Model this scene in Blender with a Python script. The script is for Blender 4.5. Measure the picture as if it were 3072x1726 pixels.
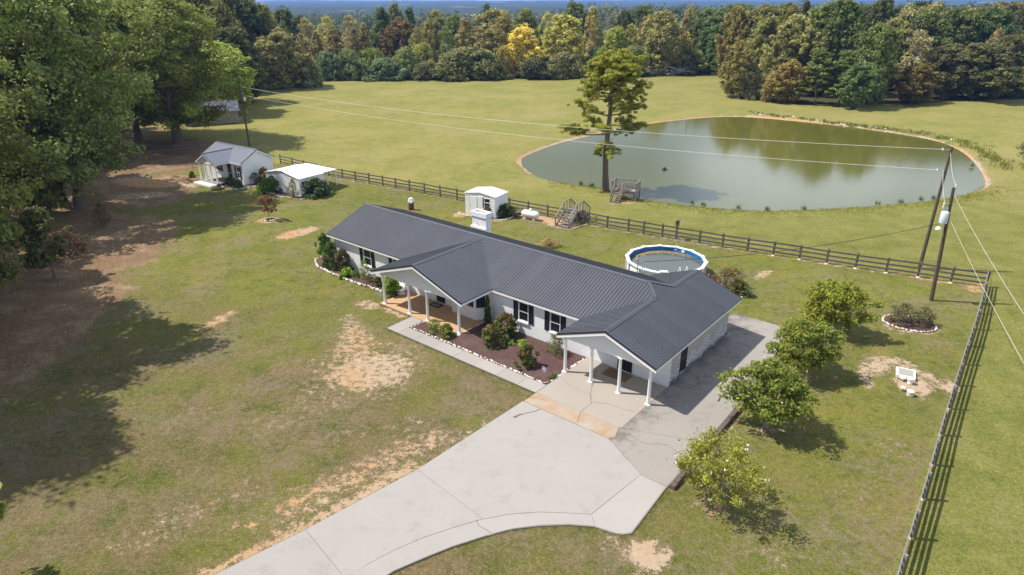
import bpy, bmesh, math, random
import numpy as np
from mathutils import Vector, Matrix

R = math.radians
rng = np.random.default_rng(7)
random.seed(7)
for ob in list(bpy.data.objects):
    bpy.data.objects.remove(ob)
S = bpy.context.scene
C = S.collection

# ------------------------------------------------------------------ camera, sky, sun, exposure
CAMZ = 20.5
cam_d = bpy.data.cameras.new('camera')
cam = bpy.data.objects.new('camera', cam_d)
C.objects.link(cam)
cam_d.sensor_width = 36.0
cam_d.lens = 36.0 * 1983.7 / 3072.0
cam_d.clip_start = 0.5
cam_d.clip_end = 20000.0
PITCH, ROLL = R(23.577), R(0.289)
_fw = Vector((0, math.cos(PITCH), -math.sin(PITCH)))
_up0 = Vector((0, math.sin(PITCH), math.cos(PITCH)))
_rt0 = Vector((1, 0, 0))
_up = _up0 * math.cos(ROLL) + _rt0 * math.sin(ROLL)
_rt = _rt0 * math.cos(ROLL) - _up0 * math.sin(ROLL)
cam.matrix_world = Matrix(((_rt.x, _up.x, -_fw.x, 0), (_rt.y, _up.y, -_fw.y, 0), (_rt.z, _up.z, -_fw.z, CAMZ), (0, 0, 0, 1)))
S.camera = cam

SUN_EL = R(55.4)
SHX, SHY = 0.684, -0.094            # ground shadow per metre of height
SUN_AZ = math.atan2(-SHX, -SHY)     # clockwise from +Y
world = bpy.data.worlds.new('World')
S.world = world
world.use_nodes = True
wn = world.node_tree.nodes
wl = world.node_tree.links
bg = wn['Background']
sky = wn.new('ShaderNodeTexSky')
sky.sky_type = 'NISHITA'
sky.sun_disc = False
sky.sun_elevation = SUN_EL
sky.sun_rotation = SUN_AZ
sky.altitude = 200
sky.air_density = 1.0
sky.dust_density = 1.2
# broken fair-weather cloud, mapped on a flat cloud layer
tc = wn.new('ShaderNodeTexCoord')
sep = wn.new('ShaderNodeSeparateXYZ')
wl.new(tc.outputs['Generated'], sep.inputs[0])
zz = wn.new('ShaderNodeMath'); zz.operation = 'MAXIMUM'; zz.inputs[1].default_value = 0.0
wl.new(sep.outputs[2], zz.inputs[0])
za = wn.new('ShaderNodeMath'); za.operation = 'ADD'; za.inputs[1].default_value = 0.12
wl.new(zz.outputs[0], za.inputs[0])
dv = wn.new('ShaderNodeVectorMath'); dv.operation = 'DIVIDE'
cmb = wn.new('ShaderNodeCombineXYZ')
for i in range(3):
    wl.new(za.outputs[0], cmb.inputs[i])
wl.new(tc.outputs['Generated'], dv.inputs[0]); wl.new(cmb.outputs[0], dv.inputs[1])
cn = wn.new('ShaderNodeTexNoise')
cn.inputs['Scale'].default_value = 0.75
cn.inputs['Detail'].default_value = 7
cn.inputs['Roughness'].default_value = 0.55
wl.new(dv.outputs[0], cn.inputs['Vector'])
cr = wn.new('ShaderNodeValToRGB')
cr.color_ramp.elements[0].position = 0.44
cr.color_ramp.elements[1].position = 0.66
wl.new(cn.outputs['Fac'], cr.inputs[0])
cm = wn.new('ShaderNodeMixRGB')
cm.inputs[2].default_value = (13.5, 15.0, 17.5, 1)
wl.new(cr.outputs[0], cm.inputs[0]); wl.new(sky.outputs[0], cm.inputs[1])
wl.new(cm.outputs[0], bg.inputs['Color'])
bg.inputs['Strength'].default_value = 0.08

sun_d = bpy.data.lights.new('sun', 'SUN')
sun = bpy.data.objects.new('sun', sun_d)
C.objects.link(sun)
sun_d.energy = 5.0
sun_d.angle = R(0.55)
sun_d.color = (1.0, 0.94, 0.86)
sun.rotation_euler = Vector((SHX, SHY, -1.0)).to_track_quat('-Z', 'Y').to_euler()
sun.location = (-30, 10, 60)

S.view_settings.view_transform = 'Standard'
S.view_settings.look = 'None'
S.view_settings.exposure = 0.34
S.view_settings.gamma = 1.0
S.view_settings.use_curve_mapping = False
S.cycles.max_bounces = 6
S.cycles.transparent_max_bounces = 12
S.cycles.volume_bounces = 0

# ------------------------------------------------------------------ materials
def lin(c):
    return tuple(c) + (1.0,)

class NT:
    def __init__(s, name):
        s.m = bpy.data.materials.new(name); s.m.use_nodes = True
        s.t = s.m.node_tree; s.n = s.t.nodes; s.b = s.n['Principled BSDF']; s.out = s.n['Material Output']
    def node(s, ty, **kw):
        n = s.n.new('ShaderNode' + ty)
        for k, v in kw.items():
            if isinstance(k, str) and hasattr(n, k): setattr(n, k, v)
        return n
    def link(s, a, b): s.t.links.new(a, b)
    def pos(s):
        return s.node('NewGeometry').outputs['Position']
    def objc(s):
        return s.node('TexCoord').outputs['Object']
    def noise(s, vec, scale, detail=4, rough=0.55, out='Fac'):
        n = s.node('TexNoise'); n.inputs['Scale'].default_value = scale; n.inputs['Detail'].default_value = detail
        n.inputs['Roughness'].default_value = rough
        s.link(vec, n.inputs['Vector']); return n.outputs[out]
    def ramp(s, fac, stops):
        r = s.node('ValToRGB'); e = r.color_ramp.elements
        while len(e) < len(stops): e.new(0.5)
        for el, (p, c) in zip(e, stops):
            el.position = p; el.color = c if len(c) == 4 else lin(c)
        s.link(fac, r.inputs[0]); return r.outputs[0]
    def mix(s, fac, a, b, mode='MIX'):
        m = s.node('MixRGB'); m.blend_type = mode
        for i, x in ((0, fac), (1, a), (2, b)):
            if isinstance(x, (int, float)): m.inputs[i].default_value = x if i == 0 else (x, x, x, 1)
            elif isinstance(x, tuple): m.inputs[i].default_value = lin(x[:3])
            else: s.link(x, m.inputs[i])
        return m.outputs[0]
    def math(s, op, a, b=None, clamp=False):
        m = s.node('Math'); m.operation = op; m.use_clamp = clamp
        for i, x in ((0, a), (1, b)):
            if x is None: continue
            if isinstance(x, (int, float)): m.inputs[i].default_value = x
            else: s.link(x, m.inputs[i])
        return m.outputs[0]
    def attr(s, name, out='Fac'):
        a = s.node('Attribute'); a.attribute_name = name; return a.outputs[out]
    def bump(s, h, strength=0.4, dist=0.05):
        b = s.node('Bump'); b.inputs['Strength'].default_value = strength; b.inputs['Distance'].default_value = dist
        s.link(h, b.inputs['Height']); s.link(b.outputs[0], s.b.inputs['Normal'])
    def col(s, c):
        if isinstance(c, tuple): s.b.inputs['Base Color'].default_value = lin(c[:3])
        else: s.link(c, s.b.inputs['Base Color'])
        return s
    def rough(s, r, spec=None, metal=None):
        s.b.inputs['Roughness'].default_value = r
        if spec is not None: s.b.inputs['Specular IOR Level'].default_value = spec
        if metal is not None: s.b.inputs['Metallic'].default_value = metal
        return s

def M(name, base, rough=0.6, var=0.15, scale=2.5, bump=0.0, bscale=30, metal=0.0, spec=0.3, grain=0.0):
    t = NT(name)
    p = t.pos()
    f = t.noise(p, scale)
    a = tuple(x * (1 - var) for x in base); b = tuple(min(1, x * (1 + var)) for x in base)
    c = t.mix(f, a, b)
    if grain:
        g = t.noise(p, bscale, 2)
        c = t.mix(grain, c, t.mix(g, tuple(x * 0.55 for x in base), tuple(min(1, x * 1.4) for x in base)))
    t.col(c).rough(rough, spec, metal)
    if bump: t.bump(t.noise(p, bscale, 3), bump, 0.02)
    return t.m

def mat_brick(name, worn):
    t = NT(name)
    o = t.objc()
    sx = t.node('SeparateXYZ'); t.link(o, sx.inputs[0])
    c = t.node('CombineXYZ')
    t.link(t.math('ADD', sx.outputs[0], sx.outputs[1]), c.inputs[0]); t.link(sx.outputs[2], c.inputs[1])
    br = t.node('TexBrick'); t.link(c.outputs[0], br.inputs['Vector'])
    br.inputs['Scale'].default_value = 1.0; br.inputs['Brick Width'].default_value = 0.22; br.inputs['Row Height'].default_value = 0.085
    br.inputs['Mortar Size'].default_value = 0.008; br.inputs['Mortar Smooth'].default_value = 0.3; br.inputs['Bias'].default_value = 0.0
    br.inputs['Color1'].default_value = (0.88, 0.88, 0.88, 1); br.inputs['Color2'].default_value = (0.80, 0.80, 0.81, 1); br.inputs['Mortar'].default_value = (0.55, 0.55, 0.57, 1)
    col = br.outputs['Color']
    n = t.noise(o, 1.3, 6, 0.65)
    col = t.mix(t.ramp(n, [(0.5, (0, 0, 0)), (0.85, (0.35, 0.35, 0.35))]), col, (0.58, 0.575, 0.56))
    if worn:
        # paint weathered and mildewed towards the damp foot of the wall: flaked patches with their own ragged shape
        h = t.math('MULTIPLY', t.math('SUBTRACT', 1.75, sx.outputs[2]), 0.55)
        big = t.noise(o, 0.9, 5, 0.6)
        f1 = t.math('ADD', h, t.math('MULTIPLY', t.math('SUBTRACT', big, 0.5), 1.8))
        worn_m = t.ramp(f1, [(0.30, (0, 0, 0)), (0.46, (1, 1, 1))])
        fine = t.noise(o, 9, 4, 0.7)
        col = t.mix(worn_m, (0.45, 0.44, 0.425), t.mix(t.ramp(fine, [(0.40, (0, 0, 0)), (0.58, (1, 1, 1))]), (0.20, 0.20, 0.215), (0.84, 0.85, 0.87)))
        f2 = t.math('ADD', t.math('MULTIPLY', t.math('SUBTRACT', 0.62, sx.outputs[2]), 1.4), t.math('MULTIPLY', t.math('SUBTRACT', t.noise(o, 2.2, 6, 0.7), 0.5), 2.2))
        col = t.mix(t.math('MULTIPLY', t.ramp(f2, [(0.35, (0, 0, 0)), (0.6, (1, 1, 1))]), 0.75), col, (0.07, 0.07, 0.075))
    t.col(col).rough(0.7, 0.25)
    t.bump(br.outputs['Fac'], -0.5 if not worn else -0.25, 0.01)
    return t.m

def mat_concrete(name, base, stain=None, dark=0.3, mildew=False):
    t = NT(name)
    p = t.pos()
    c = t.mix(t.noise(p, 0.45, 5, 0.6), tuple(x * 0.86 for x in base), tuple(x * 1.12 for x in base))
    c = t.mix(t.math('MULTIPLY', t.ramp(t.noise(p, 0.9, 6, 0.72), [(0.52, (0, 0, 0)), (0.78, (1, 1, 1))]), dark), c, tuple(x * 0.45 for x in base))
    hs = t.node('HueSaturation'); t.link(c, hs.inputs['Color']); t.link(t.math('ADD', .93, t.math('MULTIPLY', t.node('ObjectInfo').outputs['Random'], .14)), hs.inputs['Value']); c = hs.outputs[0]
    sp = t.noise(p, 22, 3, 0.7)
    c = t.mix(0.25, c, t.mix(sp, tuple(x * 0.6 for x in base), tuple(min(1, x * 1.35) for x in base)))
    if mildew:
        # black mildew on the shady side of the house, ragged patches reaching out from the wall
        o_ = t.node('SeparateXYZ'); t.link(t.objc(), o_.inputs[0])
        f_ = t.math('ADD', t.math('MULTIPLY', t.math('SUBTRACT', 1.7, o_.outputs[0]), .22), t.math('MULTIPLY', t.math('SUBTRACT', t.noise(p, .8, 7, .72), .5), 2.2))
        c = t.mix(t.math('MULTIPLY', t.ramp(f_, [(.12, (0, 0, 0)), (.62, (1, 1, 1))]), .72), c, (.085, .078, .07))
    if stain:
        f = t.ramp(t.noise(p, 0.75, 6, 0.7), [(0.38, (0.12, 0.12, 0.12)), (0.66, (0.9, 0.9, 0.9))])
        c = t.mix(f, c, stain)
    t.col(c).rough(0.85, 0.2)
    t.bump(sp, 0.15, 0.01)
    return t.m

def mat_leaf(name, trans=0.38, rough=0.55, spec=0.25):
    # colour of the tree comes from the object, clump-to-clump variety from the mesh
    t = NT(name)
    oi = t.node('ObjectInfo')
    v = t.attr('tint')
    hs = t.node('HueSaturation')
    t.link(oi.outputs['Color'], hs.inputs['Color'])
    t.link(t.math('ADD', 0.485, t.math('MULTIPLY', v, 0.03)), hs.inputs['Hue'])
    t.link(t.math('ADD', 0.85, t.math('MULTIPLY', v, 1.7)), hs.inputs['Value'])
    col = t.mix(1.0, hs.outputs[0], (1.12, 1.06, 0.86), 'MULTIPLY')
    t.col(col).rough(rough, spec)
    tr = t.node('BsdfTranslucent')
    t.link(t.mix(0.4, col, t.mix(1.0, col, (1.15, 1.12, 0.65), 'MULTIPLY')), tr.inputs[0])
    mx = t.node('MixShader'); mx.inputs[0].default_value = trans
    t.link(t.b.outputs[0], mx.inputs[1]); t.link(tr.outputs[0], mx.inputs[2])
    t.link(mx.outputs[0], t.out.inputs[0])
    return t.m

def mat_glass(name):
    t = NT(name)
    t.col((0.02, 0.025, 0.03)).rough(0.04, 0.6)
    tr = t.node('BsdfTransparent'); tr.inputs[0].default_value = (0.75, 0.8, 0.8, 1)
    mx = t.node('MixShader'); mx.inputs[0].default_value = 0.72
    t.link(tr.outputs[0], mx.inputs[1]); t.link(t.b.outputs[0], mx.inputs[2]); t.link(mx.outputs[0], t.out.inputs[0])
    return t.m

def mat_wood(name, a, b, scale=6.0):
    t = NT(name)
    p = t.pos()
    f = t.noise(p, scale, 6, 0.7)
    f2 = t.noise(p, 45, 2, 0.6)
    c = t.mix(f, a, b)
    c = t.mix(0.25, c, t.mix(f2, tuple(x * 0.5 for x in a), tuple(min(1, x * 1.3) for x in b)))
    t.col(c).rough(0.85, 0.15)
    t.bump(f2, 0.3, 0.01)
    return t.m

def mat_water(name, deep, rough=0.03, wave=9.0, bstr=0.06, ior=1.92):
    t = NT(name)
    p = t.pos()
    n = t.noise(p, 0.035, 3, 0.5)
    t.col(t.mix(n, tuple(x * 0.85 for x in deep), tuple(x * 1.15 for x in deep))).rough(rough, 0.5)
    t.b.inputs['IOR'].default_value = ior
    n2 = t.noise(p, wave, 3, 0.6)
    t.bump(n2, bstr, 0.02)
    return t.m

MT = {}
MT['brick'] = mat_brick('painted_brick', False)
MT['brick_worn'] = mat_brick('weathered_painted_wall', True)
MT['white'] = M('white_paint', (0.80, 0.80, 0.80), 0.45, 0.05, 1.5)
MT['siding'] = M('white_vinyl', (0.78, 0.78, 0.785), 0.4, 0.04, 1.2)
def mat_roof(name, base):
    t = NT(name); p = t.pos(); oi = t.node('ObjectInfo')
    c = t.mix(t.noise(p, 0.35, 4, .6), tuple(x * .86 for x in base), tuple(x * 1.16 for x in base))
    c = t.mix(t.math('MULTIPLY', t.ramp(t.noise(p, 1.6, 6, .75), [(.55, (0, 0, 0)), (.8, (1, 1, 1))]), .25), c, (0.14, 0.135, 0.13))
    hs = t.node('HueSaturation'); t.link(c, hs.inputs['Color']); t.link(t.math('ADD', .91, t.math('MULTIPLY', oi.outputs['Random'], .18)), hs.inputs['Value'])
    t.col(hs.outputs[0]).rough(.42, .5)
    t.link(t.math('ADD', .33, t.math('MULTIPLY', t.noise(p, .8, 4, .6), .2)), t.b.inputs['Roughness'])
    return t.m
MT['roof'] = mat_roof('charcoal_metal_roof', (0.066, 0.072, 0.086))
MT['trimdark'] = M('dark_metal_trim', (0.022, 0.024, 0.029), 0.4, 0.1, 1.0, spec=0.5)
MT['shutter'] = M('black_shutter', (0.016, 0.019, 0.026), 0.5, 0.2, 3)
MT['glass'] = mat_glass('window_glass')
MT['dark'] = M('painted_unlit_interior', (0.012, 0.012, 0.014), 0.7, 0.2, 2)  # near-black colour stands in for the shade of unlit interiors
MT['curtain'] = M('sheer_curtain', (0.30, 0.30, 0.31), 0.9, 0.1, 6)
MT['conc'] = mat_concrete('driveway_concrete', (0.335, 0.313, 0.290), dark=0.55)
MT['conc_side'] = mat_concrete('old_driveway_concrete', (0.305, 0.278, 0.250), dark=0.8, mildew=True)
MT['conc_port'] = mat_concrete('carport_concrete', (0.345, 0.310, 0.265))
MT['conc_rust'] = mat_concrete('rust_stained_concrete', (0.40, 0.355, 0.30), (0.36, 0.215, 0.105))
MT['conc_path'] = mat_concrete('path_concrete', (0.345, 0.320, 0.295), dark=0.35)
MT['patio'] = mat_concrete('tan_patio', (0.46, 0.30, 0.17), dark=0.3)
MT['crack'] = M('crack_dark', (0.13, 0.11, 0.095), 0.95, 0.3, 4)
MT['soil'] = M('bare_soil', (0.40, 0.25, 0.14), 0.95, 0.2, 3, 0.4, 20)
t_ = NT('bark_mulch'); p_ = t_.pos()
n_ = t_.noise(p_, 16, 4, .75)
c_ = t_.mix(t_.ramp(n_, [(0.38, (0, 0, 0)), (0.62, (1, 1, 1))]), (0.045, 0.026, 0.025), (0.165, 0.098, 0.090))
c_ = t_.mix(t_.ramp(t_.noise(p_, 12, 5, .8), [(0.60, (0, 0, 0)), (0.68, (1, 1, 1))]), c_, (0.34, 0.24, 0.21))
c_ = t_.mix(t_.math('MULTIPLY', t_.ramp(t_.noise(p_, .7, 4, .6), [(.45, (0, 0, 0)), (.7, (1, 1, 1))]), .35), c_, (0.21, 0.145, 0.115))
t_.col(c_).rough(.95, .1); t_.bump(n_, 1.0, .05); MT['mulch'] = t_.m
MT['stone'] = M('whitewashed_stone', (0.72, 0.68, 0.62), 0.85, 0.18, 2.5, 0.4, 14)
MT['stone_warm'] = M('tan_stone', (0.56, 0.45, 0.35), 0.85, 0.2, 2.5, 0.4, 14)
MT['bark'] = mat_wood('tree_bark', (0.10, 0.075, 0.055), (0.20, 0.16, 0.125), 3)
MT['bleached'] = mat_wood('bleached_dead_wood', (0.36, 0.34, 0.33), (0.62, 0.60, 0.58), 3)
MT['bark_pale'] = mat_wood('pale_bark', (0.22, 0.19, 0.16), (0.38, 0.34, 0.30), 3)
MT['oldwood'] = mat_wood('weathered_grey_wood', (0.13, 0.11, 0.10), (0.31, 0.28, 0.26), 4)
MT['barnwood'] = mat_wood('grey_barn_board', (0.20, 0.175, 0.16), (0.42, 0.39, 0.37), 2.5)
MT['fencewood'] = mat_wood('dark_fence_board', (0.050, 0.043, 0.039), (0.21, 0.18, 0.16), 3)
MT['fencegrey'] = mat_wood('grey_fence_board', (0.11, 0.098, 0.09), (0.34, 0.31, 0.285), 3)
MT['timber'] = mat_wood('landscape_timber', (0.07, 0.05, 0.04), (0.17, 0.13, 0.11), 4)
MT['polewood'] = mat_wood('utility_pole_wood', (0.06, 0.045, 0.035), (0.15, 0.12, 0.09), 2)
MT['leaf'] = mat_leaf('foliage')
MT['leafgloss'] = mat_leaf('glossy_foliage', 0.2, 0.32, 0.5)
MT['needle'] = mat_leaf('pine_needles', 0.2, 0.5, 0.25)
MT['galv'] = M('galvanised_metal', (0.50, 0.51, 0.53), 0.4, 0.1, 5, metal=0.7)
MT['wire'] = M('cable_metal', (0.62, 0.62, 0.58), 0.5, 0.05, 2)
MT['wireblack'] = M('black_cable', (0.03, 0.03, 0.03), 0.6, 0.1, 2)
MT['paleblue'] = M('pale_grey_enamel', (0.62, 0.68, 0.74), 0.35, 0.06, 3, spec=0.5)
MT['tank'] = M('white_tank_paint', (0.76, 0.77, 0.80), 0.28, 0.05, 2, spec=0.5)
MT['poolwhite'] = M('white_pool_resin', (0.80, 0.81, 0.83), 0.35, 0.05, 1)
MT['poolblue'] = M('blue_pool_liner', (0.015, 0.13, 0.36), 0.35, 0.2, 1.5, spec=0.4)
MT['pond'] = mat_water('pond_water', (0.108, 0.107, 0.018), 0.09, 5.0, 0.10)
MT['poolwater'] = mat_water('still_pool_water', (0.085, 0.098, 0.085), 0.03, 8.0, 0.03, 1.33)
MT['rust'] = M('rusty_metal', (0.14, 0.055, 0.03), 0.8, 0.4, 8)
MT['bag'] = M('white_plastic_bag', (0.80, 0.80, 0.82), 0.35, 0.08, 8)
MT['yellow'] = M('yellow_guard', (0.65, 0.45, 0.02), 0.5, 0.1, 2)
MT['navy'] = M('blue_sign_face', (0.04, 0.08, 0.28), 0.5, 0.1, 5)
MT['mat'] = M('coir_mat', (0.20, 0.13, 0.075), 0.95, 0.2, 8, 0.5, 60)
MT['matdark'] = M('dark_rubber_mat', (0.035, 0.025, 0.02), 0.9, 0.3, 8)
MT['deckmat'] = M('brown_outdoor_rug', (0.13, 0.075, 0.065), 0.9, 0.2, 4)
MT['towel'] = M('pale_towel', (0.5, 0.45, 0.42), 0.9, 0.2, 4)
MT['brickred'] = M('red_clay', (0.26, 0.11, 0.07), 0.9, 0.25, 8)
MT['litter'] = M('floating_leaf', (0.33, 0.23, 0.10), 0.8, 0.4, 9)
MT['black'] = M('black_plastic', (0.02, 0.02, 0.022), 0.5, 0.2, 4)
MT['petal_red'] = M('red_petal', (0.62, 0.045, 0.075), 0.6, 0.25, 9)
MT['petal_white'] = M('white_petal', (0.78, 0.76, 0.78), 0.6, 0.1, 9)
MT['grass'] = mat_leaf('grass_blades', 0.3, 0.7, 0.1)

# ------------------------------------------------------------------ mesh helpers
def link_mesh(name, me, parent=None, label=None, kind=None):
    o = bpy.data.objects.new(name, me)
    C.objects.link(o)
    if parent is not None: o.parent = parent
    if label: o['label'] = label
    if kind: o['kind'] = kind
    return o

def np_mesh(name, verts, k, mat, tint=None):
    """verts: (n*k,3) array, one k-gon per k verts"""
    me = bpy.data.meshes.new(name)
    n = len(verts); m = n // k
    me.vertices.add(n); me.vertices.foreach_set('co', np.ascontiguousarray(verts, dtype=np.float32).ravel())
    me.loops.add(n); me.loops.foreach_set('vertex_index', np.arange(n, dtype=np.int32))
    me.polygons.add(m); me.polygons.foreach_set('loop_start', np.arange(0, n, k, dtype=np.int32))
    if tint is not None:
        a = me.attributes.new('tint', 'FLOAT', 'FACE'); a.data.foreach_set('value', np.ascontiguousarray(tint, dtype=np.float32))
    me.update(calc_edges=True)
    me.materials.append(mat)
    return me

class MB:
    def __init__(s): s.v = []; s.f = []; s.sm = []
    def add(s, vs, fs, smooth=False):
        n = len(s.v); s.v += [tuple(v) for v in vs]
        for f in fs: s.f.append([i + n for i in f]); s.sm.append(smooth)
        return s
    def poly(s, pts): return s.add(pts, [list(range(len(pts)))])
    def box2(s, a, b):
        x0, y0, z0 = a; x1, y1, z1 = b
        return s.add([(x0, y0, z0), (x1, y0, z0), (x1, y1, z0), (x0, y1, z0), (x0, y0, z1), (x1, y0, z1), (x1, y1, z1), (x0, y1, z1)],
                     [[0, 3, 2, 1], [4, 5, 6, 7], [0, 1, 5, 4], [1, 2, 6, 5], [2, 3, 7, 6], [3, 0, 4, 7]])
    def beam(s, p, q, w, h, up=(0, 0, 1)):
        p = Vector(p); q = Vector(q); d = (q - p).normalized(); u = Vector(up)
        x = d.cross(u)
        if x.length < 1e-4: x = d.cross(Vector((1, 0, 0)))
        x.normalize(); y = x.cross(d).normalized()
        vs = []
        for c in (p, q):
            for a, b in ((-1, -1), (1, -1), (1, 1), (-1, 1)): vs.append(c + x * (a * w / 2) + y * (b * h / 2))
        return s.add(vs, [[0, 1, 2, 3], [7, 6, 5, 4], [0, 4, 5, 1], [1, 5, 6, 2], [2, 6, 7, 3], [3, 7, 4, 0]])
    def prism(s, poly, z0, z1):
        n = len(poly)
        vs = [(x, y, z0) for x, y in poly] + [(x, y, z1) for x, y in poly]
        return s.add(vs, [list(range(n))[::-1], [i + n for i in range(n)]] + [[i, (i + 1) % n, (i + 1) % n + n, i + n] for i in range(n)])
    def extrude3(s, poly, off):
        n = len(poly); off = Vector(off)
        vs = [Vector(p) for p in poly] + [Vector(p) + off for p in poly]
        return s.add(vs, [list(range(n))[::-1], [i + n for i in range(n)]] + [[i, (i + 1) % n, (i + 1) % n + n, i + n] for i in range(n)])
    def tube(s, pts, radii, n=8, cap=True, smooth=True):
        pts = [Vector(p) for p in pts]; vs = []; fs = []
        ref = None
        for i, p in enumerate(pts):
            d = (pts[min(i + 1, len(pts) - 1)] - pts[max(i - 1, 0)]).normalized()
            if ref is None:
                ref = d.cross(Vector((0, 0, 1)))
                if ref.length < 0.05: ref = d.cross(Vector((1, 0, 0)))
            x = (ref - d * ref.dot(d)).normalized(); y = d.cross(x); ref = x
            r = radii[i] if isinstance(radii, (list, tuple)) else radii
            for k in range(n):
                a = 2 * math.pi * k / n; vs.append(p + x * (math.cos(a) * r) + y * (math.sin(a) * r))
        for i in range(len(pts) - 1):
            for k in range(n):
                fs.append([i * n + k, i * n + (k + 1) % n, (i + 1) * n + (k + 1) % n, (i + 1) * n + k])
        s.add(vs, fs, smooth)
        if cap:
            s.add(vs[:n], [list(range(n))[::-1]]); s.add(vs[-n:], [list(range(n))])
        return s
    def lathe(s, prof, c=(0, 0, 0), n=16, smooth=True):
        vs = []; fs = []
        for r, z in prof:
            for k in range(n):
                a = 2 * math.pi * k / n; vs.append((c[0] + r * math.cos(a), c[1] + r * math.sin(a), c[2] + z))
        for i in range(len(prof) - 1):
            for k in range(n): fs.append([i * n + k, i * n + (k + 1) % n, (i + 1) * n + (k + 1) % n, (i + 1) * n + k])
        return s.add(vs, fs, smooth)
    def mesh(s, name, mat):
        me = bpy.data.meshes.new(name)
        me.from_pydata([tuple(v) for v in s.v], [], s.f)
        me.polygons.foreach_set('use_smooth', s.sm)
        me.materials.append(mat)
        me.update()
        return me
    def build(s, name, mat, parent=None, label=None, kind=None):
        return link_mesh(name, s.mesh(name, mat), parent, label, kind)

def thing(name, label, cat, loc=(0, 0, 0), rz=0.0, group=None):
    o = bpy.data.objects.new(name, None); o.empty_display_size = 0.3
    C.objects.link(o); o.location = loc; o.rotation_euler = (0, 0, rz)
    return tag(o, label, cat, group)
def tag(o, label, cat, group=None):
    o['label'] = label; o['category'] = cat
    if group: o['group'] = group
    return o
def struct(o, label=None):
    o['kind'] = 'structure'
    if label: o['label'] = label
    return o

def clip_strip(poly, axis, lo, hi):
    """clip 2-D polygon to lo<=p[axis]<=hi"""
    for sgn, lim in ((1, lo), (-1, -hi)):
        out = []
        for i in range(len(poly)):
            a = poly[i]; b = poly[(i + 1) % len(poly)]
            da = sgn * a[axis] - lim; db = sgn * b[axis] - lim
            if da >= 0: out.append(a)
            if (da > 0 > db) or (da < 0 < db):
                t = da / (da - db); out.append(tuple(a[j] + (b[j] - a[j]) * t for j in range(2)))
        poly = out
        if len(poly) < 3: return []
    return poly

def roof_panels(parent, poly3, along, pw=0.92, rib=0.23, th=0.02, mat='roof', rw=0.05, rh=0.03):
    """metal roof plane cut into its sheets, each a part with its ribs"""
    P = [Vector(p) for p in poly3]
    X = Vector(along).normalized()
    N = Vector((0, 0, 0))
    for i in range(len(P)): N += (P[i]).cross(P[(i + 1) % len(P)])
    N.normalize()
    if N.z < 0: N = -N
    Y = N.cross(X).normalized(); O = P[0]
    q = [((p - O).dot(X), (p - O).dot(Y)) for p in P]
    x0 = min(a for a, b in q); x1 = max(a for a, b in q)
    x = x0
    while x < x1 - 0.05:
        hi = x + pw if x + pw * 1.3 < x1 else x1
        mb = MB()
        c = clip_strip(q, 0, x + 0.002, hi - 0.002)
        if len(c) >= 3:
            mb.extrude3([O + X * a + Y * b for a, b in c], N * th)
            r = x + 0.002
            while r < hi - rw:
                cc = clip_strip(q, 0, r, r + rw)
                if len(cc) >= 3:
                    base = [O + X * a + Y * b + N * th for a, b in cc]
                    mb.extrude3(base, N * rh)
                r += rib
            mb.build('roof_panel', MT[mat], parent)
        x = hi

def wall_grid(mb, u0, u1, z0, z1, holes, put):
    """boxes filling [u0,u1]x[z0,z1] except the holes (ua,ub,za,zb)"""
    us = sorted({u0, u1, *[h[0] for h in holes], *[h[1] for h in holes]}); zs = sorted({z0, z1, *[h[2] for h in holes], *[h[3] for h in holes]})
    for a, b in zip(us, us[1:]):
        run = None
        for c, d in zip(zs, zs[1:]):
            m = ((a + b) / 2, (c + d) / 2)
            hole = any(h[0] < m[0] < h[1] and h[2] < m[1] < h[3] for h in holes)
            if not hole:
                run = (run[0], d) if run else (c, d)
            if hole and run: put(mb, a, b, *run); run = None
        if run: put(mb, a, b, *run)

def frame_of(mb, u0, u1, z0, z1, w, put):
    put(mb, u0, u1, z1 - w, z1); put(mb, u0, u1, z0, z0 + w)
    put(mb, u0, u0 + w, z0 + w, z1 - w); put(mb, u1 - w, u1, z0 + w, z1 - w)

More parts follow.
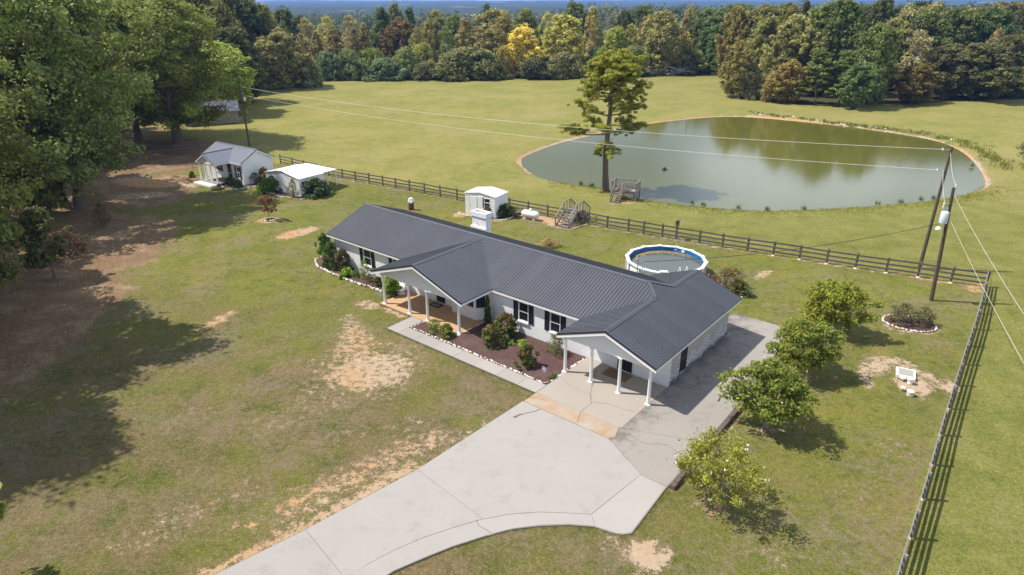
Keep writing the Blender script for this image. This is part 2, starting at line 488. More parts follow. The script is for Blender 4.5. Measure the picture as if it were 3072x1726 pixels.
def window(parent, u0, u1, z0, z1, y, shut=0.0, sill=True, curtain=True, along='x', side=-1):
    """double-hung window in a wall whose outer face is at y (facing side)"""
    def put(d0, d1):
        def f(mb, a, b, c, d):
            lo, hi = sorted((y + side * d0, y + side * d1))
            if along == 'x': mb.box2((a, lo, c), (b, hi, d))
            else: mb.box2((lo, a, c), (hi, b, d))
        return f
    mb = MB(); frame_of(mb, u0, u1, z0, z1, 0.05, put(-0.08, 0.035))
    fr = mb.build('window', MT['white'], parent)
    zm = (z0 + z1) / 2
    mb = MB(); put(-0.06, 0.02)(mb, u0 + 0.05, u1 - 0.05, zm - 0.022, zm + 0.022); mb.build('meeting_rail', MT['white'], fr)
    for a, b in ((z0 + 0.05, zm - 0.022), (zm + 0.022, z1 - 0.05)):
        mb = MB(); put(-0.055, -0.045)(mb, u0 + 0.05, u1 - 0.05, a, b); mb.build('pane', MT['glass'], fr)
    if sill:
        mb = MB(); put(0.036, 0.13)(mb, u0 - 0.03, u1 + 0.03, z0 - 0.07, z0 + 0.01); mb.build('sill', MT['white'], fr)
    if curtain:
        mb = MB(); n = 14
        for i in range(n):
            a = u0 + 0.08 + (u1 - u0 - 0.16) * i / n; b = u0 + 0.08 + (u1 - u0 - 0.16) * (i + 1) / n
            da = -0.14 - 0.05 * (i % 2); db = -0.14 - 0.05 * ((i + 1) % 2)
            if along == 'x': mb.poly([(a, y + side * da, z0 + 0.05), (b, y + side * db, z0 + 0.05), (b, y + side * db, z1 - 0.05), (a, y + side * da, z1 - 0.05)])
            else: mb.poly([(y + side * da, a, z0 + 0.05), (y + side * db, b, z0 + 0.05), (y + side * db, b, z1 - 0.05), (y + side * da, a, z1 - 0.05)])
        mb.build('curtain', MT['curtain'], fr)
    if shut:
        for a, b in ((u0 - shut - 0.01, u0 - 0.01), (u1 + 0.01, u1 + shut + 0.01)):
            mb = MB(); frame_of(mb, a, b, z0 - 0.02, z1 + 0.02, 0.05, put(0.003, 0.045))
            put(0.003, 0.045)(mb, a + 0.05, b - 0.05, zm - 0.03, zm + 0.03)
            put(0.003, 0.02)(mb, a + 0.05, b - 0.05, z0 + 0.03, zm - 0.03); put(0.003, 0.02)(mb, a + 0.05, b - 0.05, zm + 0.03, z1 - 0.03)
            mb.build('shutter', MT['shutter'], parent)
    return fr

def vnoise(x, y, seed=0):
    x = np.asarray(x, float); y = np.asarray(y, float)
    xi = np.floor(x).astype(np.int64); yi = np.floor(y).astype(np.int64); xf = x - xi; yf = y - yi
    def h(a, b):
        n = (a * 374761393 + b * 668265263 + seed * 974634777) & 0x7fffffff
        n = ((n ^ (n >> 13)) * 1274126177) & 0x7fffffff
        return ((n ^ (n >> 16)) & 0xffff) / 65535.0
    u = xf * xf * (3 - 2 * xf); v = yf * yf * (3 - 2 * yf)
    return (h(xi, yi) * (1 - u) + h(xi + 1, yi) * u) * (1 - v) + (h(xi, yi + 1) * (1 - u) + h(xi + 1, yi + 1) * u) * v
def fbm(x, y, seed=0, oct=4):
    s = 0; a = 0.5; t = 0
    for i in range(oct):
        s = s + a * vnoise(np.asarray(x) * 2 ** i, np.asarray(y) * 2 ** i, seed + i); t += a; a *= 0.55
    return s / t

# house frame: origin at the right front carport column, x along the house, y to the back
HO = Vector((7.432, 30.704, 0)); HT_ = R(-39.571)
def HW(a, b, z=0.0):
    c, s = math.cos(HT_), math.sin(HT_)
    return (HO.x + a * c - b * s, HO.y + a * s + b * c, z)
def unproj(px, py, Y):
    """point at depth Y seen at photo pixel (px,py of 3072x1726)"""
    d = _rt * (px - 1536.0) + _up * (863.0 - py) + _fw * 1983.7
    t = Y / d.y
    return d.x * t, CAMZ + d.z * t

# ------------------------------------------------------------------ ground, pond
POND = [(1.18, 92.41), (2.55, 95.78), (7.09, 103.51), (14.18, 110.99), (23.84, 120.31), (32.14, 125.22), (40.54, 128.63), (46.08, 127.06), (51.92, 122.86), (57.23, 118.51), (61.63, 113.32), (65.32, 107.87), (66.86, 102.92), (65.73, 96.18), (62.53, 88.09), (58.76, 80.58), (56.32, 76.79), (52.33, 73.35), (48.02, 71.45), (43.64, 69.95), (39.15, 68.81), (34.57, 68.15), (30.06, 67.49), (25.77, 67.28), (21.88, 68.37), (17.98, 69.95), (15.25, 71.57), (14.01, 72.37), (11.86, 75.85), (9.26, 77.72), (5.56, 79.68), (3.23, 82.74), (1.8, 87.11)]
def smooth_loop(p, it=2):
    for _ in range(it):
        q = []
        for i in range(len(p)):
            a = p[i]; b = p[(i + 1) % len(p)]
            q += [(a[0] * .75 + b[0] * .25, a[1] * .75 + b[1] * .25), (a[0] * .25 + b[0] * .75, a[1] * .25 + b[1] * .75)]
        p = q
    return p
PSM = np.array(smooth_loop(POND))
def pond_sd(x, y):
    """signed distance to the shore, negative in the water"""
    x = np.asarray(x, float).ravel(); y = np.asarray(y, float).ravel()
    d = np.full(x.shape, 1e9); ins = np.zeros(x.shape, bool)
    for i in range(len(PSM)):
        ax, ay = PSM[i]; bx, by = PSM[(i + 1) % len(PSM)]
        ex, ey = bx - ax, by - ay
        t = np.clip(((x - ax) * ex + (y - ay) * ey) / (ex * ex + ey * ey), 0, 1)
        d = np.minimum(d, np.hypot(x - ax - t * ex, y - ay - t * ey))
        c = ((ay > y) != (by > y)) & (x < (bx - ax) * (y - ay) / (by - ay + 1e-12) + ax)
        ins ^= c
    return np.where(ins, -d, d)

WATER_Z = -0.22
def ground_z(x, y, sd=None):
    x = np.asarray(x, float); y = np.asarray(y, float)
    if sd is None: sd = np.where((x > -10) & (x < 80) & (y > 55) & (y < 140), pond_sd(x, y), 50.0)
    s = np.clip((sd + 0.0) / 1.3, 0, 1); s = s * s * (3 - 2 * s)
    bank = WATER_Z + (-WATER_Z - 0.02) * s
    wet = WATER_Z + np.clip(sd, -4, 0) * 0.35
    z = np.where(sd > 0, bank, wet)
    far = np.clip((np.hypot(x, y) - 230) / 500, 0, 1)
    z = z + far * (fbm(x / 180 + 3, y / 180, 5) - 0.62) * 10
    vfar = np.clip((np.hypot(x, y) - 900) / 1500, 0, 1)
    z = z - vfar * 45
    z = z - np.clip((y - 224) / 55, 0, 1) * 6.5 * np.clip((95 - x) / 40, 0, 1)
    pas = np.clip((y - 64) / 30, 0, 1) * (sd > 3)
    z = z + pas * (fbm(x / 14, y / 14, 9) - 0.5) * 0.12
    return z

def spaced(lo, hi, dlo, dhi, d, end0, end1, g=1.22):
    c = list(np.arange(dlo, dhi + 1e-6, d)); a = [c[0]]; st = d
    while a[-1] > lo: st *= g; a.append(a[-1] - st)
    b = [c[-1]]; st = d
    while b[-1] < hi: st *= g; b.append(b[-1] + st)
    return np.array(a[::-1][:-1] + c + b[1:])
gx = spaced(-7000, 7000, -64, 118, 0.6, 0, 0)
gy = spaced(-300, 7500, 8, 214, 0.6, 0, 0)
GX, GY = np.meshgrid(gx, gy)
X = GX.ravel(); Y = GY.ravel()
near = (X > -12) & (X < 82) & (Y > 55) & (Y < 142)
sd = np.full(X.shape, 60.0); sd[near] = pond_sd(X[near], Y[near])
Z = ground_z(X, Y, sd)
nx_, ny_ = len(gx), len(gy)
me = bpy.data.meshes.new('ground')
me.vertices.add(len(X)); me.vertices.foreach_set('co', np.stack([X, Y, Z], 1).astype(np.float32).ravel())
i0 = (np.arange(ny_ - 1)[:, None] * nx_ + np.arange(nx_ - 1)[None, :]).ravel()
q = np.stack([i0, i0 + 1, i0 + 1 + nx_, i0 + nx_], 1).astype(np.int32)
me.loops.add(q.size); me.loops.foreach_set('vertex_index', q.ravel())
me.polygons.add(len(q)); me.polygons.foreach_set('loop_start', np.arange(0, q.size, 4, dtype=np.int32))
me.polygons.foreach_set('use_smooth', np.ones(len(q), bool))
me.update(calc_edges=True)

def ell(cx, cy, rx, ry, rot=0.0, soft=0.5):
    c, s = math.cos(R(rot)), math.sin(R(rot))
    dx, dy = X - cx, Y - cy
    u = (dx * c + dy * s) / rx; v = (-dx * s + dy * c) / ry
    return np.clip((1.25 - np.hypot(u, v)) / soft, 0, 1)
def seg(ax, ay, bx, by, w, soft=0.6):
    ex, ey = bx - ax, by - ay
    t = np.clip(((X - ax) * ex + (Y - ay) * ey) / (ex * ex + ey * ey), 0, 1)
    return np.clip((1.2 - np.hypot(X - ax - t * ex, Y - ay - t * ey) / w) / soft, 0, 1)
# bare sandy places seen in the photograph (x, y, rx, ry, rot, strength)
DIRT = [(-10.2, 38.0, 1.4, 3.2, 18, .56), (-8.5, 34.5, 2.7, 2.3, 15, .66), (-11.2, 41.2, 0.6, 1.5, 20, .55), (-8.8, 35.2, 3.8, 4.0, 30, .42), (-10.4, 31.8, 2.2, 1.6, 10, .33), (-20.6, 41.6, 0.6, 1.9, -20, .62), (-20.6, 60.4, 1.15, 2.6, -40, .70),
        (21.9, 34.6, 1.4, 0.8, 30, .66), (23.3, 35.3, 1.5, 0.8, -25, .66), (23.0, 32.5, 0.9, 1.1, 0, .8), (24.3, 33.9, .6, .8, 0, .7), (24.9, 32.5, .7, .8, 0, .8), (20.6, 33.2, .5, .8, 0, .7),
        (20.6, 49.8, .9, .5, 20, .7), (19.9, 49.0, .5, .9, -30, .6), (5.4, 20.0, 1.0, .8, 0, .85), (4.2, 20.6, .5, .4, 0, .5), (-11.4, 21.7, .5, .4, 0, .6), (-10.2, 22.8, .5, .35, 0, .45), (-14.5, 22.3, 1.6, .9, 30, .36), (-15.5, 21.0, 1.5, .8, 20, .33), (-12.3, 24.0, 1.2, .9, 0, .32), (-5.5, 29.0, 1.6, .7, 20, .3), (-12.5, 29.5, 1.6, 1.1, 20, .27), (-17.0, 30.0, 1.4, 1.0, 0, .24), (-9.0, 28.0, 2.0, .9, 20, .25), (-14.0, 35.0, 1.2, 1.0, 0, .24), (19.0, 27.0, 1.2, 1.6, 10, .24), (15.0, 23.5, 1.2, .9, 0, .24), (10.5, 20.0, 1.4, .9, 0, .26), (14.5, 47.5, 1.6, .8, 10, .22),
        (5.0, 62.6, 1.8, 1.2, -35, .9), (2.5, 64.6, 2.6, 1.0, -33, .85), (12.3, 70.3, 1.3, .6, -25, .8), (10.8, 69.5, .7, .4, -20, .6), (-10.4, 67.6, .9, .6, 0, .6), (35.4, 52.3 - 6.1, .9, .5, 0, .7), (33.0, 48.0, 1.2, .4, -30, .6),
        (-5.2, 66.0, .9, .7, 0, .9), (-1.0, 64.2, 1.6, .5, 30, .7), (8.8, 22.8, .9, .45, 0, .7), (13.3, 28.3, .8, .5, 0, .6), (17.2, 33.6, .8, .5, 0, .6), (21.4, 38.9, .7, .4, 0, .6), (-24.7, 64.4, 1.2, .9, 0, .85),
        (-39.4, 78.8, 2.0, .8, -35, .75), (-45, 80, 5.5, 2.4, -20, .7), (-42.5, 74, 4.0, 1.6, 10, .6), (27.2, 40.0, 2.0, 1.4, 0, .55), (-10.6, 44.0, 1.0, .7, -30, .7), (-8.0, 42.6, 2.0, .45, -39, .9), (4.2, 20.9, .5, .5, 0, .4)]
dirt = np.zeros(len(X))
for cx, cy, rx, ry, ro, st in DIRT: dirt = np.maximum(dirt, ell(cx, cy, rx, ry, ro) * st)
# ragged strip along the left edge of the driveway
L0 = HW(-5.7, -6.0); L1 = HW(-5.9, -12.0); L2 = HW(-7.2, -21.5); L3 = HW(-8.5, -30)
for a, b, w, st in ((L0, L1, .4, .42), (L1, L2, .8, .66), (L2, L3, 1.0, .66)): dirt = np.maximum(dirt, seg(a[0], a[1], b[0], b[1], w) * st)
a = HW(-6.9, -9.5); b = HW(-8.3, -17.0); dirt = np.maximum(dirt, seg(a[0], a[1], b[0], b[1], 1.7, 1.0) * .52)
a = HW(4.1, -5.5); b = HW(4.0, 4.0); dirt = np.maximum(dirt, seg(a[0], a[1], b[0], b[1], .35) * .6)
# foot of the back fence
FB = [(36.5, 46.7), (34.35, 47.6), (32.45, 48.75), (30.4, 49.7), (28.4, 50.7), (26.45, 51.75), (24.6, 52.8), (22.7, 53.75), (20.8, 54.8), (18.9, 55.85), (17.1, 56.9), (15.24, 58.0), (14.1, 58.7), (12.5, 59.6), (11.2, 60.35), (9.3, 61.4), (7.6, 62.6), (3.7, 65.1), (1.74, 66.4), (-0.2, 67.7), (-2.1, 68.95), (-4.05, 70.2), (-6.05, 71.5), (-8.05, 72.85), (-10.0, 74.2), (-11.9, 75.4), (-13.7, 76.55), (-15.4, 77.65), (-17.3, 78.8), (-19.2, 80.0), (-21.1, 81.25), (-23.2, 82.7), (-25.2, 84.3), (-27.3, 86.1), (-29.3, 87.8), (-31.5, 89.6)]
for (ax, ay), (bx, by) in zip(FB, FB[1:]): dirt = np.maximum(dirt, seg(ax, ay, bx, by, .38) * (.35 + .5 * fbm(np.array([ax]), np.array([ay]), 3)[0]))
shore = np.clip(1 - np.abs(sd - 0.1) / (0.5 + 1.3 * fbm(X / 2.2, Y / 2.2, 71)), 0, 1) * np.where((Y > 84) | (X > 55), .95, .25)
shore = np.maximum(shore, np.clip(1 - np.abs(sd - 0.6) / 1.9, 0, 1) * ((Y > 112) & (X > 45)) * .9)
dirt = np.maximum(dirt, shore)
dirt = np.maximum(dirt, (sd < 0.05) * 1.0)
# leaf litter under the big trees on the left
litter = np.zeros(len(X))
for cx, cy, rx, ry, ro in ((-39, 56, 8, 12, 15), (-46, 75, 9, 10, 0), (-34, 40, 6, 12, 10), (-52, 95, 12, 14, 0), (-44, 40, 12, 30, 0), (-33.5, 31, 4, 6, 0), (-65, 70, 18, 50, 0)):
    litter = np.maximum(litter, ell(cx, cy, rx, ry, ro, .6))
# pasture beyond the fences
yard = np.ones(len(X), bool)
for (ax, ay), (bx, by) in (((36.5, 46.7), (-31.5, 89.6)), ((12.0, 15.6), (36.5, 46.7))):
    yard &= ((bx - ax) * (Y - ay) - (by - ay) * (X - ax)) > 0 if (ax == 12.0) else ((bx - ax) * (Y - ay) - (by - ay) * (X - ax)) > 0
pasture = np.where(yard, 0.0, 1.0)
# woodland floor beyond the pasture
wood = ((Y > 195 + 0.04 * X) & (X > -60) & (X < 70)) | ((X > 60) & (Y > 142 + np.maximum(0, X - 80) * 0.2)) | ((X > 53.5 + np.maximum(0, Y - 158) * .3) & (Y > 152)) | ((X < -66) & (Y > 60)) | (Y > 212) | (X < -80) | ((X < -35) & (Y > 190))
for nm, arr in (('dirt', dirt), ('litter', litter), ('pasture', pasture), ('wood', wood.astype(float)), ('front', np.clip((43 - Y - X * .25 + 7 * (fbm(X / 6, Y / 6, 55) - .5)) / 12, 0, .92) * np.clip((16 - X) / 14, 0.25, 1)), ('fresh', np.clip((92 - Y - 18 * fbm(X / 12, Y / 12, 33)) / 26, 0, 1)), ('rich', np.clip(fbm(X / 9, Y / 9, 21) * 2.2 - .75, 0, 1))):
    at = me.attributes.new(nm, 'FLOAT', 'POINT'); at.data.foreach_set('value', arr.astype(np.float32))

t = NT('grass_ground')
p = t.pos()
n1 = t.noise(p, 0.10, 5, 0.6); n2 = t.noise(p, 0.42, 6, 0.65); n3 = t.noise(p, 2.3, 5, 0.7); n4 = t.noise(p, 11.0, 5, 0.8)
lawn = t.mix(t.ramp(n2, [(0.34, (0, 0, 0)), (0.66, (1, 1, 1))]), (0.088, 0.114, 0.012), (0.190, 0.166, 0.038))
lawn = t.mix(t.math('MULTIPLY', t.ramp(n1, [(0.42, (0, 0, 0)), (0.62, (1, 1, 1))]), 0.6), lawn, (0.180, 0.188, 0.024))
lawn = t.mix(t.math('MULTIPLY', t.attr('rich'), 0.5), lawn, (0.085, 0.115, 0.022))
thin = t.ramp(t.math('ADD', t.math('MULTIPLY', n3, 0.6), t.math('MULTIPLY', t.noise(p, 0.22, 4, 0.6), 0.5)), [(0.54, (0, 0, 0)), (0.68, (1, 1, 1))])
lawn = t.mix(t.math('MULTIPLY', thin, 0.75), lawn, (0.215, 0.165, 0.115))
speck = t.ramp(t.noise(p, 5.5, 5, 0.8), [(0.50, (0, 0, 0)), (0.66, (1, 1, 1))])
lawn = t.mix(t.math('MULTIPLY', speck, 0.5), lawn, (0.225, 0.190, 0.100))
lawn = t.mix(t.math('MULTIPLY', t.ramp(t.noise(p, 1.1, 6, 0.75), [(0.52, (0, 0, 0)), (0.66, (1, 1, 1))]), 0.72), lawn, (0.060, 0.084, 0.014))
past = t.mix(t.ramp(n2, [(0.26, (0, 0, 0)), (0.74, (1, 1, 1))]), (0.168, 0.178, 0.036), (0.250, 0.230, 0.070))
stk = t.node('Mapping'); t.link(p, stk.inputs[0]); stk.inputs['Scale'].default_value = (0.35, 1.1, 1); stk.inputs['Rotation'].default_value = (0, 0, 0.35)
sn_ = t.noise(stk.outputs[0], 1.5, 7, 0.82)
past = t.mix(t.math('MULTIPLY', t.ramp(sn_, [(0.47, (0, 0, 0)), (0.60, (1, 1, 1))]), 0.72), past, (0.112, 0.128, 0.028))
past = t.mix(t.math('MULTIPLY', t.ramp(t.noise(stk.outputs[0], 3.1, 6, .8), [(0.52, (0, 0, 0)), (0.62, (1, 1, 1))]), .5), past, (0.325, 0.290, 0.120))
past = t.mix(t.math('MULTIPLY', t.ramp(n1, [(0.4, (0, 0, 0)), (0.65, (1, 1, 1))]), 0.55), past, (0.290, 0.245, 0.085))
past = t.mix(t.math('MULTIPLY', t.ramp(n3, [(0.58, (0, 0, 0)), (0.75, (1, 1, 1))]), 0.45), past, (0.110, 0.125, 0.024))
past = t.mix(t.math('MULTIPLY', t.ramp(t.noise(p, .75, 7, .8), [(0.58, (0, 0, 0)), (0.70, (1, 1, 1))]), 0.6), past, (0.105, 0.122, 0.026))
past = t.mix(t.math('MULTIPLY', t.ramp(t.noise(p, .06, 5, .7), [(0.52, (0, 0, 0)), (0.64, (1, 1, 1))]), 0.4), past, (0.30, 0.245, 0.115))
gr_ = t.mix(t.ramp(n2, [(0.3, (0, 0, 0)), (0.7, (1, 1, 1))]), (0.104, 0.120, 0.025), (0.200, 0.195, 0.050))
gr_ = t.mix(t.math('MULTIPLY', t.ramp(t.noise(p, 1.2, 7, .8), [(0.54, (0, 0, 0)), (0.66, (1, 1, 1))]), .6), gr_, (0.078, 0.098, 0.018))
gr_ = t.mix(t.math('MULTIPLY', t.ramp(t.noise(p, .25, 6, .72), [(0.53, (0, 0, 0)), (0.66, (1, 1, 1))]), .55), gr_, (0.235, 0.200, 0.085))
gr_ = t.mix(t.math('MULTIPLY', speck, .4), gr_, (0.26, 0.235, 0.09))
past = t.mix(t.math('MULTIPLY', t.attr('fresh'), 0.85), past, gr_)
frt = t.mix(t.ramp(t.noise(p, 0.5, 6, .7), [(0.34, (0, 0, 0)), (0.58, (1, 1, 1))]), (0.062, 0.080, 0.011), (0.158, 0.116, 0.058))
frt = t.mix(t.math('MULTIPLY', t.ramp(t.noise(p, .16, 4, .6), [(0.45, (0, 0, 0)), (0.6, (1, 1, 1))]), .6), frt, (0.130, 0.142, 0.020))
frt = t.mix(t.math('MULTIPLY', speck, 0.55), frt, (0.225, 0.178, 0.110))
frt = t.mix(t.math('MULTIPLY', thin, 0.6), frt, (0.205, 0.158, 0.118))
frt = t.mix(t.math('MULTIPLY', t.ramp(t.noise(p, .28, 6, .72), [(0.54, (0, 0, 0)), (0.66, (1, 1, 1))]), .6), frt, (0.185, 0.140, 0.088))
lawn = t.mix(t.math('MULTIPLY', t.ramp(t.noise(p, .2, 6, .7), [(0.53, (0, 0, 0)), (0.66, (1, 1, 1))]), .5), lawn, (0.190, 0.142, 0.078))
lawn = t.mix(t.attr('front'), lawn, frt)  # darker front lawn: own grass tone plus vignette shading put into the colour
c = t.mix(t.attr('pasture'), lawn, past)
lf = t.math('MULTIPLY', t.ramp(t.math('ADD', t.attr('litter'), t.math('ADD', t.math('MULTIPLY', t.math('SUBTRACT', n2, 0.5), 1.3), t.math('MULTIPLY', t.math('SUBTRACT', t.noise(p, .2, 4, .6), 0.5), 1.3))), [(0.40, (0, 0, 0)), (0.62, (1, 1, 1))]), 0.92)
lit = t.mix(n3, (0.105, 0.056, 0.030), (0.250, 0.156, 0.092))
lit = t.mix(t.ramp(n4, [(0.52, (0, 0, 0)), (0.66, (1, 1, 1))]), lit, (0.38, 0.28, 0.185))
lit = t.mix(t.math('MULTIPLY', t.ramp(t.noise(p, .33, 6, .7), [(0.48, (0, 0, 0)), (0.62, (1, 1, 1))]), .75), lit, t.mix(n4, (0.24, 0.165, 0.10), (0.42, 0.31, 0.205)))
c = t.mix(lf, c, lit)
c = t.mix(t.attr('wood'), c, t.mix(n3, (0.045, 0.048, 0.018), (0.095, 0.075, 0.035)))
# short-scale tufting
c = t.mix(0.75, c, t.ramp(t.math('ADD', t.math('MULTIPLY', n4, .6), t.math('MULTIPLY', t.noise(p, 3.7, 6, .8), .4)), [(0.36, (0.22, 0.22, 0.22)), (0.64, (0.80, 0.80, 0.78))]), 'OVERLAY')
df = t.math('ADD', t.attr('dirt'), t.math('ADD', t.math('MULTIPLY', t.math('SUBTRACT', n3, 0.5), 1.9), t.math('MULTIPLY', t.math('SUBTRACT', n4, 0.5), 1.5)))
dm = t.ramp(df, [(0.50, (0, 0, 0)), (0.62, (1, 1, 1))])
worn_ = t.math('MULTIPLY', t.ramp(df, [(0.20, (0, 0, 0)), (0.52, (1, 1, 1))]), t.ramp(t.attr('dirt'), [(0.02, (0, 0, 0)), (0.2, (0.7, 0.7, 0.7))]))
c = t.mix(worn_, c, t.mix(n4, (0.16, 0.125, 0.075), (0.29, 0.215, 0.145)))
dcol = t.mix(t.noise(p, 6.0, 5, 0.75), (0.30, 0.21, 0.130), (0.56, 0.44, 0.315))
dcol = t.mix(t.ramp(n1, [(0.45, (0, 0, 0)), (0.6, (1, 1, 1))]), dcol, (0.46, 0.27, 0.13))
dm2 = t.math('MULTIPLY', dm, t.ramp(t.attr('dirt'), [(0.04, (0, 0, 0)), (0.2, (1, 1, 1))]))
c = t.mix(dm2, c, dcol)
t.col(c).rough(0.95, 0.1)
t.bump(t.math('ADD', n4, t.math('MULTIPLY', n3, 0.8)), 0.9, 0.06)
me.materials.append(t.m)
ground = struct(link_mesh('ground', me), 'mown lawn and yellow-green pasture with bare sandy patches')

mb = MB()
out = []
for i in range(len(PSM)):
    a = PSM[i - 1]; b = PSM[(i + 1) % len(PSM)]; tx, ty = b - a; L = math.hypot(tx, ty)
    out.append((PSM[i][0] - ty / L * 0.35, PSM[i][1] + tx / L * 0.35, WATER_Z))
mb.poly(out)
struct(mb.build('pond_water', MT['pond']), 'murky green farm pond with a muddy rim')

# ------------------------------------------------------------------ driveway, path, patio (house frame)
def frame_empty(name, label):
    e = bpy.data.objects.new(name, None); C.objects.link(e); e.location = HO; e.rotation_euler = (0, 0, HT_)
    struct(e, label); return e
def shrink(poly, d):
    n = len(poly); A = sum(poly[i][0] * poly[(i + 1) % n][1] - poly[(i + 1) % n][0] * poly[i][1] for i in range(n))
    sg = 1 if A > 0 else -1; out = []
    for i in range(n):
        a = Vector(poly[i - 1]); b = Vector(poly[i]); c = Vector(poly[(i + 1) % n])
        e1 = (b - a).normalized(); e2 = (c - b).normalized()
        m1 = Vector((-e1.y, e1.x)) * sg; m2 = Vector((-e2.y, e2.x)) * sg
        m = (m1 + m2); k = m.dot(m1); m = m / max(k, 0.35)
        out.append((b.x + m.x * d, b.y + m.y * d))
    return out
FILL = {}
def slab(parent, poly, z, mat, gap=0.006, label=None):
    f_ = FILL.setdefault(parent.name, [parent, MB(), 0]); f_[1].prism(shrink(poly, -.03), -.13 - .0005 * f_[2], .028 + .0007 * f_[2]); f_[2] += 1
    return MB().prism(shrink(poly, gap), -0.12, z).build('slab', MT[mat], parent, label)
drive = frame_empty('driveway', 'pale concrete driveway sweeping up to the carport')
slab(drive, [(-5.5, -2.88), (-0.12, -2.88), (0.0, -2.7), (0.0, 2.2), (-5.52, 2.2)], 0.05, 'conc_port')
slab(drive, [(-5.5, -4.02), (-0.1, -3.98), (0.16, -3.7), (-0.12, -2.88), (-5.5, -2.88)], 0.05, 'conc_rust', label='rust-stained strip of concrete')
inner = [(2.23, -9.07), (1.3, -9.71), (0.42, -10.36), (-0.6, -11.38), (-1.34, -12.44), (-1.87, -13.45), (-2.42, -14.6), (-2.84, -15.83), (-3.1, -17.01), (-3.25, -18.2), (-3.5, -22), (-4.2, -30)]
outer = [(2.74, -9.55), (1.82, -10.15), (0.89, -10.98), (0.08, -11.93), (-0.49, -12.89), (-1.15, -14.18), (-1.62, -15.36), (-2.04, -16.52), (-2.3, -18.2), (-2.6, -22), (-3.2, -30)]
slab(drive, [(-5.55, -4.05), (-0.05, -4.0), (2.6, -5.41), (2.23, -9.07), (1.3, -9.71), (0.42, -10.36), (-0.6, -11.38), (-1.19, -12.23), (-5.81, -11.78)], 0.05, 'conc')
slab(drive, [(-5.81, -11.785), (-1.19, -12.235), (-1.34, -12.44), (-1.87, -13.45), (-2.42, -14.6), (-2.84, -15.83), (-3.1, -17.01), (-3.2, -17.97), (-6.6, -17.42)], 0.05, 'conc')
slab(drive, [(-6.6, -17.425), (-3.2, -17.975), (-3.3, -20), (-3.6, -23.5), (-7.7, -23.2)], 0.05, 'conc')
slab(drive, [(-7.7, -23.205), (-3.6, -23.505), (-4.2, -30), (-8.8, -30)], 0.05, 'conc')
slab(drive, [(2.25, -9.07), (1.3, -9.73), (0.42, -10.38), (-0.6, -11.4), (-1.34, -12.46), (-1.1, -12.62), (-0.33, -12.6), (0.08, -11.93), (0.89, -10.98), (1.82, -10.15), (2.74, -9.55)], 0.05, 'conc_path')
slab(drive, [(-1.34, -12.48), (-1.87, -13.47), (-2.42, -14.62), (-2.84, -15.85), (-3.1, -17.03), (-3.25, -18.2), (-3.5, -22), (-4.2, -30), (-3.2, -30), (-2.6, -22), (-2.3, -18.2), (-2.04, -16.52), (-1.62, -15.36), (-1.15, -14.18), (-0.49, -12.89), (-0.35, -12.64), (-1.1, -12.64)], 0.05, 'conc_path')
slab(drive, [(2.6, -5.43), (3.92, -5.46), (4.12, -8.9), (3.89, -9.18), (3.61, -9.34), (2.76, -9.55), (2.25, -9.07)], 0.05, 'conc_path')
slab(drive, [(-0.05, -4.0), (0.18, -3.68), (-0.1, -2.85), (4.0, -1.2), (3.93, -5.43), (2.6, -5.41)], 0.048, 'conc_side')
slab(drive, [(0.0, -2.78), (4.0, -1.17), (3.96, 3.3), (0.02, 3.3)], 0.048, 'conc_side')
slab(drive, [(0.02, 3.32), (1.95, 3.32), (1.95, 7.6), (0.02, 7.6)], 0.048, 'conc_side')
slab(drive, [(1.97, 3.32), (3.96, 3.32), (3.7, 7.6), (1.97, 7.6)], 0.048, 'conc_side')
slab(drive, [(0.02, 7.62), (1.8, 7.62), (1.8, 10.9), (0.02, 10.9)], 0.048, 'conc_side')
slab(drive, [(1.82, 7.62), (3.7, 7.62), (3.3, 10.9), (1.82, 10.9)], 0.048, 'conc_side')
slab(drive, [(-0.15, 10.92), (3.3, 10.92), (2.7, 14.1), (-0.15, 14.1)], 0.048, 'conc_side')
slab(drive, [(-0.97, 10.7), (-0.18, 10.7), (-0.18, 14.1), (-0.97, 14.1)], 0.048, 'conc_side')
def crack(parent, pts, w, z):
    mb = MB(); pts = [Vector((a, b, z)) for a, b in pts]; rr = random.Random(len(pts) * 7 + int(pts[0].x * 100))
    L = []; Rr = []
    fine = []
    for a, b in zip(pts, pts[1:]):
        for k in range(5):
            q_ = a.lerp(b, k / 5); fine.append(q_ + Vector((rr.uniform(-.035, .035), rr.uniform(-.035, .035), 0)))
    fine.append(pts[-1])
    for i, q_ in enumerate(fine):
        d = (fine[min(i + 1, len(fine) - 1)] - fine[max(i - 1, 0)]).normalized(); s_ = Vector((-d.y, d.x, 0)) * (w * rr.uniform(.5, 1.2) / 2)
        L.append(q_ + s_); Rr.append(q_ - s_)
    for i in range(len(fine) - 1): mb.poly([L[i], Rr[i], Rr[i + 1], L[i + 1]])
    return mb.build('crack', MT['crack'], parent)
crack(drive, [(-4.3, 1.8), (-4.1, 1.0), (-3.7, 0.3), (-3.45, -0.2), (-3.03, -1.12), (-2.46, -1.9), (-2.45, -2.86)], 0.035, 0.054)
crack(drive, [(-2.45, -2.9), (-2.2, -3.5), (-2.0, -3.95)], 0.03, 0.054)
crack(drive, [(-2.55, -1.75), (-1.75, -1.33), (-0.72, -1.22), (-0.1, -1.0)], 0.025, 0.054)
crack(drive, [(-5.4, -0.6), (-4.3, -1.2), (-3.1, -1.15)], 0.018, 0.054)
crack(drive, [(-4.44, -3.2), (-5.1, -3.3), (-5.45, -3.5)], 0.025, 0.054)
crack(drive, [(0.4, 9.2), (1.0, 8.6), (1.3, 7.7)], 0.03, 0.052)
crack(drive, [(1.9, 9.9), (1.2, 10.0), (0.5, 9.6), (0.1, 9.9)], 0.03, 0.052)
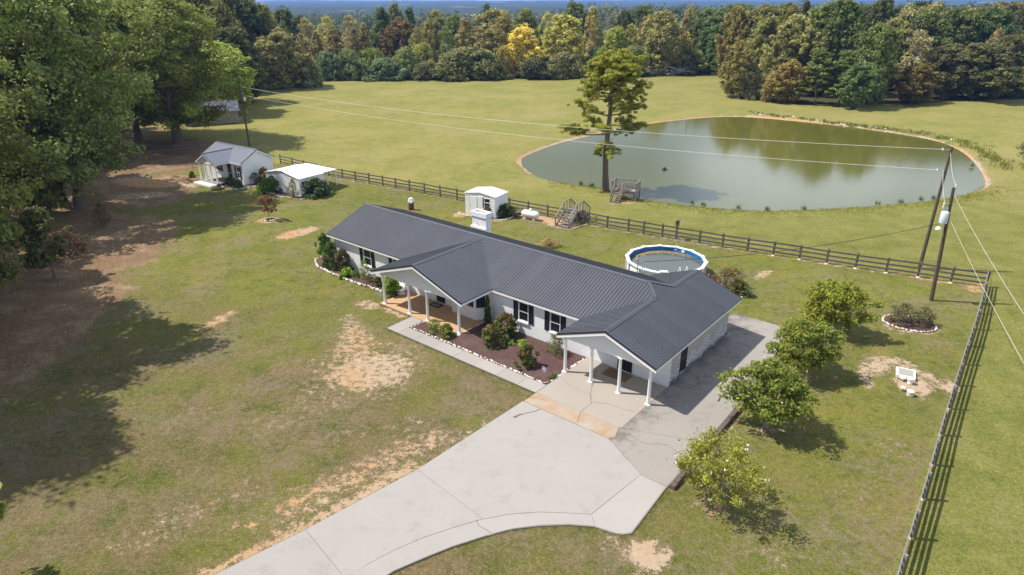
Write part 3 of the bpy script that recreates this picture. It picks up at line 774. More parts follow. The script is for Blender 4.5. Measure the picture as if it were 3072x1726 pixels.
crack(drive, [(0.1, 5.5), (0.9, 6.2), (1.9, 6.4)], 0.025, 0.052)
crack(drive, [(0.5, -3.0), (1.6, -3.2), (2.4, -2.6), (3.8, -2.9)], 0.025, 0.052)
crack(drive, [(-4.3, -4.1), (-4.5, -4.6), (-4.85, -5.2)], 0.07, 0.054)
crack(drive, [(-4.8, -5.1), (-4.95, -5.6)], 0.16, 0.0545)
for f_ in list(FILL.values()): f_[1].build('joint_filler', MT['conc_side'], f_[0])
FILL.clear()
path = frame_empty('walkway', 'straight concrete walkway of slabs along the front bed')
js = [-18.27, -17.18, -15.56, -13.8, -12.04, -10.3, -8.55, -6.86, -5.52]
slab(path, [(js[0], -2.92), (js[1], -2.92), (js[1], -0.62), (js[0], -0.62)], 0.055, 'conc_path')
for a, b in zip(js[1:], js[2:]): slab(path, [(a, -2.92), (b, -2.92), (b, -1.92), (a, -1.92)], 0.055 + random.uniform(-.006, .006), 'conc_path')
pat = frame_empty('patio', 'tan stained concrete patio under the front porch')
slab(pat, [(-21.78, -0.6), (-13.74, -0.6), (-13.74, 2.22), (-21.78, 2.22)], 0.06, 'patio')

for f_ in list(FILL.values()): f_[1].build('joint_filler', MT['conc_side'], f_[0])

# ------------------------------------------------------------------ the house
house = thing('ranch_house', 'long white painted-brick ranch house with a charcoal ribbed metal roof, front porch and carport', 'house', HO, HT_)
ZE, SL = 2.70, 0.3704
AL, MBF, MBR, ZRM = -31.17, 1.95, 6.27, 4.30
MREAR = 10.59
WL, WR, WF, WREAR = -5.87, 0.55, -0.506, 10.92
WM = (WL + WR) / 2; ZRW = ZE + (WR - WM) * SL
PL, PR, PF = -21.95, -13.01, -0.986
PM = (PL + PR) / 2; ZRP = 4.22
bP = MBF + (ZRP - ZE) / SL            # where the porch ridge meets the main roof
bW1 = MBF + (ZRW - ZE) / SL; bW2 = 2 * MBR - bW1
aR = WR - (ZRM - ZE) / SL
roof = MB()
# dark under-deck so no light leaks between sheets
def deck(poly): roof.extrude3([Vector(p) - Vector((0, 0, 0.012)) for p in poly], (0, 0, -0.05))
planes = [
    ([(AL, MBF, ZE), (PL, MBF, ZE), (PM, bP, ZRP), (PR, MBF, ZE), (WL, MBF, ZE), (WM, bW1, ZRW), (aR, MBR, ZRM), (AL, MBR, ZRM)], (1, 0, 0)),
    ([(AL, MREAR, ZE), (WL, MREAR, ZE), (WM, bW2, ZRW), (aR, MBR, ZRM), (AL, MBR, ZRM)], (1, 0, 0)),
    ([(PL, PF, ZE), (PM, PF, ZRP), (PM, bP, ZRP), (PL, MBF, ZE)], (0, 1, 0)),
    ([(PR, PF, ZE), (PR, MBF, ZE), (PM, bP, ZRP), (PM, PF, ZRP)], (0, 1, 0)),
    ([(WL, WF, ZE), (WM, WF, ZRW), (WM, bW1, ZRW), (WL, MBF, ZE)], (0, 1, 0)),
    ([(WL, MREAR, ZE), (WM, bW2, ZRW), (WM, WREAR, ZRW), (WL, WREAR, ZE)], (0, 1, 0)),
    ([(WR, WF, ZE), (WR, WREAR, ZE), (WM, WREAR, ZRW), (WM, bW2, ZRW), (aR, MBR, ZRM), (WM, bW1, ZRW), (WM, WF, ZRW)], (0, 1, 0))]
for poly, al in planes: deck(poly)
roofo = roof.build('roof', MT['trimdark'], house)
for poly, al in planes: roof_panels(roofo, poly, al)
def ridge(p, q, sl=SL, along='x'):
    mb = MB(); p = Vector(p); q = Vector(q); d = (q - p).normalized(); n = Vector((-d.y, d.x, 0)); w = 0.17
    up = Vector((0, 0, 0.062)); dn = Vector((0, 0, -w * sl + 0.056))
    a = [p + up, p + n * w + dn, p - n * w + dn]; b = [q + up, q + n * w + dn, q - n * w + dn]
    mb.add(a + b, [[0, 3, 4, 1], [0, 2, 5, 3], [0, 1, 2], [3, 5, 4], [1, 4, 5, 2]])
    mb.build('ridge_cap', MT['roof'], roofo)
ridge((AL - .02, MBR, ZRM), (aR + .05, MBR, ZRM)); ridge((PM, PF - .02, ZRP), (PM, bP, ZRP), 0.34); ridge((WM, WF - .02, ZRW), (WM, bW1, ZRW)); ridge((WM, bW2, ZRW), (WM, WREAR + .02, ZRW))
for p, q in (((aR, MBR, ZRM), (WM, bW1, ZRW)), ((aR, MBR, ZRM), (WM, bW2, ZRW))):
    MB().beam(Vector(p) + Vector((0, 0, .045)), Vector(q) + Vector((0, 0, .045)), 0.24, 0.03).build('hip_cap', MT['roof'], roofo)
for p, q in (((PL, MBF, ZE), (PM, bP, ZRP)), ((PR, MBF, ZE), (PM, bP, ZRP)), ((WL, MBF, ZE), (WM, bW1, ZRW))):
    MB().beam(Vector(p) + Vector((0, 0, .02)), Vector(q) + Vector((0, 0, .02)), 0.16, 0.03).build('valley_flashing', MT['roof'], roofo)
# eave fascia and rake trim
fas = MB()
def eave(a0, a1, b): fas.box2((a0, b, ZE - .19), (a1, b + .03, ZE - .013)) if b < 5 else fas.box2((a0, b - .03, ZE - .19), (a1, b, ZE - .013))
eave(AL, PL + .03, MBF); eave(PR - .03, WL + .03, MBF); eave(AL, WL, MREAR)
def eave_y(a, b0, b1, s): fas.box2((a if s > 0 else a - .03, b0, ZE - .19), (a + .03 if s > 0 else a, b1, ZE - .013))
eave_y(PL, PF, MBF, 1); eave_y(PR, PF, MBF, -1); eave_y(WL, WF, MBF, 1); eave_y(WR, WF, WREAR, -1); eave_y(WL, MREAR, WREAR, 1)
fas.build('fascia', MT['white'], house)
def rake(pts, b, s):
    for (a0, z0), (a1, z1) in zip(pts, pts[1:]):
        y0, y1 = (b - .045, b) if s < 0 else (b, b + .045)
        MB().extrude3([(a0, y0, z0 - .075), (a1, y0, z1 - .075), (a1, y0, z1 + .045), (a0, y0, z0 + .045)], (0, .045, 0)).build('rake_trim', MT['trimdark'], roofo)
        y0 = b - .025 if s < 0 else b - .02
        MB().extrude3([(a0, y0, z0 - .25), (a1, y0, z1 - .25), (a1, y0, z1 - .077), (a0, y0, z0 - .077)], (0, .04, 0)).build('rake_board', MT['white'], house)
rake([(PL, ZE), (PM, ZRP), (PR, ZE)], PF, -1); rake([(WL, ZE), (WM, ZRW), (WR, ZE)], WF, -1); rake([(WL, ZE), (WM, ZRW), (WR, ZE)], WREAR, 1)
for b0, b1, z0, z1 in ((MBF, MBR, ZE, ZRM), (MREAR, MBR, ZE, ZRM)):
    MB().extrude3([(AL - .04, b0, z0 - .07), (AL - .04, b1, z1 - .07), (AL - .04, b1, z1 + .04), (AL - .04, b0, z0 + .04)], (.04, 0, 0)).build('rake_trim', MT['trimdark'], roofo)
    MB().extrude3([(AL - .02, b0, z0 - .25), (AL - .02, b1, z1 - .25), (AL - .02, b1, z1 - .072), (AL - .02, b0, z0 - .072)], (.035, 0, 0)).build('rake_board', MT['white'], house)
# soffits
sof = MB()
sof.box2((AL + .04, MBF + .03, ZE - .22), (PL, 2.3, ZE - .195)); sof.box2((PR, MBF + .03, ZE - .22), (WL, 2.3, ZE - .195))
sof.box2((0.0, WF + .05, ZE - .22), (WR - .035, WREAR - .03, ZE - .195)); sof.box2((AL + .04, 10.2, ZE - .22), (WL, MREAR - .035, ZE - .195))
sof.box2((PL + .035, -.28, ZE - .225), (PR - .035, 2.27, ZE - .2)); sof.box2((WL + .035, .06, ZE - .225), (-.02, 2.27, ZE - .2))
sof.build('soffit', MT['siding'], house)
# walls
WB = 2.28; AW = -30.75
wins = [(-10.97, -10.12, 0.95, 2.33), (-8.39, -7.56, 0.95, 2.33), (-26.95, -25.98, 0.95, 2.33), (-23.42, -22.55, 0.95, 2.33)]
doors = [(-3.33, -2.34, 0.05, 2.05), (-18.85, -17.75, 0.05, 2.1)]
bay = (-17.2, -13.85, 0.05, 2.35)
wall = MB()
wall_grid(wall, AW, 0.0, 0.0, ZE - .2, wins + doors + [bay], lambda m_, a, b, c, d: m_.box2((a, WB, c), (b, WB + .2, d)))
wall.build('front_wall', MT['brick'], house)
wall = MB(); wall_grid(wall, WB + .2, 10.55, 0.0, ZE - .2, [(3.68, 4.5, .35, 2.02)], lambda m_, a, b, c, d: m_.box2((-.2, a, c), (0.0, b, d)))
wall.build('side_wall', MT['brick_worn'], house, 'right side wall, grey and blotched where the white paint has weathered')
wall = MB(); wall.box2((AW, 10.05, 0), (-.2, 10.25, ZE - .2)); wall.box2((-5.6, 10.25, 0), (-.2, 10.55, ZE - .2)); wall.build('rear_wall', MT['brick'], house)
wall = MB(); wall.box2((AW, WB + .2, 0), (AW + .2, 10.05, ZE - .2)); wall.extrude3([(AW, 2.0, ZE - .2), (AW, 10.5, ZE - .2), (AW, MBR, ZRM - .08)], (.18, 0, 0)); wall.build('end_wall', MT['brick'], house)
wall = MB(); wall.extrude3([(-5.4, 10.6, ZE - .2), (.25, 10.6, ZE - .2), (WM, 10.6, ZRW - .12)], (0, .12, 0)); wall.build('rear_gable', MT['siding'], house)
for w in wins: window(house, *w, WB, shut=0.40)
# near-black sheet: gloom of the rooms behind the glass put into its colour
MB().box2((AW + .22, WB + .75, .02), (-.22, WB + .78, ZE - .23)).build('dark_room_sheet', MT['dark'], house)
fr = MB(); frame_of(fr, 3.68, 4.5, .35, 2.02, .05, lambda m_, a, b, c, d: m_.box2((-.06, a, c), (.03, b, d)))
fr = fr.build('window', MT['shutter'], house, 'narrow black-framed side window in two tall panels')
for c, d in ((.4, 1.16), (1.2, 1.97)): MB().box2((-.03, 3.73, c), (.008, 4.45, d)).build('pane', MT['shutter'], fr)
MB().box2((-.03, 3.73, 1.16), (.02, 4.45, 1.2)).build('meeting_rail', MT['oldwood'], fr)
# doors
for (a, b, c, d), lab in zip(doors, ('black half-glazed carport door', 'black front door under the porch')):
    dm = MB(); dm.box2((a + .07, WB + .06, c), (b - .07, WB + .1, d - .07)); dr = dm.build('door', MT['shutter'], house, lab)
    f_ = MB(); f_.box2((a, WB - .02, c), (a + .07, WB + .14, d)); f_.box2((b - .07, WB - .02, c), (b, WB + .14, d)); f_.box2((a + .07, WB - .02, d - .07), (b - .07, WB + .14, d)); f_.build('door_frame', MT['white'] if a < -5 else MT['shutter'], dr)
    MB().box2((a + .2, WB + .05, 1.05), (b - .2, WB + .06, d - .22)).build('pane', MT['glass'], dr)
    MB().box2((a + .1, WB + .045, .78), (b - .1, WB + .06, .83)).build('crossbar', MT['trimdark'], dr)
    MB().lathe([(0, .0), (.03, .005), (.03, .03), (0, .035)], (b - .16, WB + .02, 1.0), 8).build('handle', MT['galv'], dr)
# bay window on the porch
bp = [(-17.2, WB + .02), (-16.65, 1.73), (-14.40, 1.73), (-13.85, WB + .02)]
bayo = MB(); bayo.prism(bp[::-1], .05, .92); bayo.prism([(a, b) for a, b in [(-17.25, WB + .05), (-16.68, 1.69), (-14.37, 1.69), (-13.8, WB + .05)]][::-1], .921, .97)
bayo = bayo.build('bay_window', MT['brick'], house)
MB().prism(bp[::-1], 2.22, ZE - .23).build('bay_head', MT['white'], bayo)
for (p0, p1), n in zip(zip(bp, bp[1:]), (1, 3, 1)):
    p0 = Vector((*p0, 0)); p1 = Vector((*p1, 0)); d = (p1 - p0).normalized()
    for i in range(n + 1):
        q_ = p0.lerp(p1, i / n); MB().beam(q_ + Vector((0, 0, .971)), q_ + Vector((0, 0, 2.219)), .13, .13, up=d).build('mullion', MT['white'], bayo)
    for i in range(n):
        a_ = p0.lerp(p1, i / n) + d * .065; b_ = p0.lerp(p1, (i + 1) / n) - d * .065; nn = Vector((-d.y, d.x, 0)) * .02
        MB().extrude3([a_ + nn + Vector((0, 0, .97)), b_ + nn + Vector((0, 0, .97)), b_ + nn + Vector((0, 0, 2.22)), a_ + nn + Vector((0, 0, 2.22))], nn * .4).build('pane', MT['shutter'] if n == 1 else MT['glass'], bayo)
# porch and carport columns
def column(a, b, zt):
    mb = MB(); mb.lathe([(.105, .10), (.098, .3), (.088, zt - .12), (.1, zt - .1), (.1, zt - .06)], (a, b, 0), 16)
    mb.box2((a - .15, b - .15, .055), (a + .15, b + .15, .1)); mb.box2((a - .12, b - .12, zt - .06), (a + .12, b + .12, zt))
    mb.build('column', MT['white'], house)
for a in (-21.42, -18.75, -16.92, -13.92): column(a, -.356, ZE - .37)
for a in (-5.57, -3.735, -1.874, -0.0): column(a, 0.0, ZE - .37)
bm_ = MB(); bm_.box2((-21.56, -.45, ZE - .369), (-13.72, -.27, ZE - .226)); bm_.box2((-5.71, -.09, ZE - .369), (.14, .08, ZE - .226)); bm_.box2((-21.56, -.27, ZE - .369), (-21.4, 2.27, ZE - .226)); bm_.box2((-13.9, -.27, ZE - .369), (-13.72, 2.27, ZE - .226)); bm_.box2((-5.71, .08, ZE - .369), (-5.55, 2.27, ZE - .226))
bm_.build('porch_beam', MT['white'], house)
# lapped siding in the two front gables
def gable(aL_, aR_, aM, zr, b, zb):
    mb = MB(); z = zb
    s_ = (zr - ZE) / (aR_ - aM)
    while z < zr - .12:
        h = .15; z1 = min(z + h, zr - .1)
        def w(zq): return min((aR_ - aM) - .3, max(0, (zr - .1 - zq) / s_))
        mb.add([(aM - w(z), b - .03, z), (aM + w(z), b - .03, z), (aM + w(z1), b - .004, z1), (aM - w(z1), b - .004, z1), (aM - w(z), b + .05, z), (aM + w(z), b + .05, z), (aM + w(z1), b + .05, z1), (aM - w(z1), b + .05, z1)],
               [[0, 1, 2, 3], [0, 4, 5, 1], [2, 6, 7, 3], [4, 7, 6, 5]])
        z = z1
    mb.build('gable_siding', MT['siding'], house)
gable(PL, PR, PM, ZRP, -.43, ZE - .36); gable(WL, WR, WM, ZRW, -.07, ZE - .36)
# chimney at the rear wall
ch = MB(); ch.box2((-22.85, 10.75, 0), (-21.3, 11.4, 3.72)); ch.box2((-22.89, 10.71, 3.72), (-21.26, 11.44, 3.80))
ch.box2((-22.93, 10.67, 3.8), (-22.75, 11.48, 4.2)); ch.box2((-21.4, 10.67, 3.8), (-21.22, 11.48, 4.2)); ch.box2((-22.75, 10.67, 3.8), (-21.4, 10.83, 4.2)); ch.box2((-22.75, 11.32, 3.8), (-21.4, 11.48, 4.2))
ch = ch.build('chimney', MT['brick'], house, 'broad white-painted brick chimney with a red open top')
MB().box2((-22.75, 10.83, 3.805), (-21.4, 11.32, 4.0)).build('flue', MT['brickred'], ch)
MB().box2((-22.95, 10.6, 2.78), (-21.2, 10.74, 2.95)).build('flashing', MT['white'], ch)
for i, (a, b) in enumerate(((-22.3, 3.15), (-22.2, 3.0), (-22.1, 2.86))): MB().box2((a, 10.744, b), (a + .05, 10.747, b + .16)).build('flaked_patch', MT['crack'], ch)
# service mast and dish
ms = MB(); ms.tube([(-6.92, 10.62, 2.3), (-6.92, 10.62, 3.72), (-6.92, 10.57, 3.84), (-6.92, 10.47, 3.86), (-6.92, 10.4, 3.78)], .035, 8)
ms = ms.build('service_mast', MT['galv'], house)
MB().tube([(-6.92, 10.42, 3.78), (-6.8, 10.5, 3.5), (-6.6, 10.6, 3.45), (-6.5, 10.7, 3.62)], .012, 6).build('drip_loop', MT['wireblack'], ms)
ds = MB(); ds.tube([(-6.35, 10.4, 2.72), (-6.35, 10.4, 3.0), (-6.4, 10.33, 3.08)], .025, 6); dso = ds.build('dish_mount', MT['galv'], house)
d_ = MB(); d_.lathe([(0, 0), (.12, .012), (.22, .045), (.28, .09), (.285, .1), (.22, .06), (.12, .025), (0, .012)], (0, 0, 0), 16)
dd = d_.build('dish', MT['white'], dso); dd.location = (-6.42, 10.3, 3.12); nv_ = Matrix.Rotation(-HT_, 3, 'Z') @ Vector((.87, -.12, .48)); dd.rotation_mode = 'QUATERNION'; dd.rotation_quaternion = nv_.to_track_quat('Z', 'Y')
for (a, b) in ((-10.5, 3.4), (-12.1, 3.6), (-5.1, 2.9), (-1.9, 3.5)): pass
# loose mats and patio seat
def flat_thing(name, label, cat, poly, z, h, mat):
    t_ = MB().prism(poly, 0, h).build(name, MT[mat]); t_.location = (HO.x, HO.y, z); t_.rotation_euler = (0, 0, HT_); return tag(t_, label, cat)
flat_thing('doormat', 'large brown coir doormat outside the black carport door', 'doormat', [(-3.75, 1.15), (-2.15, 1.15), (-2.15, 2.1), (-3.75, 2.1)], .051, .02, 'mat')
dm_ = flat_thing('doormat', 'small dark-bordered doormat by the front door on the tan patio', 'doormat', [(-18.75, 1.45), (-17.8, 1.45), (-17.8, 2.05), (-18.75, 2.05)], .061, .015, 'matdark')
MB().prism([(-18.6, 1.57), (-17.95, 1.57), (-17.95, 1.93), (-18.6, 1.93)], .0151, .019).build('mat_panel', MT['oldwood'], dm_)
st = thing('patio_seat', 'white shell-backed patio seat with a scalloped rim beside the leafy green shrub', 'garden seat', HW(-21.75, 1.75, .06), HT_ + R(-25))
sh = MB(); prof = []
N_ = 24
rings = [(0.02, .0), (.35, .06), (.58, .17), (.66, .30)]
vs = []
for ri, (r_, zz_) in enumerate(rings):
    for k in range(N_):
        a = 2 * math.pi * k / N_; rr = r_ * (1 + (.05 * math.cos(12 * a) if ri == 3 else 0)); vs.append((rr * math.cos(a), rr * math.sin(a), zz_))
fs = [[i * N_ + k, i * N_ + (k + 1) % N_, (i + 1) * N_ + (k + 1) % N_, (i + 1) * N_ + k] for i in range(3) for k in range(N_)]
sh.add(vs, fs, True)
so = sh.build('shell_back', MT['siding'], st); so.location = (0, .15, .55); so.rotation_euler = (R(62), 0, 0)
so.modifiers.new('thick', 'SOLIDIFY').thickness = .05
MB().lathe([(.30, 0), (.24, .06), (.18, .2), (.30, .3), (.42, .34), (.40, .38), (0, .38)], (0, -.15, 0), 16).build('seat_base', MT['siding'], st)

# ------------------------------------------------------------------ outbuildings
def local(o):   # local frame helper: rotate an Empty so +x runs along the front wall
    return o
# --- guest cottage: origin at front right eave corner, +x to the left along the front, +y to the back
cang = math.atan2(.58, -.815)
# use x to the right instead: origin front-left corner
cdir = Vector((.815, -.58)).normalized()
crz = math.atan2(cdir.y, cdir.x)
clen, cdep = 8.5, 4.9
corg = (-32.11 - cdir.x * clen, 77.77 - cdir.y * clen, 0)
cot = thing('guest_cottage', 'small white cottage with a grey metal roof and a gabled porch beside the big trees', 'cottage', corg, crz)
cze, czr = 2.68, 4.0; csl = (czr - cze) / (cdep / 2)
pl_, pr_, pf_ = clen - 6.3, clen - 2.35, -2.0; pm_ = (pl_ + pr_) / 2; pz_ = cze + (pr_ - pm_) * .56
bp_ = (pz_ - cze) / csl
cr_ = MB()
cpl = [([(0, 0, cze), (pl_, 0, cze), (pm_, bp_, pz_), (pr_, 0, cze), (clen, 0, cze), (clen, cdep / 2, czr), (0, cdep / 2, czr)], (1, 0, 0)), ([(0, cdep, cze), (clen, cdep, cze), (clen, cdep / 2, czr), (0, cdep / 2, czr)], (1, 0, 0)),
       ([(pl_, pf_, cze), (pm_, pf_, pz_), (pm_, bp_, pz_), (pl_, 0, cze)], (0, 1, 0)), ([(pr_, pf_, cze), (pr_, 0, cze), (pm_, bp_, pz_), (pm_, pf_, pz_)], (0, 1, 0))]
for poly, al in cpl: cr_.extrude3([Vector(p) - Vector((0, 0, .012)) for p in poly], (0, 0, -.05))
MT['roof2'] = M('grey_blue_metal_roof', (0.19, 0.205, 0.25), 0.35, 0.1, 0.8, spec=0.5)
cro = cr_.build('roof', MT['trimdark'], cot)
for poly, al in cpl: roof_panels(cro, poly, al, mat='roof2', pw=.9, rib=.3)
def cap(p, q, par, w=.2, mat='roof2'): MB().beam(Vector(p) + Vector((0, 0, .03)), Vector(q) + Vector((0, 0, .03)), w, .05).build('ridge_cap', MT[mat], par)
cap((0, cdep / 2, czr), (clen, cdep / 2, czr), cro); cap((pm_, pf_, pz_), (pm_, bp_, pz_), cro)
for (y0, z0), (y1, z1) in (((0, cze), (cdep / 2, czr)), ((cdep, cze), (cdep / 2, czr))):
    for xx in (-.04, clen):
        MB().extrude3([(xx, y0, z0 - .06), (xx, y1, z1 - .06), (xx, y1, z1 + .04), (xx, y0, z0 + .04)], (.04, 0, 0)).build('rake_trim', MT['trimdark'], cro)
        MB().extrude3([(xx + .005, y0, z0 - .2), (xx + .005, y1, z1 - .2), (xx + .005, y1, z1 - .062), (xx + .005, y0, z0 - .062)], (.03, 0, 0)).build('rake_board', MT['white'], cot)
for (x0, z0), (x1, z1) in (((pl_, cze), (pm_, pz_)), ((pm_, pz_), (pr_, cze))):
    MB().extrude3([(x0, pf_ - .03, z0 - .06), (x1, pf_ - .03, z1 - .06), (x1, pf_ - .03, z1 + .04), (x0, pf_ - .03, z0 + .04)], (0, .03, 0)).build('rake_trim', MT['trimdark'], cro)
    MB().extrude3([(x0, pf_ - .02, z0 - .22), (x1, pf_ - .02, z1 - .22), (x1, pf_ - .02, z1 - .062), (x0, pf_ - .02, z0 - .062)], (0, .03, 0)).build('rake_board', MT['white'], cot)
w0, w1 = .3, cdep - .3
cw = MB()
cw.extrude3([(clen - .33, w0, 0), (clen - .33, w1, 0), (clen - .33, w1, cze - .0), (clen - .33, cdep / 2, czr - .12), (clen - .33, w0, cze - .0)], (-.15, 0, 0))
cw.extrude3([(.33, w0, 0), (.33, w1, 0), (.33, w1, cze), (.33, cdep / 2, czr - .12), (.33, w0, cze)], (.15, 0, 0))
cwin = [(clen - 1.55, clen - .95, .75, 2.15), (pl_ + .45, pl_ + 1.5, 1.15, 2.15)]; cdoor = [(pr_ - 1.15, pr_ - .25, .36, 2.3)]
wall_grid(cw, .48, clen - .48, 0, cze - .05, cwin + cdoor, lambda m_, a, b, c, d: m_.box2((a, w0, c), (b, w0 + .15, d)))
cw.box2((.48, w1 - .15, 0), (clen - .48, w1, cze - .05))
cw.build('wall', MT['siding'], cot)
MB().box2((.5, w0 + .5, .02), (clen - .5, w0 + .53, cze - .1)).build('dark_room_sheet', MT['dark'], cot)  # near-black sheet painted as the unlit cottage room
window(cot, *cwin[0], w0, shut=.3, curtain=True); window(cot, *cwin[1], w0, shut=.3, curtain=False)
a, b, c, d = cdoor[0]
cd = MB().box2((a + .06, w0 + .03, c), (b - .06, w0 + .08, d - .06)).build('door', MT['shutter'], cot)
MB().box2((a + .2, w0 + .02, 1.25), (b - .2, w0 + .028, d - .25)).build('pane', MT['glass'], cd)
MB().box2((a + .16, w0 + .015, 1.12), (b - .16, w0 + .028, 1.2)).build('crossbar', MT['white'], cd)
fl = MB().box2((pl_ + .1, pf_ + .15, .22), (pr_ - .1, w0 - .005, .36)).build('porch_floor', MT['conc_path'], cot)
MB().box2((pl_ + .0, pf_ - .75, 0), (pr_ - .35, pf_ + .145, .2)).build('porch_step', MT['siding'], cot)
for x_ in (pl_ + .25, pl_ + 1.4, pl_ + 2.55, pr_ - .25): MB().box2((x_ - .07, pf_ + .2, .36), (x_ + .07, pf_ + .34, cze - .12)).build('porch_post', MT['white'], cot)
cg = MB(); cg.box2((pl_ + .12, pf_ + .16, cze - .12), (pr_ - .12, pf_ + .36, cze - .06)); cg.extrude3([(pl_ + .2, pf_ + .2, cze - .06), (pr_ - .2, pf_ + .2, cze - .06), (pm_, pf_ + .2, pz_ - .15)], (0, .08, 0)); cg.build('porch_gable', MT['siding'], cot)
fa_ = MB(); fa_.box2((0, -.03, cze - .17), (pl_, -.002, cze - .012)); fa_.box2((pr_, -.03, cze - .17), (clen, -.002, cze - .012)); fa_.box2((pr_, pf_, cze - .17), (pr_ + .03, 0, cze - .012)); fa_.box2((pl_ - .03, pf_, cze - .17), (pl_, 0, cze - .012)); fa_.build('fascia', MT['white'], cot)

# --- white garage shed with lean-to canopy: origin front-right eave corner
gdir = Vector((.809, -.588)).normalized(); gvd = Vector((-gdir.y, gdir.x)); glen, gdep = 6.1, 3.5
gorg = (-23.88 - gdir.x * glen, 72.9 - gdir.y * glen, 0)
gar = thing('storage_shed', 'white metal storage shed with double doors and a lean-to canopy on thin posts', 'shed', gorg, math.atan2(gdir.y, gdir.x))
gze, gzr = 2.1, 2.64
MT['whiteroof'] = M('white_metal_roof', (0.82, 0.82, 0.82), 0.35, 0.03, 1.0)
for poly in ([(0, 0, gze), (glen / 2, 0, gzr), (glen / 2, gdep, gzr), (0, gdep, gze)], [(glen, 0, gze), (glen, gdep, gze), (glen / 2, gdep, gzr), (glen / 2, 0, gzr)]):
    pass
gro = MB()
for poly in ([(-.08, -.1, gze - .02), (glen / 2, -.1, gzr), (glen / 2, gdep, gzr), (-.08, gdep, gze - .02)], [(glen + .08, -.1, gze - .02), (glen + .08, gdep, gze - .02), (glen / 2, gdep, gzr), (glen / 2, -.1, gzr)]): gro.extrude3([Vector(p) for p in poly], (0, 0, -.04))
gro = gro.build('roof', MT['whiteroof'], gar)
roof_panels(gro, [(-.08, -.1, gze - .02), (glen / 2, -.1, gzr), (glen / 2, gdep, gzr), (-.08, gdep, gze - .02)], (0, 1, 0), mat='whiteroof', th=.01, rh=.012)
roof_panels(gro, [(glen + .08, -.1, gze - .02), (glen + .08, gdep, gze - .02), (glen / 2, gdep, gzr), (glen / 2, -.1, gzr)], (0, 1, 0), mat='whiteroof', th=.01, rh=.012)
gw = MB(); gd_ = (glen - 4.25, glen - 2.35, .06, 1.9)
wall_grid(gw, 0.02, glen - .02, 0, gze - .1, [gd_, (glen - 5.35, glen - 4.65, .85, 1.75)], lambda m_, a, b, c, d: m_.box2((a, .02, c), (b, .1, d)))
gw.box2((0.02, .1, 0), (.1, gdep - .05, gze - .08)); gw.box2((glen - .1, .1, 0), (glen - .02, gdep - .05, gze - .08)); gw.box2((.1, gdep - .13, 0), (glen - .1, gdep - .05, gze - .1))
gw.build('wall', MT['siding'], gar)
gs = MB(); z = .05
while z < 2.5:
    w_ = 0 if z < gze - .1 else (z - gze + .1) / (gzr - gze) * glen / 2
    if z < 1.9:
        for x0, x1 in ((.02, gd_[0] - .08), (gd_[1] + .08, glen - .02)):
            if x0 < glen - 5.35 < x1 and .8 < z < 1.76:
                gs.box2((x0, -.012, z), (glen - 5.4, .019, z + .13)); gs.box2((glen - 4.6, -.012, z), (x1, .019, z + .13))
            else: gs.box2((x0, -.012, z), (x1, .019, z + .13))
    elif z > 1.93 and w_ < glen / 2 - .4: gs.box2((.1 + w_, -.012, z), (glen - .1 - w_, .08, min(z + .13, gzr - .08)))
    z += .19
gs.build('siding_laps', MT['siding'], gar)
for x0, x1 in ((gd_[0], (gd_[0] + gd_[1]) / 2 - .01), ((gd_[0] + gd_[1]) / 2 + .01, gd_[1])):
    dd_ = MB().box2((x0, .0, .06), (x1, .05, 1.9)).build('door', MT['white'], gar)
    MB().box2((x0 + .12, -.02, .3), (x0 + .16, 0, 1.7)).build('door_brace', MT['white'], dd_)
MB().box2((gd_[0] + .9, -.03, .95), (gd_[0] + 1.0, -.001, 1.05)).build('latch', MT['galv'], gar)
fr = MB(); frame_of(fr, glen - 5.35, glen - 4.65, .85, 1.75, .06, lambda m_, a, b, c, d: m_.box2((a, -.03, c), (b, .06, d))); fr = fr.build('window', MT['navy'], gar)
MB().box2((glen - 5.29, .0, .91), (glen - 4.71, .02, 1.69)).build('pane', MT['glass'], fr)
MB().box2((glen - 5.29, -.02, 1.27), (glen - 4.71, -.001, 1.34)).build('meeting_rail', MT['white'], fr)
lc = [(.0, gdep + .02, 2.16), (glen, gdep + .02, 2.16), (glen - .55, gdep + 2.45, 1.98), (.05, gdep + 2.45, 1.98)]
ca = MB().extrude3([Vector(p) for p in lc], (0, 0, -.05)).build('canopy', MT['whiteroof'], gar)
for px_ in (glen - .75, glen * .62, .3): MB().box2((px_ - .05, gdep + 2.25, 0), (px_ + .05, gdep + 2.35, 1.93)).build('canopy_post', MT['white'], gar)
MB().box2((glen - .7, gdep + .9, 0), (glen - .6, gdep + 1.0, 2.02)).build('canopy_post', MT['white'], gar)
MB().box2((.05, gdep + 2.36, 1.82), (glen - .55, gdep + 2.42, 1.93)).build('canopy_beam', MT['white'], gar)

# --- small garden shed
sdir = Vector((.854, -.52)).normalized(); slen, sdep = 3.72, 2.4
gsh = thing('garden_shed', 'small white lap-sided garden shed with one door and a small window', 'shed', (-4.82, 66.35, 0), math.atan2(sdir.y, sdir.x))
sze, szr = 2.27, 2.54
so_ = MB()
spl = [[(-.06, -.06, sze - .01), (slen / 2, -.06, szr), (slen / 2, sdep + .06, szr), (-.06, sdep + .06, sze - .01)], [(slen + .06, -.06, sze - .01), (slen + .06, sdep + .06, sze - .01), (slen / 2, sdep + .06, szr), (slen / 2, -.06, szr)]]
for poly in spl: so_.extrude3([Vector(p) for p in poly], (0, 0, -.05))
so_ = so_.build('roof', MT['whiteroof'], gsh)
for poly in spl: roof_panels(so_, poly, (0, 1, 0), mat='whiteroof', th=.01, rh=.01)
sw = MB(); swin = (2.35, 3.1, 1.05, 2.0)
wall_grid(sw, .05, slen - .05, 0, sze - .07, [swin], lambda m_, a, b, c, d: m_.box2((a, .03, c), (b, .09, d)))
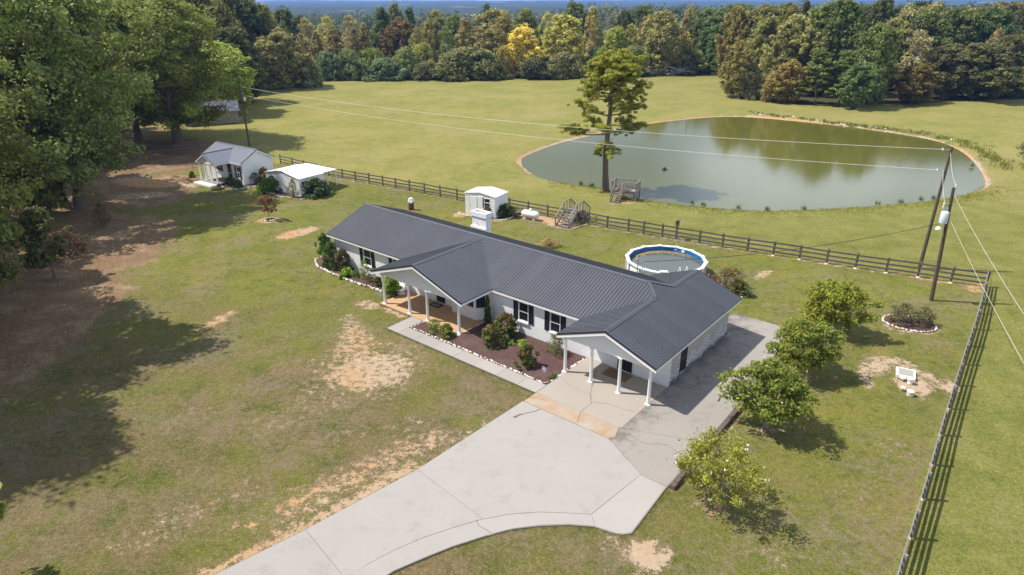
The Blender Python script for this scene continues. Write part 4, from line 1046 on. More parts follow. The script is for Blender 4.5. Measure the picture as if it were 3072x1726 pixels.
sw.box2((.05, .09, 0), (.11, sdep - .09, sze - .07)); sw.box2((slen - .11, .09, 0), (slen - .05, sdep - .09, sze - .07)); sw.box2((.05, sdep - .09, 0), (slen - .05, sdep - .03, sze - .07))
sw.extrude3([(.05, .035, sze - .07), (slen - .05, .035, sze - .07), (slen / 2, .035, szr - .06)], (0, .05, 0))
sw.build('wall', MT['siding'], gsh)
def laps(mb, y, holes, x0, x1, ax):
    z = .02
    while z < sze - .2:
        cuts = [x0] + [v for h in holes if h[2] - .1 < z < h[3] for v in (h[0], h[1])] + [x1]
        for a, b in zip(cuts[::2], cuts[1::2]):
            if ax == 'x': mb.add([(a, y - .055, z), (b, y - .055, z), (b, y - .002, z + .19), (a, y - .002, z + .19), (a, y - .002, z), (b, y - .002, z)], [[0, 1, 2, 3], [0, 4, 5, 1]])
            else: mb.add([(y + .055, a, z), (y + .055, b, z), (y + .002, b, z + .19), (y + .002, a, z + .19), (y + .002, a, z), (y + .002, b, z)], [[0, 1, 2, 3], [0, 4, 5, 1]])
        z += .2
lp = MB(); laps(lp, .03, [(.55, 1.55, 0, 2.05), (swin[0] - .06, swin[1] + .06, swin[2], swin[3] + .1)], .06, slen - .06, 'x'); lp.build('siding_laps', MT['siding'], gsh); lp = MB(); laps(lp, slen - .05, [], .06, sdep - .06, 'y'); lp.build('siding_laps', MT['siding'], gsh)
for x_ in (.03, slen - .07): MB().box2((x_, -.012, 0), (x_ + .06, .028, sze - .06)).build('corner_trim', MT['white'], gsh)
dd_ = MB().box2((.6, -.03, .04), (1.5, .028, 2.0)).build('door', MT['white'], gsh)
MB().box2((1.42, -.04, .1), (1.5, -.031, 1.95)).build('door_stile', MT['siding'], dd_)
MB().box2((.66, -.06, .95), (.70, -.031, 1.05)).build('handle', MT['trimdark'], dd_)
window(gsh, *swin, .03, sill=False, curtain=False)
for a in (swin[0] - .16,): MB().box2((a, -.02, swin[2]), (a + .14, .027, swin[3])).build('shutter', MT['shutter'], gsh)

# --- old barn behind the trees
bdir = Vector((.92, .385)).normalized()
barn = thing('old_barn', 'weathered grey board barn with a dark metal roof, half hidden behind the big trees', 'barn', (-49.49 - bdir.x * 9.0, 122.62 - bdir.y * 9.0, 0), math.atan2(bdir.y, bdir.x))
for i in range(45):
    x_ = i * .2; h_ = 2.2 + .03 * math.sin(i * 2.3)
    MB().box2((x_ + .008, -.02 + .02 * (i % 2), 0.02 + .04 * ((i * 7) % 3)), (x_ + .19, .01 + .02 * (i % 2), h_)).build('board', MT['barnwood'], barn)
MB().box2((0.02, .05, 0), (8.7, .1, 2.2)).build('wall', MT['dark'], barn)  # added near-black backing, paints the barn's inside gloom between the boards
MB().box2((0, .1, 0), (.1, 5.2, 2.3)).build('end_wall', MT['barnwood'], barn)
be = MB(); wall_grid(be, .1, 5.2, 0, 2.9, [(.6, 2.2, 0, 2.1)], lambda m_, a, b, c, d: m_.box2((8.72, a, c), (8.8, b, d))); be.build('end_wall', MT['barnwood'], barn)
MT['roofbarn'] = M('aged_metal_roof', (0.090, 0.096, 0.120), 0.4, 0.15, .8, spec=.5)
br_ = MB(); bpl = [[(-.4, -.5, 2.25), (9.3, -.5, 2.25), (9.3, 2.6, 3.75), (-.4, 2.6, 3.75)], [(-.4, 5.7, 2.25), (9.3, 5.7, 2.25), (9.3, 2.6, 3.75), (-.4, 2.6, 3.75)]]
for poly in bpl: br_.extrude3([Vector(p) - Vector((0, 0, .01)) for p in poly], (0, 0, -.07))
br_ = br_.build('roof', MT['oldwood'], barn)
for poly in bpl: roof_panels(br_, poly, (1, 0, 0), mat='roofbarn', pw=1.2, rib=.6)
MB().box2((6.2, 2.7, 3.0), (6.9, 3.4, 3.85)).build('roof_vent', MT['trimdark'], br_)
MB().lathe([(0, 0), (.35, .05), (.3, .4), (0, .5)], (7.3, 2.9, 3.3), 10).build('vent_cap', MT['galv'], br_)

# ------------------------------------------------------------------ fences
unit_me = {}
def unit_box(mat):
    if mat not in unit_me: unit_me[mat] = MB().box2((-.5, -.5, 0), (.5, .5, 1)).mesh('unit_' + mat, MT[mat])
    return unit_me[mat]
def rail_obj(parent, p, q, w, h, mat, name='rail'):
    p = Vector(p); q = Vector(q)
    o = link_mesh(name, unit_box(mat), parent); d = q - p
    z = d.normalized(); x = Vector((-z.y, z.x, 0)).normalized(); y = z.cross(x)
    o.matrix_local = Matrix(((x.x * w, y.x * h, z.x * d.length, p.x), (x.y * w, y.y * h, z.y * d.length, p.y), (x.z * w, y.z * h, z.z * d.length, p.z), (0, 0, 0, 1)))
    return o
def fence(root, pts, zs, ph, side, pw=.13, rh=.14, skip=(), rmat='fencewood'):
    rr = random.Random(len(pts)); o0 = pts[0]
    for i, (x, y) in enumerate(pts):
        if i in skip: continue
        o = link_mesh('post', unit_box(rmat), root); lean = Matrix.Rotation(rr.uniform(-.025, .025), 4, 'X') @ Matrix.Rotation(rr.uniform(-.025, .025), 4, 'Y')
        o.matrix_local = Matrix.Translation((x - o0[0], y - o0[1], -.03)) @ lean @ Matrix.Rotation(.6, 4, 'Z') @ Matrix.Diagonal((pw, pw, ph + .03 + rr.uniform(-.04, .04), 1))
    for (a, b) in zip(pts, pts[1:]):
        A = Vector((a[0] - o0[0], a[1] - o0[1], 0)); B = Vector((b[0] - o0[0], b[1] - o0[1], 0)); d = (B - A).normalized(); n = Vector((-d.y, d.x, 0)) * side * (pw / 2 + .02)
        for z in zs: rail_obj(root, A + n + Vector((0, 0, z + rr.uniform(-.03, .03))), B + n + Vector((0, 0, z + rr.uniform(-.03, .03))), .035 if rmat == 'fencewood' else .045, rh, rmat)
bf = thing('board_fence', 'long dark three-rail board fence running behind the house, pool and sheds', 'fence', (FB[0][0], FB[0][1], 0))
fence(bf, FB, (.33, .72, 1.12), 1.28, 1)
RF = [(36.5, 46.7), (34.55, 44.25), (32.7, 41.95), (30.8, 39.6), (28.95, 37.25), (27.1, 34.95), (25.25, 32.6), (23.4, 30.25), (21.55, 27.9), (19.75, 25.55), (17.95, 23.2), (16.15, 20.9), (14.35, 18.6), (12.55, 16.2), (10.8, 13.9)]
RF = [(x + .30 * min(1, (46.7 - y) / 7), y) for x, y in RF]
rf = thing('board_fence', 'four-rail board fence down the right edge, its shadow falling on the pasture grass', 'fence', (RF[0][0], RF[0][1], 0))
fence(rf, RF, (.28, .62, .96, 1.3), 1.42, -1, pw=.11, skip=(0,), rmat='fencegrey')
for (x, y) in RF[6:13]:
    MB().lathe([(.12, -.02), (.11, .025), (.06, .04), (0, .045)], (x - RF[0][0], y - RF[0][1], 0), 8).build('footing', MT['stone_warm'], rf)
for (x, y) in FB[1:8]:
    MB().lathe([(.17, -.02), (.16, .03), (.08, .055), (0, .06)], (x - FB[0][0] - .06, y - FB[0][1] - .14, 0), 8).build('footing', MT['stone_warm'], bf)
LF = [(-46.0, 97.4), (-48.7, 95.9), (-51.2, 97.4), (-53.8, 99.0), (-56.5, 99.8), (-59.2, 99.0), (-61.8, 97.6), (-62.8, 94.6)]
lf_ = thing('board_fence', 'dark rail fence in the shade under the big trees by the barn', 'fence', (LF[0][0], LF[0][1], 0))
fence(lf_, LF, (.4, .8, 1.2), 1.35, 1)
bb = thing('bird_box', 'small dark nest box on a post of the back fence', 'bird box', (15.24, 58.0, 1.26), R(-32))
MB().box2((-.14, -.14, .02), (.14, .14, .42)).build('box', MT['fencewood'], bb)
MB().extrude3([(-.2, -.2, .42), (.2, -.2, .42), (0, -.2, .56)], (0, .4, 0)).build('roof', MT['trimdark'], bb)

# ------------------------------------------------------------------ stile over the fence
sv = Vector((.53, .848)); su = Vector((.848, -.53))
sti = thing('fence_stile', 'weathered grey wooden stile with steps and handrails over the board fence', 'stile', (4.93, 61.72, 0), math.atan2(su.y, su.x))
def steps(parent, sgn, y0, y1, n, ztop, w):
    for i in range(n):
        z = ztop * (i + .6) / (n + .6); y = y0 + (y1 - y0) * (i + .3) / n
        for yy in (-.095, .095):
            MB().box2((-w / 2 + .05, y + yy - .08, z - .04), (w / 2 - .05, y + yy + .08, z)).build('tread', MT['oldwood'], parent)
    for x in (-w / 2, w / 2):
        MB().beam((x, y0 - sgn * .05, 0.02), (x, y1, ztop - .04), .05, .24).build('stringer', MT['oldwood'], parent)
    MB().beam((0, y0 + (y1 - y0) * .33, .05), (0, y1, ztop - .22), .05, .16).build('stringer', MT['oldwood'], parent)
SWD, ZP = 1.36, 1.1; SY0, SY1, SY2, SY3 = 0.0, 1.72, 3.0, 4.6
steps(sti, 1, SY0, SY1, 5, ZP, SWD); steps(sti, -1, SY3, SY2, 5, ZP, SWD)
for i in range(6):
    y = SY1 + .02 + i * .21; MB().box2((-SWD / 2 - .04, y, ZP - .04 + .008 * (i % 2)), (SWD / 2 + .04, y + .19, ZP + .008 * (i % 2))).build('deck_plank', MT['oldwood'], sti)
MB().box2((-SWD / 2, SY1, ZP - .25), (SWD / 2, SY1 + .05, ZP - .045)).build('joist', MT['oldwood'], sti); MB().box2((-SWD / 2, SY2 - .05, ZP - .25), (SWD / 2, SY2, ZP - .045)).build('joist', MT['oldwood'], sti)
for x in (-SWD / 2 - .06, SWD / 2 + .06):
    for y, zt in ((SY0 + .0, .92), (SY1, 1.98), (SY2, 1.98), (SY3, .92)): MB().box2((x - .05, y - .05, 0), (x + .05, y + .05, zt)).build('post', MT['oldwood'], sti)
    MB().box2((x - .03, (SY1 + SY2) / 2 - .04, ZP), (x + .03, (SY1 + SY2) / 2 + .04, 2.0)).build('baluster', MT['oldwood'], sti)
    for y, z0, z1 in ((SY3 - .6, .4, 1.42), (SY3 - 1.1, .7, 1.72)): MB().box2((x - .03, y - .03, z0), (x + .03, y + .03, z1)).build('baluster', MT['oldwood'], sti)
    for p, q in (((x, SY0 - .1, .93), (x, SY1, 2.02)), ((x, SY1 - .02, 2.02), (x, SY2 + .02, 2.02)), ((x, SY2, 2.02), (x, SY3 + .1, .93))): MB().beam(p, q, .12, .05).build('handrail', MT['oldwood'], sti)

# ------------------------------------------------------------------ viewing deck at the pond
ddir = Vector((2.5, -1.25)).normalized()
dk = thing('fishing_deck', 'small grey wooden fishing deck with balusters and steps at the edge of the pond', 'deck', (11.15, 71.75, 0), math.atan2(ddir.y, ddir.x))
DW, DD, DZ, RZ = 2.75, 1.5, .95, 2.0
for i in range(13):
    x = i * DW / 13; MB().box2((x + .008, 0, DZ - .04), (x + DW / 13 - .008, DD, DZ)).build('deck_plank', MT['oldwood'], dk)
for y in (.03, DD - .08): MB().box2((0, y, DZ - .24), (DW, y + .05, DZ - .041)).build('joist', MT['oldwood'], dk)
for x in (0, DW - .05): MB().box2((x, .08, DZ - .24), (x + .05, DD - .08, DZ - .041)).build('joist', MT['oldwood'], dk)
for x, y in ((0.0, 0), (DW, 0), (0, DD), (DW, DD), (.95, 0)): MB().box2((x - .055, y - .055, -.8), (x + .055, y + .055, RZ if x != .95 else DZ - .24)).build('post', MT['oldwood'], dk)
for x in (.33, 1.32): MB().box2((x - .045, -.045, DZ), (x + .045, .045, RZ)).build('post', MT['oldwood'], dk)
def rails(p, q, n):
    p = Vector(p); q = Vector(q)
    MB().beam(p + Vector((0, 0, RZ)), q + Vector((0, 0, RZ)), .14, .045).build('top_rail', MT['oldwood'], dk)
    MB().beam(p + Vector((0, 0, DZ + .12)), q + Vector((0, 0, DZ + .12)), .05, .08).build('bottom_rail', MT['oldwood'], dk)
    for i in range(1, n):
        c = p.lerp(q, i / n); MB().box2((c.x - .02, c.y - .02, DZ + .1), (c.x + .02, c.y + .02, RZ - .02)).build('baluster', MT['oldwood'], dk)
rails((0, DD, 0), (DW, DD, 0), 13); rails((0, 0, 0), (0, DD, 0), 7); rails((DW, 0, 0), (DW, DD, 0), 7); rails((1.32, 0, 0), (DW, 0, 0), 7); rails((0, 0, 0), (.33, 0, 0), 2)
for i in range(5):
    z = DZ * (i + .5) / 5.3; y = -1.35 + i * .27
    for yy in (0, .135): MB().box2((.37, y + yy, z - .035), (1.28, y + yy + .12, z)).build('tread', MT['oldwood'], dk)
for x in (.35, 1.3): MB().beam((x, -1.4, .0), (x, -.03, DZ - .08), .045, .22).build('stringer', MT['oldwood'], dk); MB().beam((x, -1.42, .85), (x, .0, RZ + .02), .08, .05).build('handrail', MT['white'] if 0 else MT['oldwood'], dk); MB().box2((x - .03, -1.38, 0), (x + .03, -1.32, .88)).build('post', MT['oldwood'], dk)
MB().beam((.95, .0, DZ - .2), (DW, .0, .1), .04, .09).build('brace', MT['oldwood'], dk); MB().beam((DW, .06, DZ - .2), (DW, DD - .06, -.1), .04, .09).build('brace', MT['oldwood'], dk)
rg = thing('outdoor_rug', 'brown rug spread on the fishing deck floor', 'rug', (11.15, 71.75, DZ + .003), math.atan2(ddir.y, ddir.x))
MB().box2((.45, .2, 0), (1.95, 1.3, .015)).build('rug_sheet', MT['deckmat'], rg)
tw = MB().prism([(2.1, .35), (2.45, .2), (2.62, .7), (2.3, .95), (2.12, .8)], 0, .05).build('towel', MT['towel']); tw.location = (11.15, 71.75, DZ + .003); tw.rotation_euler = (0, 0, math.atan2(ddir.y, ddir.x)); tag(tw, 'crumpled pale towel lying on the fishing deck', 'towel')

# ------------------------------------------------------------------ propane tank, burn barrel
tk = thing('propane_tank', 'white horizontal propane tank on the bare ground between the shed and the stile', 'tank', (1.9, 64.25, 0), math.atan2(-1.16, 1.78))
Lt, rt_ = .66, .37
prof = [(0, -Lt - .36), (.16, -Lt - .34), (.25, -Lt - .25), (.34, -Lt - .12), (rt_, -Lt), (rt_, Lt), (.34, Lt + .12), (.25, Lt + .25), (.16, Lt + .34), (0, Lt + .36)]
tb = MB().lathe(prof, (0, 0, 0), 20).build('tank_body', MT['tank'], tk); tb.rotation_euler = (0, R(90), 0); tb.location = (0, 0, .56)
MB().lathe([(.17, 0), (.17, .13), (.12, .19), (0, .2)], (0, 0, .91), 14).build('valve_dome', MT['tank'], tk)
for x in (-.5, .5): MB().box2((x - .06, -.28, 0), (x + .06, .28, .24)).build('leg', MT['stone'], tk)
bn = thing('burn_barrel', 'rusty barrel topped with a bunched white plastic bag behind the house roof', 'barrel', (-10.66, 67.83, 0))
MB().lathe([(0, 0), (.29, 0), (.3, .02), (.29, .3), (.305, .32), (.29, .34), (.29, .6), (.305, .62), (.29, .64), (.3, .9), (.28, .92), (0, .9)], (0, 0, 0), 16).build('drum', MT['rust'], bn)
vs = MB(); vs.lathe([(.3, .8), (.33, .93), (.31, 1.02), (.2, 1.15), (.24, 1.24), (.1, 1.3), (0, 1.27)], (0, 0, 0), 9, False)
for i, v in enumerate(vs.v): vs.v[i] = (v[0] * (1 + .22 * math.sin(i * 2.7)), v[1] * (1 + .22 * math.cos(i * 1.9)), v[2] + .05 * math.sin(i * 3.3))
vs.build('bag', MT['bag'], bn)

# ------------------------------------------------------------------ above-ground pool
PC = (12.45, 49.85); PRAD = 3.22; NP = 14; PZ = 1.2
pool = thing('swimming_pool', 'round above-ground pool with white rim, blue liner and leaves floating on grey-green water', 'pool', (PC[0], PC[1], 0))
pv = [(PRAD * math.cos(2 * math.pi * (k + .4) / NP), PRAD * math.sin(2 * math.pi * (k + .4) / NP)) for k in range(NP)]
for k in range(NP):
    a = Vector((*pv[k], 0)); b = Vector((*pv[(k + 1) % NP], 0)); d = (b - a).normalized(); n = Vector((d.y, -d.x, 0))
    MB().extrude3([a * .955 + Vector((0, 0, 0)), b * .955, b * .955 + Vector((0, 0, PZ - .03)), a * .955 + Vector((0, 0, PZ - .03))], n * .03).build('wall_panel', MT['poolwhite'], pool)
    mb = MB(); mb.extrude3([a * .93 + Vector((0, 0, PZ - .03)), b * .93 + Vector((0, 0, PZ - .03)), b * 1.015 + Vector((0, 0, PZ - .03)), a * 1.015 + Vector((0, 0, PZ - .03))], (0, 0, .06)); mb.build('top_rail', MT['poolwhite'], pool)
    MB().beam(a * .985 + Vector((0, 0, 0)), a * .985 + Vector((0, 0, PZ - .035)), .2, .07, up=a.normalized()).build('upright', MT['poolwhite'], pool)
    MB().beam(a * .972 + Vector((0, 0, PZ + .01)), a * .972 + Vector((0, 0, PZ + .05)), .26, .3, up=a.normalized()).build('rail_cap', MT['poolwhite'], pool)
lin_ = MB(); n_ = 48; r_ = PRAD * .925
lin_.lathe([(r_, PZ - .035), (r_ - .02, .3), (0, .28)], (0, 0, 0), n_); lin_.build('liner', MT['poolblue'], pool)
wt = MB(); wt.poly([(math.cos(2 * math.pi * k / n_) * (r_ - .005), math.sin(2 * math.pi * k / n_) * (r_ - .005), .82) for k in range(n_)]); wt.build('pool_water', MT['poolwater'], pool)
rr = np.random.default_rng(4); vv = []
for i in range(420):
    a = rr.normal(R(95), .62); r = (r_ - .08) - abs(rr.normal(0, .28)) - .05; s_ = rr.uniform(.03, .07); ph = rr.uniform(0, 6.28)
    c_ = np.array([r * math.cos(a), r * math.sin(a), .824 + rr.uniform(0, .006)])
    for k in range(4): vv.append(c_ + np.array([math.cos(ph + k * 1.571) * s_ * (1.4 if k % 2 else .8), math.sin(ph + k * 1.571) * s_ * (1.4 if k % 2 else .8), rr.uniform(0, .008)]))
link_mesh('floating_leaves', np_mesh('floating_leaves', np.array(vv), 4, MT['litter']), pool, kind='stuff')
sk = MB().box2((-.14, -.02, -.1), (.14, .02, .1)).build('skimmer', MT['poolwhite'], pool); sk.location = ((r_ - .04) * math.cos(R(49)), (r_ - .04) * math.sin(R(49)), 1.0); sk.rotation_euler = (0, 0, R(49 + 90))
rt2 = MB().lathe([(0, 0), (.06, 0), (.06, .02), (0, .025)], (0, 0, 0), 10).build('return_fitting', MT['poolwhite'], pool); rt2.location = ((r_ - .02) * math.cos(R(62)), (r_ - .02) * math.sin(R(62)), 1.0); rt2.rotation_euler = (R(90), 0, R(152))
ld = thing('pool_ladder', 'white folding ladder straddling the near rim of the pool', 'ladder', (PC[0] + .6, PC[1] - 3.1, 0), R(11))
for x in (-.28, .28):
    MB().tube([(x, -.75, 0), (x, -.08, 1.75)], .03, 8).build('rail', MT['white'], ld); MB().tube([(x, .6, .3), (x, .0, 1.75)], .03, 8).build('rail', MT['white'], ld)
for i in range(4): MB().box2((-.28, -.72 + i * .16, .28 + i * .36), (.28, -.6 + i * .16, .32 + i * .36)).build('step', MT['white'], ld)
pb = thing('pool_pump_box', 'white filter box clipped on the pool rim just above the roof line', 'filter box', (PC[0] - .85, PC[1] - 3.12, 0), R(-14))
MB().box2((-.3, -.22, .85), (.3, .12, 1.42)).build('housing', MT['poolwhite'], pb); MB().tube([(0, -.1, 0), (0, -.1, .85)], .05, 8).build('pipe', MT['poolwhite'], pb)

# ------------------------------------------------------------------ utility poles and lines
def sag(p, q, s, n=24):
    p = Vector(p); q = Vector(q); return [p.lerp(q, i / n) - Vector((0, 0, s * 4 * (i / n) * (1 - i / n))) for i in range(n + 1)]
def pole(name, label, base, top, r0, r1):
    t_ = thing(name, label, 'utility pole', base); d = Vector(top) - Vector(base)
    MB().tube([(0, 0, -.3), d * .5, d], [r0, (r0 + r1) / 2, r1], 10).build('pole_shaft', MT['polewood'], t_); return t_, d
pA, dA = pole('utility_pole', 'slim utility pole behind the cottage with a lamp arm and small transformer', (-39.69, 100.58, 0), (-39.75, 100.6, 9.0), .15, .10)
MB().tube([(0, 0, 6.0), (-.5, -.1, 6.25), (-1.0, -.2, 6.2)], .025, 6).build('lamp_arm', MT['galv'], pA)
MB().lathe([(0, .12), (.12, .1), (.2, .0), (.17, -.16), (.08, -.22), (0, -.23)], (-1.05, -.22, 6.1), 12).build('lamp_head', MT['white'], pA)
MB().lathe([(0, 0), (.17, 0), (.18, .03), (.18, .55), (.15, .6), (0, .62)], (.34, .1, 6.85), 12).build('transformer', MT['paleblue'], pA)
MB().lathe([(.03, 0), (.05, .05), (.03, .1), (.05, .15), (.02, .2)], (.3, .05, 7.9), 8).build('insulator', MT['white'], pA)
MB().beam((0, 0, 7.95), (.36, .06, 7.95), .06, .06).build('bracket', MT['galv'], pA)
tB = (35.95, 50.3, 10.0)
pB, dB = pole('utility_pole', 'tall leaning utility pole beyond the back fence', (33.63, 50.59, 0), (33.72, 50.6, 9.96), .15, .10)
for z, s_ in ((9.75, .0), (8.15, .0)):
    c = dB * (z / dB.z); MB().beam(c + Vector((-.1, 0, 0)), c + Vector((-.55, .15, 0)), .05, .05).build('deadend_arm', MT['galv'], pB); MB().lathe([(.03, -.1), (.06, -.05), (.06, .05), (.03, .1)], tuple(c + Vector((-.55, .15, 0))), 8).build('insulator', MT['white'], pB)
pC, dC = pole('utility_pole', 'dark utility pole with a pale grey transformer can inside the fence corner', (30.93, 44.27, 0), (30.36, 44.29, 8.5), .145, .10)
MB().lathe([(0, 0), (.25, .0), (.26, .03), (.26, .76), (.22, .83), (.1, .89), (0, .9)], (-.78, -.12, 5.98), 16).build('transformer', MT['paleblue'], pC)
MB().beam((-.55, -.06, 6.3), (-.42, 0, 6.3), .1, .3).build('bracket', MT['galv'], pC)
for x in (-.84, -.70): MB().lathe([(.04, 0), (.06, .05), (.035, .1), (.06, .15), (.03, .24)], (x, -.12, 6.92), 8).build('bushing', MT['paleblue'], pC)
MB().beam((-1.0, -.1, 7.35), (-.38, .02, 7.35), .07, .09).build('cutout_arm', MT['galv'], pC)
MB().lathe([(.04, -.25), (.07, -.15), (.04, 0), (.07, .1), (.04, .2)], (-1.0, -.1, 7.3), 8).build('fuse_cutout', MT['white'], pC)
MB().lathe([(.03, 0), (.06, .06), (.03, .12), (.06, .18), (.03, .3)], (-.44, .03, 8.45), 8).build('insulator', MT['white'], pC)
MB().lathe([(0, .14), (.1, .12), (.2, 0), (.18, -.12), (.09, -.2), (0, -.22)], (-1.0, -.15, 5.6), 12).build('lamp_head', MT['white'], pC)
MB().tube([(-.38, 0, 5.7), (-.7, -.08, 5.8), (-.96, -.14, 5.75)], .025, 6).build('lamp_arm', MT['galv'], pC)
lns = thing('power_lines', 'pale overhead lines strung from the cottage pole across the pond to the leaning pole', 'power line', (-39.7, 100.6, 8.9))
BW = Vector((33.63, 50.59, 0)); O_ = Vector((-39.7, 100.6, 8.9))
for zA, zB, s_ in ((8.9, 9.75, 1.15), (7.75, 8.15, 1.15)):
    e_ = BW + dB * (zB / dB.z) + Vector((-.55, .15, 0)); MB().tube([p - O_ for p in sag((-39.7, 100.6, zA), e_, s_, 40)], .017, 6, smooth=True).build('line', MT['wire'], lns)
jp = thing('jumper_wires', 'thin wires looping down from the leaning pole to the transformer pole', 'power line', (33.7, 50.6, 9.7)); O_ = Vector((33.7, 50.6, 9.7))
CW = Vector((30.93, 44.27, 0))
for a_, b_, s_ in ((BW + dB * .96, CW + Vector((-.44, .03, 8.65)), .3), (BW + dB * .82 + Vector((-.2, 0, 0)), CW + Vector((-1.0, -.1, 7.5)), .25)): MB().tube([p - O_ for p in sag(a_, b_, s_, 14)], .012, 5).build('line', MT['wire'], jp)
MB().tube([Vector((-.95, -.1, 7.1)) + CW - O_, Vector((-.8, -.12, 6.95)) + CW - O_], .01, 5).build('line', MT['wire'], jp)
gy_ = thing('guy_wire', 'guy wire with a yellow guard anchored beyond the fence corner', 'guy wire', (37.6, 50.69, 0)); O_ = Vector((37.6, 50.69, 0))
tp = BW + dB * .97 - O_
MB().tube([Vector((0, 0, 0)), tp], .010, 5).build('cable', MT['wire'], gy_); MB().tube([tp * .04, tp * .30], .03, 6).build('guard', MT['yellow'], gy_)
sv_ = thing('service_lines', 'pale lines dropping from the transformer pole to the right over the fence', 'power line', (30.93, 44.27, 0)); O_ = Vector((30.93, 44.27, 0))
for z0, q_ in ((7.9, (23.72, 27.55, 7.0)), (6.25, (22.8, 25.6, 5.5))):
    MB().tube([p - O_ for p in sag(CW + Vector((-.5 * z0 / 8.5 + .1, 0, z0)), Vector(q_), .15, 20)], .009, 6).build('line', MT['wire'], sv_)
hd = thing('house_drop', 'black service cable from the transformer pole over the pool to the roof mast', 'cable', (30.8, 44.2, 6.0)); O_ = Vector((30.8, 44.2, 6.0))
mx_ = Vector(HW(-6.5, 10.7, 3.62))
MB().tube([p - O_ for p in sag(CW + Vector((-.5, 0, 6.0)), mx_, .55, 30)], .018, 6).build('cable', MT['wireblack'], hd)

# ------------------------------------------------------------------ septic lid, white urns, timbers, signs, small things
slb = thing('concrete_slab', 'square weathered white concrete lid raised on the sandy patch', 'slab', (23.22, 33.7, 0), math.atan2(-.42, .78))
MB().box2((-.50, -.54, 0), (.50, .54, .2)).build('slab_block', MT['stone'], slb)
MB().box2((-.38, -.42, .2), (.38, .42, .206)).build('worn_top', MT['conc_path'], slb)
def lathe_thing(name, label, cat, loc, prof, mat, n=16):
    prof = [(r_ * .72, z_ * .72) for r_, z_ in prof]
    t_ = MB().lathe(prof, (0, 0, 0), n).build(name, MT[mat]); t_.location = loc; return tag(t_, label, cat)
lathe_thing('garden_urn', 'taller white urn touching the concrete lid', 'urn', (22.98, 32.8, 0), [(0, 0), (.2, 0), (.2, .05), (.17, .12), (.2, .3), (.26, .46), (.27, .5), (.22, .5), (0, .47)], 'white')
lathe_thing('round_stool', 'flat round white stone top beside the tall urn and the lid', 'stool', (22.72, 33.12, 0), [(0, 0), (.1, 0), (.09, .2), (.22, .24), (.24, .3), (.2, .34), (0, .35)], 'white')
lathe_thing('round_stool', 'small white mushroom-shaped stool on the bare sand left of the round urn', 'stool', (22.16, 32.05, 0), [(0, 0), (.08, 0), (.07, .22), (.19, .25), (.2, .3), (.14, .36), (0, .38)], 'white')
lathe_thing('garden_urn', 'round white drum-shaped urn nearest the camera on the sand', 'urn', (22.3, 31.55, 0), [(0, 0), (.25, 0), (.26, .03), (.25, .36), (.27, .4), (.24, .42), (0, .40)], 'white')
tm = thing('timber_edging', 'dark landscape timber laid along the driveway edge behind the crepe myrtles', 'timber edging', HW(4.05, -4.9), HT_)
for (x0, y0, x1, y1) in ((.12, -.1, .05, 2.9), (.05, 2.95, .0, 5.9), (.0, 5.95, -.06, 8.9)):
    MB().beam((x0, y0, .11), (x1, y1, .11), .24, .22).build('timber', MT['timber'], tm)
MB().beam((.11, -.45, .09), (.12, -.12, .09), .26, .2).build('timber', MT['timber'], tm)
def yard_sign(label, loc, rz):
    s_ = thing('yard_sign', label, 'sign', loc, rz)
    MB().tube([(0, 0, 0), (0, 0, .5)], .012, 6).build('stake', MT['galv'], s_)
    n = 8; mb = MB(); mb.extrude3([(.17 * math.cos(math.pi / 8 + k * math.pi / 4), -.015, .62 + .17 * math.sin(math.pi / 8 + k * math.pi / 4)) for k in range(n)], (0, .012, 0)); f_ = mb.build('sign_face', MT['navy'], s_)
    mb = MB()
    for k in range(n):
        a0, a1 = math.pi / 8 + k * math.pi / 4, math.pi / 8 + (k + 1) * math.pi / 4
        mb.extrude3([(.17 * math.cos(a0), -.019, .62 + .17 * math.sin(a0)), (.17 * math.cos(a1), -.019, .62 + .17 * math.sin(a1)), (.145 * math.cos(a1), -.019, .62 + .145 * math.sin(a1)), (.145 * math.cos(a0), -.019, .62 + .145 * math.sin(a0))], (0, .004, 0))
    mb.build('sign_border', MT['white'], f_)
    MB().box2((-.10, -.019, .60), (.10, -.0155, .65)).build('lettering_band', MT['white'], f_)
    return s_
yard_sign('small octagonal blue security sign on the lawn by the left porch column', (-9.75, 44.5, 0), HT_ + R(15))
yard_sign('octagonal blue security sign in the mulch bed near the carport corner', (1.86, 33.5, .05), HT_ - R(10))
fl_ = thing('pond_float', 'small black aerator float on the pond', 'float', (20.16, 86.0, WATER_Z))
MB().lathe([(0, -.05), (.28, -.05), (.33, .0), (.33, .1), (.26, .15), (0, .15)], (0, 0, 0), 14).build('float_body', MT['black'], fl_); MB().box2((-.12, -.1, .15), (.12, .1, .32)).build('motor', MT['black'], fl_)
sp_ = MB().tube([(0, 0, -.5), (.02, 0, .6), (-.03, .02, 1.1)], [.05, .04, .02], 6).build('dead_stake', MT['bark']); sp_.location = (30.5, 116.6, WATER_Z); tag(sp_, 'thin dead stake standing in the far part of the pond', 'stake')

